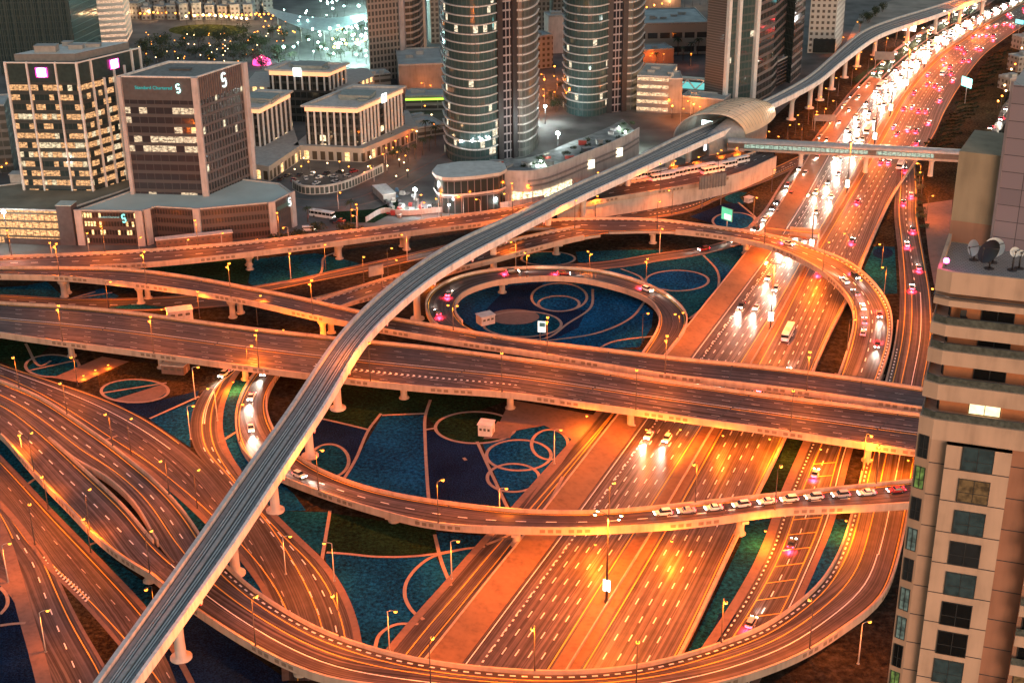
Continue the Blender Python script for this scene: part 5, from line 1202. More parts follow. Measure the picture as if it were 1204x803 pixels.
# ------------------------------------------------------------------ street lamps (lit)
SOD = (1.0, .175, .009)
def plight(name, e, col=SOD, r=.4):
    L = bpy.data.lights.new(name, 'POINT'); L.energy = e; L.color = col; L.shadow_soft_size = r; return L
def slight(name, e, r=.4):
    L = bpy.data.lights.new(name, 'SPOT'); L.energy = e; L.color = SOD; L.shadow_soft_size = r; L.spot_size = math.radians(152); L.spot_blend = .55; return L
L_DECK = plight('sodium_light', 9000); L_TOP = slight('bank_side_light', 11000); L_MAST = slight('mast_light', 66000, 1.2); L_GRND = slight('road_light', 4200); L_CITY = plight('city_light', 420); L_UND = plight('underpass_light', 6500)
def make_lamp(kind, h):
    t = empty('street_lamp')
    g = MB(); g.tube([(0, 0, 0), (0, 0, .5), (0, 0, h)], [.22, .17, .09], 8); g.lathe((0, 0, 0), [(.34, 0), (.34, .12), (0, .12)], 8); g.build('pole', POLE_L if kind == 'pale' else POLE, t)
    arms = [1] if kind in ('single', 'pale') else [1, -1]
    for s in arms:
        rr = 1.6 if kind != 'twin' else 1.3
        g = MB(); g.tube([(0, 0, h - .1), (.5 * s, 0, h + .25), (rr * s, 0, h + .4)], [.08, .07, .06], 6); g.build('arm', POLE_L if kind == 'pale' else POLE, t)
        g = MB(); g.box((rr * s + .25 * s, 0, h + .42), (.9, .42, .16)); hd = g.build('lamp_head', POLE, t)
        g = MB(); g.lathe((rr * s + .3 * s, 0, h + .12), [(0, -.34), (.38, -.18), (.46, .06), (.38, .24), (0, .28)], 10); g.build('bulb', SODIUM, hd)
    lo = bpy.data.objects.new('lamp_light', L_DECK); COL.objects.link(lo); lo.parent = t; lo.location = (2.0 if len(arms) == 1 else 0, 0, h - .7)
    return t
PROTO = {}
LAMP_N = 0
def put_lamp(pos, rz, kind, h, label, light=None, group='lit street lamps along the flyovers'):
    key = (kind, h)
    if key not in PROTO: PROTO[key] = make_lamp(kind, h); t = PROTO[key]
    else: t = copy_tree(PROTO[key])
    t.location = pos; t.rotation_euler = (0, 0, rz); tag(t, label, 'street lamp', group)
    if light:
        for ch in t.children:
            if ch.type == 'LIGHT': ch.data = light
    return t
def edge_near(road, px):
    best = None
    for ln, ot in ((ROADS[road][0], ROADS[road][1]), (ROADS[road][1], ROADS[road][0])):
        for i, p in enumerate(ln):
            q = proj(p); d = (q[0] - px[0]) ** 2 + (q[1] - px[1]) ** 2
            if best is None or d < best[0]: best = (d, p, ot[i])
    return best[1], best[2]
RN = {'F1': 'the widest flyover', 'F2': 'the two lane flyover', 'T1': 'the far left flyover', 'RL': 'the big loop', 'RM': 'the middle curve', 'RB': 'the front ring', 'L2': 'the upper split branch', 'L3': 'the lower split branch', 'L1': 'the ramp at left', 'L4': 'the lower left road', 'IL': 'the round loop', 'G3': 'the narrow road beside the motorway', 'G4': 'the curving ground road', 'RLb': 'the slip ramp'}
def where(px):
    x, y = px
    hx = 'left' if x < 400 else ('centre' if x < 800 else 'right'); return hx
MET = [lerp(a, b, .5) for a, b in zip(*ROADS['M'])]
def road_lamps(road, pts, kind, h=12.0, light=None):
    pts = sorted(pts); n = len(pts)
    ORD = ['leftmost', 'second from the left', 'third from the left', 'fourth from the left', 'fifth from the left', 'sixth from the left', 'seventh from the left', 'eighth from the left', 'ninth from the left']
    for i, px in enumerate(pts):
        e, o = edge_near(road, px)
        if min((q.xy - e.xy).length for q in MET) < 9.5: continue
        d = (o - e); d.z = 0; d.normalize(); p = e - d * .28
        od = 'only' if n == 1 else (ORD[i] if i < n - 1 or n == 2 and i == 0 else 'rightmost')
        k = {'single': 'single-armed orange lamp', 'double': 'two-headed orange lamp', 'twin': 'short two-headed orange lamp', 'pale': 'pale lamp'}[kind]
        lab = f'{k} on {RN[road]}, {od} of its kind'
        put_lamp((p.x, p.y, p.z + .95), math.atan2(d.y, d.x), kind, h, lab, light)
road_lamps('F1', [(436,456),(590,472),(752,492),(924,514)], 'single'); road_lamps('F1', [(72,383),(182.5,399),(309,417)], 'double')
road_lamps('F2', [(371,376),(637,422),(785,441),(944,461),(75.6,328),(175.5,338),(272.5,354)], 'double')
road_lamps('T1', [(12,302),(120,298),(232,291),(330,282),(420,273),(518,258),(598,247),(690,238),(772,226),(840,210)], 'single', 11.0, L_TOP)
road_lamps('RL', [(606,271),(674,269),(775,272),(900,289),(968,322),(1003,368),(1041,350),(990,306),(1000,415)], 'single', 11.0)
road_lamps('RM', [(373,587),(510,618),(716,624),(920,603),(300,452),(282,520),(820,592),(1030,572)], 'single')
road_lamps('RB', [(301,762),(500,812),(749,819),(948,767),(400,752),(630,791),(850,760),(1040,560),(1092,380),(1070,225)], 'single')
road_lamps('L2', [(77.5,489),(134,529),(20,457),(200,590)], 'single', 11.0, L_GRND); road_lamps('L3', [(41,556),(106,625),(178,676),(0,510)], 'single', 11.0, L_GRND)
road_lamps('L1', [(166,519),(90,457),(237,592),(300,670)], 'single', 11.0, L_GRND); road_lamps('L4', [(10,585),(54,630),(105,651),(185,745),(60,600)], 'single', 11.0, L_GRND)
road_lamps('IL', [(501,362),(558,323),(620,328),(763,338),(788,398),(540,390)], 'twin', 9.0, L_GRND)
road_lamps('G3', [(651,541),(535,680),(459,768),(590,615)], 'pale', 11.0, L_GRND); road_lamps('G4', [(229,471),(221,521),(318,690),(270,500),(395,690)], 'pale', 11.0, L_GRND)
road_lamps('RLb', [(584,306),(470,338)], 'single', 10.0, L_GRND)
GR = [((342,327.5),'pale'),((383,317),'single'),((428,332),'single'),((456.5,324),'single'),((479,306),'pale'),((478,306),None),((606.5,315),'pale'),((693,329),'twin'),((775.5,298),'pale'),((790,252),'single'),((907,226),'single'),((885.5,260),'single'),((755,404),'single'),((694,392),None),((1009,780),'pale'),((1052,652),None),((10,684.5),'pale'),((54,766),'pale'),((29,548),'pale'),((128,365),'single'),((170,366),None),((235,374),'single'),((303,382),'single'),((850,365),None),((700,258),'single'),((640,262),None),((1036,318),'single'),((1060,725),None),((1083,230),'single'),((1089,260),'single'),((955,640),None),((955,520),None),((505,655),None)]
SPOT = ['beside the sign gantry behind the slip ramp', 'on the lawn below the far left flyover', 'beside the blue teardrop bed', 'at the pale wall of the slip ramp', 'behind the slip ramp near the viaduct', '', 'under the big loop at its left end', 'tall one rising inside the top of the round loop', 'on the pale road behind the round loop', 'on the retaining wall below the buses', 'nearest the motorway on the planted triangle', 'by the green sign on the planted triangle', 'beside the round loop garden on its right', '', 'near the foot of the front ring at the bottom right', '', 'on the lowest left road, upper one', 'on the lowest left road, lower one', 'in the dark strip at the left edge', 'left of the white-roofed hut', '', 'right of the white-roofed hut', 'between the two main flyovers at left', '', 'at the end of the retaining wall', '', 'on the dark triangle right of the big loop', '', 'on the sandy strip by the right-hand ramp, upper one', 'on the sandy strip by the right-hand ramp, lower one', '', '', '']
for (px, k), sp in zip(GR, SPOT):
    if not k: continue
    p = at(px[0], px[1], .05); put_lamp(p, math.radians(random.choice((20, -70, 200))), k, 11.0, ('pale lamp post ' if k == 'pale' else 'orange lamp ') + sp, L_GRND, 'lamps standing on the ground')
# underpass lights: small wall lamps on pier heads
def ulamp(px, z, e, lab):
    p = at(px[0], px[1], z); t = empty('underpass_lamp', p); tag(t, lab, 'lamp', 'lamps under the bridges'); g = MB(); g.box((0, 0, .25), (.5, .5, .16)); g.build('bracket', POLE, t); g = MB(); g.lathe((0, 0, 0), [(0, -.28), (.3, -.15), (.34, .1), (0, .17)], 10); g.build('bulb', SODIUM, t)
    lo = bpy.data.objects.new('lamp_light', plight('ramp_light', 500) if e else L_UND); COL.objects.link(lo); lo.parent = t; lo.location = (0, 0, -.5)
UL = [((98,441.5),1.5,'on the orange ramp left of the brown circle, lowest one'),((112,435),1.5,'on the orange ramp left of the brown circle, middle one'),((127,429),1.5,'on the orange ramp left of the brown circle, highest one'),((274,449),3.5,'on the pier beside the curving ground road'),
      ((760,505),5.6,'under the widest flyover over the left motorway edge'),((800,505),5.6,'under the widest flyover above the oncoming lanes'),((850,512),5.6,'under the widest flyover at the median'),((905,516),5.6,'under the widest flyover above the departing lanes'),((965,528),5.6,'under the widest flyover above the red road'),((1025,540),5.6,'under the widest flyover close to the tan tower'),((1068,541),5.6,'under the widest flyover touching the tan tower'),
      ((930,470),5.6,'under the two lane flyover at right'),((690,489),5.6,'under the widest flyover above the narrow road'),
      ((905,292),5,'under the big loop above the oncoming lanes'),((960,318),5,'under the big loop above the departing lanes'),((700,640),5,'under the middle curve above the motorway edge'),((790,636),5,'under the middle curve above the median'),((900,624),5,'under the middle curve above the planted strip'),((995,612),5,'under the middle curve above the ring'),
      ((333,388),4,'between the flyovers by the dark bed'),((365,393),4,'between the flyovers by the white stripes'),((190,364),4,'behind the white roofed hut'),((415,393),4,'between the flyovers under the rail viaduct'),((510,330),3,'by the slip ramp wall')]
for px, z, lab in UL: ulamp(px, z, 500 if 'brown circle' in lab else 0, 'small orange lamp ' + lab)
# tall median masts with lit panels
MK = None
def make_mast():
    t = empty('median_mast'); h = 25.0
    g = MB(); g.tube([(0, 0, 0), (0, 0, h)], [.32, .14], 10); g.lathe((0, 0, 0), [(.6, 0), (.6, .9), (0, .9)], 10); g.build('pole', POLE, t)
    for s in (1, -1):
        for q in (1, -1):
            g = MB(); g.tube([(0, 0, h), (1.6 * s, .5 * q, h + .3), (2.8 * s, .9 * q, h + .3)], .07, 6); g.build('arm', POLE, t)
            g = MB(); g.box((3.0 * s, .9 * q, h + .3), (1.1, .5, .16)); hd = g.build('lamp_head', POLE, t)
            g = MB(); g.lathe((3.0 * s, .9 * q, h + .05), [(0, -.2), (.36, -.1), (.42, .1), (0, .16)], 10); g.build('bulb', glow('mast_lamp', (1, .60, .2), 18.0), hd)
    g = MB(); g.box((0, 0, 5.2), (1.9, .35, 3.4)); p = g.build('panel_frame', STEEL, t)
    g = MB(); g.box((0, 0, 5.2), (1.7, .42, 3.2)); g.build('lit_panel', glow('lit_ad', (1, .95, .86), 5.0), p)
    lo = bpy.data.objects.new('mast_light', L_MAST); COL.objects.link(lo); lo.parent = t; lo.location = (0, 0, h - .8)
    return t
first = None
MST = ['nearest of the row, below the middle curve', 'half hidden under the crossing flyovers', 'between the crossing flyovers and the big loop', 'just beyond the big loop', 'next beyond the sign gantry', 'just beyond the footbridge', 'second beyond the footbridge', 'third beyond the footbridge', 'fourth beyond the footbridge', 'fifth beyond the footbridge', 'farthest of the row in the top right corner']
for px, lab in zip(((711,712),(820,540),(907,387),(955,300),(997,230),(1030,172),(1049,138),(1069,108),(1090,83),(1116,60),(1150,34)), MST):
    i = min(range(len(MEDIAN)), key=lambda k: (MEDIAN[k].xy - at(*px, .1).xy).length); p = MEDIAN[i]; d = MEDIAN[min(i + 1, len(MEDIAN) - 1)] - MEDIAN[i - 1]
    if '540' in str(px): continue
    if first is None: first = make_mast(); t = first
    else: t = copy_tree(first)
    t.location = (p.x, p.y, .1); t.rotation_euler = (0, 0, math.atan2(d.y, d.x) - math.pi / 2); tag(t, 'four-armed mast with lit white panel, ' + lab, 'lamp mast', 'lamp masts along the motorway median')
# far orange lamps along the service roads and city streets
FAR = [(1160,6),(1138,21),(1063,47),(1052,54),(1089,34),(1075,39),(1041,62),(1043,48),(1010,43),(1026,70),(1010,79),(995,90),(989,61),(1001,100),(973,125),(985,112),(960,134),(950,145),(935,158),(1118,24),(1060,62),(1020,88),(968,148),(925,170),(912,182),(890,190),(868,196),(850,201),(825,208),(790,214),(760,222),(735,216),(706,226),(942,168),(955,152),(982,140),(900,176)]
for i, px in enumerate(FAR):
    p = at(px[0], px[1] + 1, .05); put_lamp(p, random.uniform(0, 6), 'single', 10.0, 'small orange lamp among those lining the service road below the viaduct', L_GRND if i % 2 == 0 else slight('far_light', 2600) if 'far_light' not in bpy.data.lights else bpy.data.lights['far_light'], 'far lamps lining the service road')
CITYL = [(62,300),(165,297),(222,300),(105,292),(262,292),(340,283),(303,300),(420,270),(492,245),(496,252),(516,250),(565,250),(598,242),(612,240),(626,233),(398,240),(420,262),(545,246),(600,70),(612,78),(640,98),(628,106),(616,120),(633,60),(650,120),(655,100),(640,115),(500,108),(508,112),(790,128),(812,130),(822,136),(800,140),(770,72),(780,74),(765,76),(812,72),(490,165),(470,178),(480,172),(452,186),(455,195),(440,208),(560,120)]
for i, px in enumerate(CITYL):
    if px == (560, 120): continue
    p = at(px[0], px[1] + 6, .05); put_lamp(p, random.uniform(0, 6), 'pale', 8.0, 'small orange street lamp among those scattered between the city blocks', L_CITY, 'lamps scattered in the city streets')
# white floodlights of construction yard and street
def flood(px, h, e, lab, col=(.85, 1, .97), hr=.55):
    p = at(px[0], px[1], .05); zz = None
    b = at(px[0], px[1], h); t = empty('floodlight', (b.x, b.y, 0)); tag(t, lab, 'floodlight', 'white floodlights')
    g = MB(); g.tube([(0, 0, 0), (0, 0, h)], [.16, .1], 6); g.build('pole', POLE, t); g = MB(); g.lathe((0, 0, h), [(0, -hr), (hr * .8, -hr * .5), (hr, 0), (hr * .8, hr * .5), (0, hr)], 10); g.build('lamp_head', glow('flood_head', (.85, 1, .96), 26.0), t)
    L = plight('flood_' + str(px[0]), e, col, .6); lo = bpy.data.objects.new('flood_light', L); COL.objects.link(lo); lo.parent = t; lo.location = (0, 0, h - .9)
flood((4,249), 18, 5000, 'white floodlight glaring at the left edge above the golden podium', hr=.9)
flood((488,223), 10, 9000, 'white floodlight in the construction yard below the pavilion', hr=.9); flood((577,231), 6, 1500, 'left of two greenish floodlights under the pavilion'); flood((583,234), 5, 1500, 'right of two greenish floodlights under the pavilion'); flood((528,241), 6, 900, 'small white floodlight at the pavilion corner')
flood((656,157), 15, 12000, 'brightest floodlight on the terrace between the curved towers', hr=1.0); flood((641,125), 10, 9000, 'white floodlight on the roof behind the curved tower', hr=.8); flood((636,190), 13, 9000, 'floodlight on the terrace edge above the shopfront', (.8, 1, .85)); flood((727,150), 12, 4000, 'green-white floodlight at the foot of the second curved tower', (.6, 1, .5)); flood((749,153), 12, 3000, 'small floodlight right of the green-white one', hr=.45); flood((735,155), 12, 2500, 'lowest floodlight at the terrace end', hr=.4)
# ------------------------------------------------------------------ vehicles
HEAD = glow('headlight', (1, .90, .72), 22.0); TAILM = glow('taillight', (1, .015, .03), 14.0); TYRE = plain('tyre', (.015, .015, .015), .9); RIM = plain('rim', (.4, .4, .4), .3, .8); CGL = plain('car_glass', (.015, .018, .02), .08)
PAINTS = {n: plain('paint_' + n, c, .3, var=.02) for n, c in (('white', (.72, .71, .69)), ('silver', (.42, .42, .43)), ('black', (.02, .02, .022)), ('red', (.32, .02, .02)), ('sand', (.45, .36, .26)))}
CARX = [(-2.45, .45, .75), (-2.35, .95, .85), (-1.2, 1.0, .9), (1.15, 1.0, .9), (2.2, .86, .84), (2.45, .55, .74)]
def car_body(g, mi=0, suv=True):
    top = 1.02 if suv else .92; X = [-2.42, -2.3, -1.3, 1.1, 2.2, 2.42]; Z = [top - .15, top + .02, top + .04, top + .0, top - .16, top - .34]; Wd = [.8, .92, .97, .97, .92, .78]; lo = [.5, .34, .30, .30, .34, .46]
    R = [[(x, -w, l), (x, -w * 1.0, (l + z) / 2), (x, -w * .93, z), (x, w * .93, z), (x, w, (l + z) / 2), (x, w, l)] for x, z, w, l in zip(X, Z, Wd, lo)]
    for a, b in zip(R, R[1:]):
        for j in range(6): g.face([a[j], b[j], b[(j + 1) % 6], a[(j + 1) % 6]][::-1], mi)
    g.face(R[0], mi); g.face(R[-1][::-1], mi)
def car_cabin(g, mi_glass, mi_roof, suv=True):
    b = 1.04 if suv else .94; t = 1.72 if suv else 1.45; X0, X1 = (-2.15, 1.05) if suv else (-1.7, 1.0); x0, x1 = (-1.85, .35) if suv else (-1.0, .25)
    B = [(X0, -.86, b), (X1, -.86, b), (X1, .86, b), (X0, .86, b)]; T = [(x0, -.70, t), (x1, -.70, t), (x1, .70, t), (x0, .70, t)]
    for j in range(4): g.face([B[j], B[(j + 1) % 4], T[(j + 1) % 4], T[j]], mi_glass)
    R = [(x0 - .03, -.72, t), (x1 + .03, -.72, t), (x1 + .03, .72, t), (x0 - .03, .72, t)]; R2 = [(x0 + .1, -.6, t + .08), (x1 - .1, -.6, t + .08), (x1 - .1, .6, t + .08), (x0 + .1, .6, t + .08)]
    for j in range(4): g.face([R[j], R[(j + 1) % 4], R2[(j + 1) % 4], R2[j]], mi_roof)
    g.face(R2, mi_roof); g.face(R[::-1], mi_roof)
def wheel_mb(x, y):
    g = MB(); g.tube([(x, y - .12, .36), (x, y + .12, .36)], .36, 12); return g
HS = bpy.data.lights.new('headlight_beam', 'SPOT'); HS.energy = 4500; HS.color = (1, .86, .66); HS.spot_size = math.radians(44); HS.spot_blend = .9; HS.shadow_soft_size = .3
TS = bpy.data.lights.new('tail_light_cone', 'SPOT'); TS.energy = 4200; TS.color = (1, .02, .05); TS.shadow_soft_size = .4; TS.spot_size = math.radians(150); TS.spot_blend = .5
def detailed_car(paint, suv=True, beam=True):
    t = empty('car'); g = MB(); car_body(g, 0, suv); bd = g.build('body', PAINTS[paint], t)
    g = MB(); car_cabin(g, 0, 1, suv); g.build('cabin', [CGL, PAINTS[paint]], t)
    for x in (-1.5, 1.5):
        for y in (-.86, .86):
            w = wheel_mb(x, y).build('wheel', TYRE, t); g = MB(); g.tube([(x, y - .13, .36), (x, y + .13, .36)], .2, 10); g.build('rim', RIM, w)
    for y in (-.62, .62):
        g = MB(); g.box((2.36, y, .72), (.16, .36, .2)); g.build('headlight', HEAD, t); g = MB(); g.box((-2.38, y * 1.1, .86), (.12, .30, .24)); g.build('taillight', TAILM, t)
    g = MB(); g.box((0, 0, .92), (1.0, 2.1, .1)); g.box((.75, 0, 1.05), (.2, 2.25, .14)); g.build('mirror', PAINTS[paint], t)
    return t
HEADOFF = plain('lamp_off', (.5, .5, .5), .2); TAILOFF = plain('tail_off', (.2, .02, .02), .3)
def simple_car(paint, suv=True, lit=True):
    g = MB(); car_body(g, 0, suv); car_cabin(g, 1, 0, suv)
    for x in (-1.5, 1.5):
        for y in (-.86, .86): g.tube([(x, y - .12, .36), (x, y + .12, .36)], .36, 8, 2)
    for y in (-.62, .62): g.box((2.36, y, .72), (.16, .42, .26), 0, 3); g.box((-2.38, y * 1.1, .86), (.12, .36, .28), 0, 4)
    return g.build('car', [PAINTS[paint], CGL, TYRE, HEAD if lit else HEADOFF, TAILM if lit else TAILOFF])
PC = {}
NCAR = 0
def place_car(road, s, lat, fwd, detail, beam, label, group, paint=None, suv=None, tail=False):
    """s, lat: fractions along / across the ribbon; fwd: +1 drives towards increasing s."""
    global NCAR
    A, B = ROADS[road]; i = max(1, min(len(A) - 2, int(s * (len(A) - 1)))); f = s * (len(A) - 1) - i
    p = lerp(lerp(A[i], A[i + 1], f), lerp(B[i], B[i + 1], f), lat); d = (lerp(A[i + 1], B[i + 1], lat) - lerp(A[i - 1], B[i - 1], lat)) * fwd
    rz = math.atan2(d.y, d.x); pitch = -math.atan2(d.z, d.xy.length)
    paint = paint or random.choice(['black', 'silver', 'black', 'red', 'white'] if tail else ['white', 'white', 'white', 'silver', 'black', 'sand', 'red']); suv = random.random() < .6 if suv is None else suv
    k = (detail, paint, suv)
    if k not in PC: PC[k] = detailed_car(paint, suv) if detail else simple_car(paint, suv); t = PC[k]
    else: t = copy_tree(PC[k])
    t.location = (p.x, p.y, p.z + .02); t.rotation_euler = (0, pitch, rz); NCAR += 1
    tag(t, label, 'car', group)
    if beam:
        lo = bpy.data.objects.new('beam', HS); COL.objects.link(lo); lo.parent = t; lo.location = (2.6, 0, 1.0); lo.rotation_euler = (0, math.radians(-90 + 12) * -1 - math.radians(0), 0); lo.rotation_euler = (0, -math.radians(82), 0)
    if tail:
        lo = bpy.data.objects.new('tail_glow', TS); COL.objects.link(lo); lo.parent = t; lo.location = (-3.2, 0, .9)
    STREAM.append((t, paint, suv)); return t
STREAM = []
def clab(paint, suv): return {'white': 'white', 'silver': 'silver', 'black': 'black', 'sand': 'sand coloured', 'red': 'red'}[paint] + (' SUV' if suv else ' saloon car')
# queue at the right end of the middle curve
Q = [(.700,'white',True),(.722,'silver',False),(.748,'white',False),(.775,'white',True),(.800,'white',False),(.822,'white',True),(.846,'white',True),(.872,'silver',True),(.897,'white',False),(.926,'red',False)]
QL = ['last in the queue far from the tan tower', 'second from the tail of the queue', 'third from the tail of the queue', 'fourth from the tail of the queue', 'fifth in the queue counted from its tail', 'just left of the lamp post in the queue', 'just right of the lamp post in the queue', 'between two white cars near the tan tower', 'second from the tan tower in the queue', 'closest to the tan tower in the queue']
for (s, p, v), q in zip(Q, QL): place_car('RM', s, .36, -1, True, False, f'{clab(p, v)}, {q}', 'cars queuing on the middle curve', p, v)
# oncoming stream (white lights); dense far away, sparse near
random.seed(11)
def stream(road, s0, s1, lats, gap0, gap1, fwd, beamp, label, group, tailp=0.0, maxn=400, short=None):
    A, B = ROADS[road]; L = cum(A)[-1]; n = 0; k0 = len(STREAM)
    for lat in lats:
        s = s0 * L + random.uniform(0, gap0)
        while s < s1 * L and n < maxn:
            f = (s / L - s0) / (s1 - s0); place_car(road, s / L, lat + random.uniform(-.012, .012), fwd, False, random.random() < beamp, label, group, tail=random.random() < tailp); n += 1
            s += lerp(gap0, gap1, f) * random.uniform(.75, 1.3)
    if short and n <= 22:
        S = sorted(STREAM[k0:], key=lambda q: (q[0].location - Vector((0, 0, CAMZ))).length)
        for i, (o, p, v) in enumerate(S): o['label'] = clab(p, v) + ' ' + short + ', ' + ((ORDN[i] + ' ') if i else '') + 'nearest the camera'
    return n
ORDN = 'first second third fourth fifth sixth seventh eighth ninth tenth eleventh twelfth thirteenth fourteenth fifteenth sixteenth seventeenth eighteenth nineteenth twentieth twenty-first twenty-second'.split()
def ribL(r): return cum(ROADS[r][0])[-1]
n1 = stream('HL', .46, .985, [.125, .275, .43, .585, .74], 34, 13.5, -1, .8, 'far white-lit car driving towards the camera in the dense oncoming stream', 'oncoming cars far up the motorway')
n2 = stream('HL', .12, .46, [.275, .43, .585, .74], 95, 45, -1, 1.0, 'white-lit car driving towards the camera on the motorway between the flyovers', 'oncoming cars on the near motorway', short='coming towards the camera on the motorway')
n3 = stream('HR', .45, .985, [.11, .27, .44, .6, .77], 52, 44, 1, 0, 'car with red tail lights driving away on the far motorway', 'departing cars far up the motorway', 1.0)
n4 = stream('HR', .1, .4, [.27, .6], 140, 100, 1, 0, 'car with red tail lights driving away between the flyovers', 'departing cars on the near motorway', 1.0, short='driving away on the near motorway')
n5 = stream('SR', .05, .95, [.3, .7], 30, 32, -1, .9, 'white-lit car on the service road left of the motorway', 'cars on the service road')
n6 = stream('RL', .60, .78, [.72], 11, 11, -1, 1.0, 'car with bright headlights on the inner lane of the big loop', 'headlight cars on the big loop', short='on the inner lane of the big loop')
n7 = stream('RL', .40, .97, [.3], 34, 34, 1, 0, 'car with red tail lights on the outer lane of the big loop', 'tail light cars on the big loop', 1.0, short='on the outer lane of the big loop')
n8 = stream('RR', .1, .95, [.42], 40, 40, -1, 0, 'car with red tail lights on the red ground road right of the motorway', 'tail light cars on the red ground road', 1.0, short='on the yellow laddered road')
n9 = stream('IL', .1, .6, [.35, .6], 48, 48, 1, 0, 'car with red tail lights on the small round loop', 'tail light cars on the round loop', 1.0, short='on the small round loop')
n10 = stream('G4', .02, .2, [.3, .55], 30, 30, 1, 0, 'car on the curving ground road under the widest flyover', 'cars on the curving ground road', 0.3, short='on the curving ground road') + stream('RM', .02, .35, [.6], 17, 17, 1, .9, 'white-lit car on the descending end of the middle curve', 'headlight cars on the middle curve', short='on the descending end of the middle curve')
n11 = stream('T8', .5, 1, [.5], 16, 16, -1, .6, 'white-lit car on the pale road behind the round loop', 'cars behind the round loop', short='on the pale road behind the round loop') + stream('RB', .02, .3, [.3, .6], 60, 60, -1, 0, 'car with red tail lights on the right-hand ramp', 'tail light cars on the right ramp', 1.0, short='on the right-hand ramp')
print('CARS', NCAR, n1, n2, n3, n4, n5, n6, n7, n8, n9, n10, n11)
# buses in the depot row and the coach
def make_bus():
    t = empty('bus'); L, W, H = 12.0, 2.6, 3.1; WB = plain('bus_white', (.74, .73, .71), .35, var=.03)
    g = MB(); X = [-L / 2, -L / 2 + .15, L / 2 - .5, L / 2]; 
    g.box((0, 0, 1.0), (L, W, 1.2)); g.box((-.05, 0, 2.95), (L - .3, W - .1, .45)); g.build('body', WB, t)
    g = MB(); g.box((0, 0, 2.15), (L - .12, W - .08, 1.15)); g.build('window_band', CGL, t)
    g = MB(); 
    for x in (-5.3, -3.3, -1.3, .7, 2.7, 4.7): g.box((x, 0, 2.15), (.16, W - .04, 1.2))
    g.build('window_post', WB, t)
    g = MB(); g.box((-1.5, 0, 3.3), (3.2, 1.7, .3)); g.build('roof_unit', plain('bus_unit', (.5, .5, .5), .5), t)
    for x in (-3.6, 3.9):
        for y in (-1.15, 1.15): g = MB(); g.tube([(x, y - .15, .5), (x, y + .15, .5)], .5, 12); g.build('wheel', TYRE, t)
    for y in (-.9, .9): g = MB(); g.box((L / 2, y, .8), (.1, .4, .25)); g.build('headlight', glow('bus_head', (1, .95, .85), 5.0), t); g = MB(); g.box((-L / 2, y, .9), (.1, .3, .4)); g.build('taillight', TAILM, t)
    return t
bus0 = None
BL = [((738,213),20),((755,209.5),20),((771,207),22),((779,211),20),((791,208),20),((803,205),22),((817,203),22),((829,200),24),((838,203),22),((853,197),24),((868,192),26)]
for i, (px, a) in enumerate(BL):
    if bus0 is None: bus0 = make_bus(); t = bus0
    else: t = copy_tree(bus0)
    p = at(px[0], px[1], 7.6); t.location = (p.x, p.y, 7.45); t.rotation_euler = (0, 0, math.radians(a + 6)); tag(t, 'white parked bus ' + ['nearest the viaduct pier', 'second of the row above the retaining wall', 'third of the row above the retaining wall', 'fourth, set forward against the wall', 'fifth of the row above the retaining wall', 'sixth of the row above the retaining wall', 'seventh, beside the lattice sign', 'eighth of the row, behind the lattice sign', 'ninth, just right of the lattice sign', 'second from the far end of the row', 'at the far end of the row near the station'][i], 'bus', 'buses parked above the retaining wall')
g = MB(); P = [at(x, y, 7.4) for x, y in [(640,252),(697,238),(800,221),(867,206),(912,186),(905,170),(860,180),(790,196),(720,208),(690,222)]]
from mathutils.geometry import tessellate_polygon
for tr in tessellate_polygon([P]):
    q = [P[i] for i in tr]
    if (q[1] - q[0]).cross(q[2] - q[0]).z < 0: q.reverse()
    g.face([v - Vector((0, 0, .08)) for v in q])
tag(g.build('depot_pavement', ASPH_G), kind='structure')
wl = MB(); ln = smooth(resample(trace([(655,249),(697,238.5),(750,230),(800,221.5),(840,213),(867,206.5),(912,186.5)], 7.4), 40), 1); wall_strip(wl, ln, -1, .5, -7.4, 1.1); tag(wl.build('retaining_wall', concrete('wall_pale', (.48, .40, .34))), 'tall pale retaining wall below the row of parked buses', 'wall')
for i, (rd, s, lat, fw, lb) in enumerate((('HL', .50, .74, -1, 'white bus with lit headlights coming just beyond the big loop'), ('HL', .60, .13, -1, 'white bus with lit headlights in the outer lane near the footbridge'), ('HL', .71, .585, -1, 'white bus in the dense oncoming stream beyond the footbridge'), ('HR', .47, .77, 1, 'white bus driving away in the outer lane beyond the big loop'), ('HR', .66, .44, 1, 'white bus driving away beyond the footbridge'), ('HR', .24, .27, 1, 'white bus driving away between the widest flyover and the middle curve'))):
    A, B = ROADS[rd]; j = int(s * (len(A) - 1)); p = lerp(A[j], B[j], lat); d = (A[j + 1] - A[j - 1]) * fw; t = copy_tree(bus0); t.location = (p.x, p.y, p.z + .02); t.rotation_euler = (0, 0, math.atan2(d.y, d.x)); tag(t, lb, 'bus', 'buses on the motorway')
t = copy_tree(bus0); p = at(379, 256, 0); t.location = (p.x, p.y, .1); t.rotation_euler = (0, 0, math.radians(-26)); tag(t, 'white coach on the side street behind the far left flyover', 'coach')
def make_van():
    t = empty('minibus'); WB = PAINTS['white']; g = MB(); g.box((0, 0, .95), (5.4, 2.0, 1.1)); g.box((-.25, 0, 2.15), (4.8, 1.9, .35)); g.build('body', WB, t); g = MB(); g.box((-.2, 0, 1.75), (4.9, 1.86, .7)); g.build('window_band', CGL, t)
    for x in (-1.7, 1.7):
        for y in (-.9, .9): wheel_mb(x, y).build('wheel', TYRE, t)
    for y in (-.7, .7): g = MB(); g.box((2.7, y, .8), (.1, .35, .22)); g.build('headlight', HEAD, t)
    return t
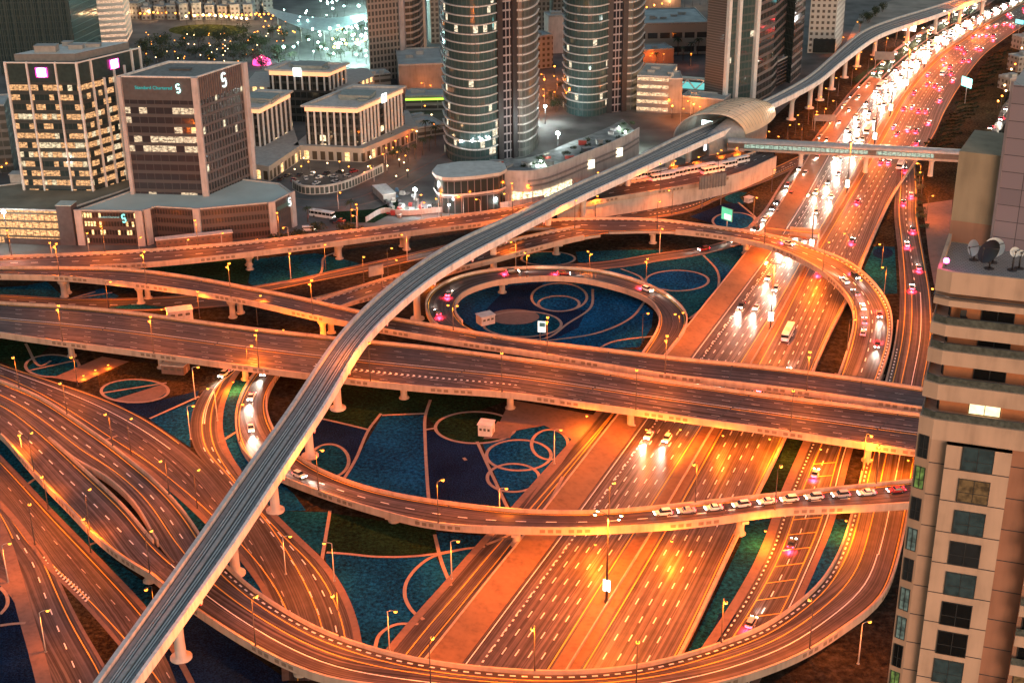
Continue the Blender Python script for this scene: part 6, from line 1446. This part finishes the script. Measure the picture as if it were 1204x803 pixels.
t = make_van(); p = at(363, 272, 0); t.location = (p.x, p.y, .1); t.rotation_euler = (0, 0, math.radians(8)); tag(t, 'white minibus by the round bush near the brown podium corner', 'minibus')
# small parked cars
PK = [(394,260),(400,261),(392,262),(330,212),(338,208),(345,213),(352,207),(360,211),(368,206),(376,210),(384,205),(392,209),(400,204),(408,208),(416,203),(350,217),(372,217),(395,215),(418,212),(505,246),(512,243),(612,247),(620,245)]
for i, px in enumerate(PK):
    p = at(px[0], px[1], 0); paint = random.choice(['black', 'silver', 'white', 'black', 'red']); suv = random.random() < .5; k = ('parked', paint, suv)
    if k not in PC: PC[k] = simple_car(paint, suv, False); t = PC[k]
    else: t = copy_tree(PC[k])
    for ch in list(t.children):
        if ch.type == 'LIGHT': bpy.data.objects.remove(ch)
    t.location = (p.x, p.y, .12); t.rotation_euler = (0, 0, random.uniform(0, 3)); tag(t, 'small parked car among those around the pale office block', 'car', 'parked cars by the offices')
# ------------------------------------------------------------------ trees and bushes
LEAF = [plain('leaf_' + str(i), c, .8, var=.3, scale=2.0) for i, c in enumerate([(.03, .045, .018), (.045, .055, .02), (.02, .035, .02)])]
BARK = plain('bark', (.10, .07, .05), .9)
def make_tree(h, r, seed, bush=False, n=150):
    rnd = random.Random(seed); t = empty('bush' if bush else 'tree'); g = MB()
    if bush: g.tube([(0, 0, 0), (.1, 0, h * .4)], [.15, .08], 6)
    else:
        g.tube([(0, 0, 0), (.1, 0, h * .35), (0, .15, h * .62)], [.28, .2, .1], 7)
        for k in range(4):
            a = k * 1.6 + rnd.random(); g.tube([(0.05, 0, h * .35), (math.cos(a) * r * .5, math.sin(a) * r * .5, h * .68)], [.1, .04], 5)
    g.build('trunk', BARK, t); g = MB()
    cl = [(rnd.uniform(-.65, .65) * r, rnd.uniform(-.65, .65) * r, h * (.42 if bush else .68) + rnd.uniform(-.25, .3) * h * .6, rnd.uniform(.3, .6) * r, rnd.randrange(3)) for _ in range(9)]
    for k in range(n):
        cx, cy, cz, cr_, mi = cl[k % 9]; v = Vector((rnd.gauss(0, 1), rnd.gauss(0, 1), rnd.gauss(0, .8))).normalized() * cr_ * rnd.uniform(.5, 1.05); c = Vector((cx, cy, max(.25, cz))) + v
        if c.z < .2: c.z = .2
        a = Vector((rnd.gauss(0, 1), rnd.gauss(0, 1), rnd.gauss(0, 1))).normalized(); b = a.orthogonal().normalized(); cc = a.cross(b); s = rnd.uniform(.25, .5) * (.8 + r * .08)
        g.face([c + b * s, c + cc * s * .7, c - b * s, c - cc * s * .7], mi if rnd.random() < .7 else rnd.randrange(3))
    g.build('foliage', LEAF, t); return t
def make_palm(h, seed):
    rnd = random.Random(seed); t = empty('palm_tree'); g = MB(); g.tube([(0, 0, 0), (.1, 0, h * .5), (.25, .1, h)], [.26, .2, .17], 7); g.build('trunk', BARK, t); g = MB()
    for k in range(16):
        a = 2 * math.pi * k / 16 + rnd.random() * .3; L = rnd.uniform(2.2, 3.0); up = rnd.uniform(.1, .9); d = Vector((math.cos(a), math.sin(a), 0)); s = Vector((-d.y, d.x, 0)); o = Vector((.25, .1, h)); pr = None
        for j in range(5):
            f = j / 4; p = o + d * (L * f) + Vector((0, 0, up * L * f - 1.1 * L * f * f * .8)); w = .38 * (1 - f) ** .6 + .03
            if pr: g.face([pr[0], p + s * w - Vector((0, 0, .15)), p, pr[2]], k % 3); g.face([pr[2], p, p - s * w - Vector((0, 0, .15)), pr[1]], k % 3)
            pr = (p + s * w - Vector((0, 0, .15)), p - s * w - Vector((0, 0, .15)), p)
    g.build('frond', LEAF, t); return t
def scatter(protos, pts, lab, cat, group, zs=0.0, sc=(.8, 1.25), labs=None):
    for i, px in enumerate(pts):
        k = random.randrange(len(protos)); pr = protos[k]
        if pr['used'] == 0: t = pr['o']
        else: t = copy_tree(pr['o'])
        pr['used'] += 1; p = at(px[0], px[1], zs); s = random.uniform(*sc); t.location = (p.x, p.y, zs); t.rotation_euler = (0, 0, random.uniform(0, 6.28)); t.scale = (s, s, s); tag(t, labs[i] if labs else lab, cat, group)
P_ = lambda o: {'o': o, 'used': 0}
random.seed(5)
BUSH = [P_(make_tree(4.0, 3.2, 3, True, 260)), P_(make_tree(3.4, 2.8, 4, True, 220))]
scatter(BUSH, [(316,288),(326,285),(335,287),(343,283),(352,277),(372,271),(405,273),(413,274),(421,273),(190,297),(200,296),(208,294)], '', 'bush', 'bushes along the podium and side street', labs=['round dark bush touching the podium corner', 'largest dark bush right of the podium corner', 'dark bush behind the far left flyover parapet', 'dark bush left of the white minibus', 'dark bush just above the white minibus', 'dark bush right of the white minibus', 'leftmost of three bushes by the side street lamp', 'middle of three bushes by the side street lamp', 'rightmost of three bushes by the side street lamp', 'left dark bush below the brown podium grid', 'middle dark bush below the brown podium grid', 'right dark bush below the brown podium grid'])
PALM = [P_(make_palm(8, 1)), P_(make_palm(9, 2))]
scatter(PALM, [(362,262),(413,262),(480,192),(488,188),(497,183),(505,178),(512,172),(500,165),(470,197),(508,160)], 'palm tree in the loose row along the cool-lit street by the offices', 'palm tree', 'palms along the office street')
scatter(PALM, [(762,75),(771,77),(790,73),(803,72),(812,70),(820,66),(778,72),(797,66)], 'palm tree in front of the wide grey hall', 'palm tree', 'palms before the grey hall')
TREE = [P_(make_tree(8, 4.5, 11, False, 200)), P_(make_tree(7, 4.0, 12, False, 180)), P_(make_tree(9, 5.0, 13, False, 220))]
pts = []
while len(pts) < 70:
    x, y = random.uniform(165, 335), random.uniform(44, 84)
    if y > 44 + max(0, (250 - x)) * .1: pts.append((x, y))
scatter(TREE, pts, 'dark tree in the park grove dotted with small lights behind the bank tower', 'tree', 'trees in the park grove')
pts = [(random.uniform(1006, 1044), 0) for _ in range(16)]; pts = [(x, 36 - (x - 1006) * .72 + random.uniform(-3, 3)) for x, _ in pts]
scatter(TREE, pts, 'dark tree in the clump on the sandy lot beside the far viaduct', 'tree', 'trees on the sandy lot', sc=(.6, .9))
pts = [(random.uniform(335, 430), random.uniform(30, 74)) for _ in range(26)]
scatter(TREE, pts, 'tree in the floodlit park among white lights', 'tree', 'trees in the floodlit park', sc=(.5, .9))
# planted rows on the right-hand verge
HEDG = bed_mat('hedge_leaf', (.02, .022, .012), (.01, .01, .006), (.05, .04, .02), .7, 1.4)
for i in range(26):
    f = i / 25; cx = lerp(Vector((1103, 172)), Vector((1178, 62)), f); jj = random.uniform(-5, 5); w = 15 - 4 * f; p0, p1 = at(cx.x + jj - w, cx.y + 3, 0), at(cx.x + jj + w, cx.y - 2, 0); g = MB(); n = 12; prev = None
    for k in range(n + 1):
        t_ = k / n; p = lerp(p0, p1, t_); p = p + Vector((0, math.sin(t_ * 9 + i) * 1.0, 0)); r = .9 + .35 * math.sin(k * 2.1 + i); ring = [p + Vector((0, math.cos(a) * r, max(0, math.sin(a)) * r * 1.0)) for a in [math.pi * q / 5 for q in range(6)]]
        if prev:
            for q in range(5): g.face([prev[q], ring[q], ring[q + 1], prev[q + 1]], smooth=True)
        prev = ring
    tag(g.build('hedge', HEDG), 'low dark hedge row in the comb of rows on the brown verge', 'hedge', 'hedge rows on the right verge')
scatter(BUSH, [(1079,207),(1080,214),(1081,222),(1080,232),(1081,240),(1082,249),(1083,257),(1086,268)], 'bush in the single file beside the ramp on the sandy strip', 'bush', 'bushes beside the right ramp', sc=(.5, .8))
# ------------------------------------------------------------------ signs and gantries
def board(name, label, px, z, w, h, mat, rz, legs=((-.8,), (.8,)), cat='sign', hleg=None, backmat=None):
    b = at(px[0], px[1], z); t = empty(name, (b.x, b.y, 0), rz); tag(t, label, cat)
    g = MB(); g.box((0, 0, z), (w, .3, h)); bo = g.build('board', backmat or STEEL, t); g = MB(); g.box((0, -.2, z), (w - .3, .12, h - .3)); g.build('face', mat, t)
    for q in legs: g = MB(); g.tube([(q[0], 0.25, 0), (q[0], 0.25, z + h * .4)], .16, 8); g.build('post', POLE_L, t)
    return t
LAT = plain('sign_back', (.22, .20, .19), .5, .4)
t = board('road_sign', 'brown sign back with vertical slats above the buses and retaining wall', (838,213), 12, 14, 6, LAT, math.radians(25), ((-5,), (5,)))
g = MB(); 
for k in range(9): g.box((-6 + k * 1.5, -.4, 12), (.25, .3, 6.2))
g.build('slat', STEEL, t)
t = board('road_sign', 'grey tilted sign panel on a curved post over the slip ramp', (442,318), 9, 6.2, 4.2, plain('sign_grey', (.30, .30, .30), .5), math.radians(30), ((2.6,),))
SGRN = plain('sign_green', (.03, .22, .12), .5, emit=(.08, .4, .22), es=.6)
t = board('road_sign', 'green and white direction sign on a bent pole over the big loop', (855,252), 13, 6, 5.4, SGRN, math.radians(-50), ((0,),))
g = MB(); g.box((0.6, -.3, 12.0), (3.6, .1, 2.2)); g.build('white_panel', plain('sign_white', (.7, .72, .7), .5, emit=(.8, .85, .8), es=.25), t); g = MB(); g.tube([(0, .2, 0), (-3.4, .2, 0)], .01, 4)
t = board('road_sign', 'small lit sign on a post inside the round loop garden', (637,384), 6, 3.0, 4.4, plain('sign_white', (.7, .72, .7), .5), math.radians(-10), ((-.6,),)); g = MB(); g.box((.2, -.3, 6.8), (2.0, .1, 1.6)); g.build('blue_panel', plain('sign_blue', (.05, .25, .4), .5), t)
board('billboard', 'white lit billboard beside the far viaduct', (1063,30), 10, 16, 7, glow('billboard_white', (1, .96, .9), 4.0), math.radians(-25), ((-4,), (4,)), 'billboard')
t = board('billboard', 'bright turquoise and white screen on a tall post on the brown verge', (1137,97), 13, 9, 5.4, glow('screen_teal', (.15, .75, .68), 2.2), math.radians(-70), ((0,),), 'billboard'); g = MB(); g.lathe((2.8, -.8, 13), [(0, -1.6), (1.4, -.8), (1.6, 0), (1.4, .8), (0, 1.6)], 12); g.build('lamp', glow('screen_lamp', (1, 1, .92), 18.0), t)
board('road_sign', 'small turquoise sign at the top right edge of the motorway', (1199,26), 8, 7, 3, glow('sign_turq', (.15, .6, .62), 1.0), math.radians(-60), ((0,),))
board('road_sign', 'dark gantry sign back on the service road beyond the footbridge', (970,139), 7, 11, 3.4, LAT, math.radians(-5), ((-5,), (5,)))
board('road_sign', 'pair of dull sign backs left of the oncoming stream', (1040,66), 8, 12, 5, LAT, math.radians(-12), ((-5,), (5,)))
# gantry over the oncoming carriageway
a, b = at(897, 274, 7), at(962, 281, 7); t = empty('sign_gantry'); tag(t, 'brown sign gantry spanning the oncoming lanes behind the big loop', 'gantry'); rz = math.atan2((b - a).y, (b - a).x); c = lerp(a, b, .5); L = (b - a).length
g = MB(); g.box((c.x, c.y, 7), (L, .8, .5), rz); g.box((c.x, c.y, 9.2), (L, .8, .4), rz); g.build('beam', PAVE_O, t); g = MB(); g.box((c.x + 6, c.y + 1.0, 8.1), (L * .55, .3, 3.6), rz); g.build('sign_back', LAT, t)
for p in (a, b): g = MB(); g.tube([(p.x, p.y, 0), (p.x, p.y, 9.4)], .35, 8); g.build('post', POLE_L, t)
# small huts
def hut(label, px, w, d, h, rz, roof=None, wall=None):
    p = at(px[0], px[1], 0); t = empty('service_hut', (p.x, p.y, 0), rz); tag(t, label, 'hut'); g = MB(); g.box((0, 0, h / 2), (w, d, h)); g.build('wall', wall or WHITEB, t); g = MB(); g.box((0, 0, h + .12), (w + .5, d + .5, .24)); g.build('roof', roof or plain('hut_roof', (.60, .55, .52), .7), t)
    g = MB()
    for k in (-.3, 0, .3): g.box((k * w, -d / 2 - .03, h * .62), (w * .18, .08, h * .22))
    g.build('vent', plain('hut_vent', (.08, .07, .06), .6), t); g = MB(); g.box((w / 2 + .03, 0, 1.0), (.08, 1.0, 2.0)); g.build('door', plain('hut_door', (.25, .2, .17), .6), t)
hut('white service hut on the pink pad inside the round loop', (571,380), 5.5, 4.2, 3.4, math.radians(30)); hut('small white service hut beside a pier of the widest flyover', (572,510), 4.2, 4.0, 3.8, math.radians(-15)); hut('long white-roofed hut between the far left flyovers', (212,375), 9, 4.5, 4.0, math.radians(18), plain('hut_pale_roof', (.62, .58, .60), .6)); hut('low pink hut under the widest flyover near the brown circle', (207,437), 8, 5, 3.2, math.radians(-12), wall=PAVE); hut('flat white hut on the blue triangle by the big loop', (880,238), 3.2, 2.6, 2.4, math.radians(40))
# long white hoarding by the bank podium
p0, p1 = at(185, 298, 0), at(274, 288.5, 0); t = empty('site_hoarding'); tag(t, 'long low white site hut row below the brown podium', 'hut'); c = lerp(p0, p1, .5); L = (p1 - p0).length; rz = math.atan2((p1 - p0).y, (p1 - p0).x); g = MB(); g.box((c.x, c.y, 3.0), (L, 3.2, 6.0), rz); g.build('wall', PAVE, t); g = MB(); g.box((c.x, c.y, 6.2), (L + .6, 3.8, .35), rz); g.build('roof', WHITEB, t)
g = MB(); nv_ = Vector((math.sin(rz), -math.cos(rz), 0))
for k in range(14):
    q = lerp(p0, p1, (k + .5) / 14) + nv_ * 1.65; g.box((q.x, q.y, 4.6), (1.0, .1, .8), rz)
g.build('window', plain('hut_vent', (.08, .07, .06), .6), t)
# construction yard: stacks, cabins, fence
yard = [(random.uniform(430, 600), 0) for _ in range(60)]
YC = [plain('stack_' + str(i), c, .7) for i, c in enumerate([(.5, .5, .5), (.35, .33, .3), (.10, .10, .11), (.42, .06, .05), (.55, .52, .48), (.1, .2, .3)])]
for i in range(70):
    x = random.uniform(440, 640); y0 = 262 - (x - 440) * .1; y = random.uniform(max(215, y0 - 34), y0 - 3)
    if 505 < x < 600 and y < 238: continue
    p = at(x, y, 0); w, d, h = random.uniform(1, 3.4), random.uniform(1, 2.4), random.uniform(.6, 2.2); g = MB(); rz = random.uniform(0, 3); mt = random.choice(YC)
    t = empty('material_stack', (p.x, p.y, 0), rz); tag(t, 'small heap of building materials in the construction yard by the pavilion', 'stack', 'stacks in the construction yard')
    for k in range(3): g.box((random.uniform(-.2, .2), random.uniform(-.2, .2), h * (k + .5) / 3), (w * random.uniform(.75, 1), d * random.uniform(.75, 1), h / 3 - .03))
    g.build('load', mt, t)
f = MB(); ln = smooth(resample(trace([(430,262),(452,250),(470,254),(520,250),(560,248),(600,243),(640,236)], 0), 30), 1); wall_strip(f, ln, -1, .15, 0, 2.6); tag(f.build('site_fence', WHITEB), 'white hoarding fence around the construction yard', 'fence')
t = empty('site_cabin'); p = at(452, 232, 0); t.location = p; t.rotation_euler = (0, 0, math.radians(-68)); tag(t, 'long pale site cabin with a tilted ribbed roof in the construction yard', 'cabin'); g = MB(); g.box((0, 0, 1.8), (16, 6, 3.6)); g.build('wall', GREYB, t)
for k in range(6): g = MB(); g.box((-6.6 + k * 2.65, 0, 3.8), (2.4, 6.6, .3)); g.build('roof_panel', CONC_W, t)
# balustrade wall of the office car park
f = MB(); ln = smooth(resample(trace([(345,222),(355,228),(375,229),(392,227),(410,222),(430,213),(450,203)], 0), 30), 1); wall_strip(f, ln, -1, .5, 0, 4.5); wo_ = f.build('podium_wall', STONE); tag(wo_, 'pale arcaded wall curving around the office car park', 'wall')
g = MB(); nv2 = sides(ln)
for i in range(1, len(ln) - 1):
    q = ln[i] - nv2[i] * .53; tv = (ln[i + 1] - ln[i]).normalized(); 
    g.face([q - tv * .8 + Vector((0, 0, .6)), q + tv * .8 + Vector((0, 0, .6)), q + tv * .8 + Vector((0, 0, 3.6)), q - tv * .8 + Vector((0, 0, 3.6))])
g.build('arch_opening', plain('arch_dark', (.07, .08, .07), .7), wo_)
# ------------------------------------------------------------------ far city edge
HM = [HSE, facade('house_b', (.04, .04, .04), (.25, .25, .24), 3.4, 3.0, (.3, .75), (.25, .75), .25, (1, .7, .4), 1.5, .1, .5, 12.5)]
k = 0
for row, (y, x0, x1, st) in enumerate(((24, 152, 300, 15), (15, 150, 312, 16), (6, 152, 320, 17), (-3, 150, 430, 18), (28, 1052, 1052, 1))):
    x = x0
    while x < x1:
        a, b = at(x, y + random.uniform(-1, 1), 0), at(x + st * .72, y, 0); d = (b - a).normalized(); n = Vector((-d.y, d.x, 0)) * random.uniform(9, 14); F = [(a.x, a.y), (b.x, b.y), (b.x + n.x, b.y + n.y), (a.x + n.x, a.y + n.y)]
        t = empty('townhouse'); tag(t, 'small pale townhouse among the rows behind the oval lawn at the top', 'house', 'townhouses behind the oval lawn'); h = random.uniform(8, 12)
        g = MB(); g.prism(F, 0, h, 0, None); g.build('wall', random.choice(HM), t); g = MB(); g.prism(shrink(F, -.4), h, h + .8, 0, 0); c = ((a.x + b.x + n.x) / 2, (a.y + b.y + n.y) / 2); g.box((c[0], c[1], h + 1.9), (3.4, 3, 2.4)); g.build('roof', GREYB, t); x += st; k += 1
for px, h, w in (((215,8),40,16),((262,8),36,14),((232,4),60,13),((285,2),46,14),((640,34),60,14),((655,26),70,14),((622,20),60,16),((600,10),60,18)):
    pass
TWB = facade('far_tower', (.03, .035, .03), (.22, .21, .19), 3.5, 3.0, (.2, .8), (.2, .8), .2, (1, .75, .45), 1.3, .08, .3, 14.2)
for px, h, w, lab in (((212,6),26,16,'grey block at the top edge above the oval lawn, left one'),((258,4),24,17,'grey block at the top edge above the oval lawn, right one'),((632,38),40,14,'dark green far tower between the curved towers, left one'),((650,34),44,13,'dark green far tower between the curved towers, right one'),((507,52),60,10,'slim pale far tower just left of the curved banded tower')):
    block(lab, px, (px[0] + w, px[1] - .5), 16, h, [TWB], units=1)
LAWN = bed_mat('lawn', (.07, .075, .02), (.05, .05, .015), (.1, .1, .03), .7, .3)
tag(bed(ell(198, 292, 29, 43), LAWN, 'lawn', .2), kind='stuff')
WARM = glow('warm_lamp', (1, .62, .28), 4.0); LW = plight('warm_light', 700, (1, .62, .3), .5); ORG = glow('orange_lamp', (1, .26, .03), 3.0)
def globe(px, h, mat, light, lab, group, r=.55):
    p = at(px[0], px[1], 0); t = empty('globe_lamp', (p.x, p.y, 0)); tag(t, lab, 'lamp', group); g = MB(); g.tube([(0, 0, 0), (0, 0, h)], .1, 6); g.build('pole', POLE, t); g = MB(); g.lathe((0, 0, h), [(0, -r), (r * .85, -r * .5), (r, 0), (r * .85, r * .5), (0, r)], 8); g.build('globe', mat, t)
    if light: lo = bpy.data.objects.new('globe_light', light); COL.objects.link(lo); lo.parent = t; lo.location = (0, 0, h + r + .3)
for i, x in enumerate((220,230,240,247,254,261,267,273,279,285,291)): globe((x, 29 + abs(x - 245) * .09 + i * .1), 7, WARM, LW, 'warm white globe lamp in the arc along the oval lawn', 'lamps along the oval lawn', .9)
for i in range(34):
    x = 150 + i * 5.2; globe((x, 24 + (2 if x > 225 else 0) + random.uniform(-1, 1)), 5, ORG, LW if i % 5 == 0 else None, 'orange lamp in the long glowing row before the townhouses', 'orange lamps before the townhouses', .7)
for i in range(58): globe((random.uniform(160, 335), random.uniform(46, 84)), 6, random.choice((ORG, ORG, WARM)), None, 'small lamp twinkling in the dark park grove', 'lamps in the park grove', .3)
for i in range(26): globe((random.uniform(300, 352), random.uniform(24, 50)), 5, ORG, None, 'red-orange lamp in the dense strip left of the floodlit park', 'orange lamps left of the floodlit park', .5)
for i in range(30): globe((random.uniform(330, 480), random.uniform(178, 218)), 4, random.choice((WARM, ORG)), bpy.data.lights.get('court_light') or plight('court_light', 90, (1, .6, .3), .4), 'small warm lamp around the office car park and courtyard', 'courtyard lamps', .32)
# floodlit park with a crescent canopy
PKM = plain('park_paving', (.45, .55, .52), .8, var=.3, scale=.12)
tag(bed([(318,60),(345,24),(350,-10),(440,-10),(432,80),(400,84),(350,80)], PKM, 'plaza', .08), kind='structure')
t = empty('crescent_canopy'); tag(t, 'pale turquoise crescent shaped canopy above the floodlit park', 'canopy'); g = MB(); n = 24
for k in range(n):
    def q(k, s):
        f = k / n; x = 310 + 130 * f; ym = 8 + 16 * math.sin(math.pi * f * .9); w = 9 * math.sin(math.pi * min(1, f * 1.02)) ** .8; p = at(x, ym + (w if s else -w * .3), 12); p.z = 12 - (2 if s else 0); return p
    g.face([q(k, 1), q(k + 1, 1), q(k + 1, 0), q(k, 0)], smooth=True)
g.build('roof', plain('canopy_teal', (.42, .55, .54), .6), t)
for k in (3, 8, 13, 18, 22):
    p = q(k, 1); gg = MB(); gg.tube([(p.x, p.y, 0), (p.x, p.y, 10)], .3, 6); gg.build('post', POLE_L, t)
TUR = glow('turquoise_lamp', (.55, 1, .90), 16.0); LT = plight('turquoise_light', 14000, (.62, 1.0, .92), 1.0)
random.seed(21)
for i in range(84):
    x = min(431, max(335, random.gauss(398, 30))); y = random.uniform(4, 78); globe((x, y), random.uniform(6, 14), TUR, LT if i % 7 == 0 else None, 'dazzling white-turquoise floodlight in the park left of the pale gridded tower', 'floodlights in the park', random.uniform(.35, 1.0))
for i in range(10): globe((random.uniform(390, 432), random.uniform(40, 70)), 5, glow('yellow_lamp', (1, .85, .1), 6.0), None, 'yellow lamp in the floodlit park', 'yellow lamps in the floodlit park', .8)
t = empty('event_tent', at(308, 76, 0)); tag(t, 'glowing magenta tent behind the low office block', 'tent'); g = MB(); g.lathe((0, 0, 0), [(6, .1), (5.5, 3), (0, 6.5)], 10); g.build('canvas', glow('tent_pink', (1, .05, .25), 1.2), t)
# roads glowing at the top behind the hall
groundroad('FR', [(752,24),(790,16),(830,8),(870,-4)], [(756,32),(800,22),(840,12),(880,2)], .1, [(.5, 'dash')], asph=ASPH_G)
for i in range(10): globe((760 + i * 9, 22 - i * 2.2), 8, ORG, LW if i % 2 else None, 'orange lamp along the far road above the grey hall', 'lamps along the far road', .6)
groundroad('FR2', [(596,100),(620,92),(645,84),(670,80)], [(600,118),(625,110),(650,100),(675,96)], .1, [(.5, 'dash')], asph=ASPH_G)

# far right corner beyond the planted verge
A, B, _ = groundroad('FR3', [(1250,60),(1204,98),(1176,128),(1158,150),(1132,172),(1120,200)], [(1262,70),(1216,108),(1188,138),(1170,160),(1146,182),(1132,208)], .1, [(.5, 'dash')], asph=ASPH_G)
for i, s in enumerate((.3, .42, .55, .62, .7)): place_car('FR3', s, .4 + .2 * (i % 2), 1, False, False, 'red-lit car on the road behind the tan tower, ' + ORDN[4 - i] + ' nearest the camera', 'cars on the road behind the tan tower', tail=True)
for i in range(14): globe((1172 + i * 2.6 + (i % 3) * 2, 132 - i * 6.4), 6, random.choice((ORG, WARM)), LW if i % 3 == 0 else None, 'small lamp in the cluster beyond the planted verge at the right edge', 'lamps beyond the planted verge', .6)
for px, w, h, lb in (((1186,108),16,7,'low dark block beyond the verge at the right edge, nearer one'),((1196,86),18,9,'low dark block beyond the verge at the right edge, middle one'),((1200,60),20,8,'low dark block beyond the verge at the right edge, farthest one')): block(lb, px, (px[0] + w, px[1] - 2), 10, h, [HSE], units=2)
for i in range(22):
    x = random.choice((random.uniform(600, 660), random.uniform(440, 522), random.uniform(0, 16))); y = random.uniform(62, 128) if x > 560 else (random.uniform(128, 178) if x > 100 else random.uniform(150, 215))
    globe((x, y), 5, random.choice((ORG, ORG, WARM)), None, 'small lamp glowing in the streets between the city towers', 'lamps between the towers', .4)

# terrace planting, street trees and low blocks between the towers
random.seed(31)
TER = [(x, 0) for x in range(20)]
pts = []
for i in range(22):
    f = random.random(); q = top[int(f * (len(top) - 1))] + Vector((random.uniform(-6, -1), random.uniform(4, 25), 0)); pts.append(proj((q.x, q.y, 11.3)))
scatter(BUSH, pts, 'small shrub among the clutter on the podium terrace below the curved towers', 'bush', 'shrubs on the podium terrace', 11.25, (.35, .7))
for i in range(16):
    q = top[int(random.random() * (len(top) - 1))] + Vector((random.uniform(-6, -1), random.uniform(5, 24), 0)); t = empty('terrace_unit', (q.x, q.y, 11.25), random.uniform(0, 3)); tag(t, 'small grey roof unit among the clutter on the podium terrace', 'roof unit', 'units on the podium terrace'); g = MB(); w, d, h = random.uniform(1.5, 5), random.uniform(1, 3), random.uniform(.8, 2.4); g.box((0, 0, h / 2), (w, d, h)); g.build('housing', random.choice(YC), t); g = MB(); g.box((0, 0, h + .1), (w + .3, d + .3, .2)); g.build('lid', GREYB, t)
scatter(TREE, [(random.uniform(432, 470), random.uniform(160, 190)) for _ in range(7)] + [(random.uniform(600, 660), random.uniform(100, 140)) for _ in range(9)] + [(random.uniform(760, 850), random.uniform(128, 140)) for _ in range(7)], 'street tree between the city blocks', 'tree', 'street trees between the blocks', sc=(.5, .85))
ORL = plight('orange_street_light', 2600, (1, .25, .04), .5)
for i, px in enumerate(((606,128),(618,112),(640,108),(652,92),(632,128),(612,92),(765,128),(790,140),(815,138),(505,120),(10,190),(8,170))): globe(px, 7, ORG, ORL, 'bright orange globe lamp lighting the street between the towers', 'orange globe lamps between the towers', .5)
for fl, w, dp, h, lb in (((602,150),26,10,4,'low flat kiosk block between the two curved towers'),((446,150),22,10,5,'low arcade block behind the pale office nearest the curving street'),((430,108),30,12,9,'low block at the foot of the pale gridded tower'),((486,150),14,8,4,'small flat block beside the parking garage deck')):
    block(lb, fl, (fl[0] + w, fl[1] - 3), dp, h, [GARD], units=3)
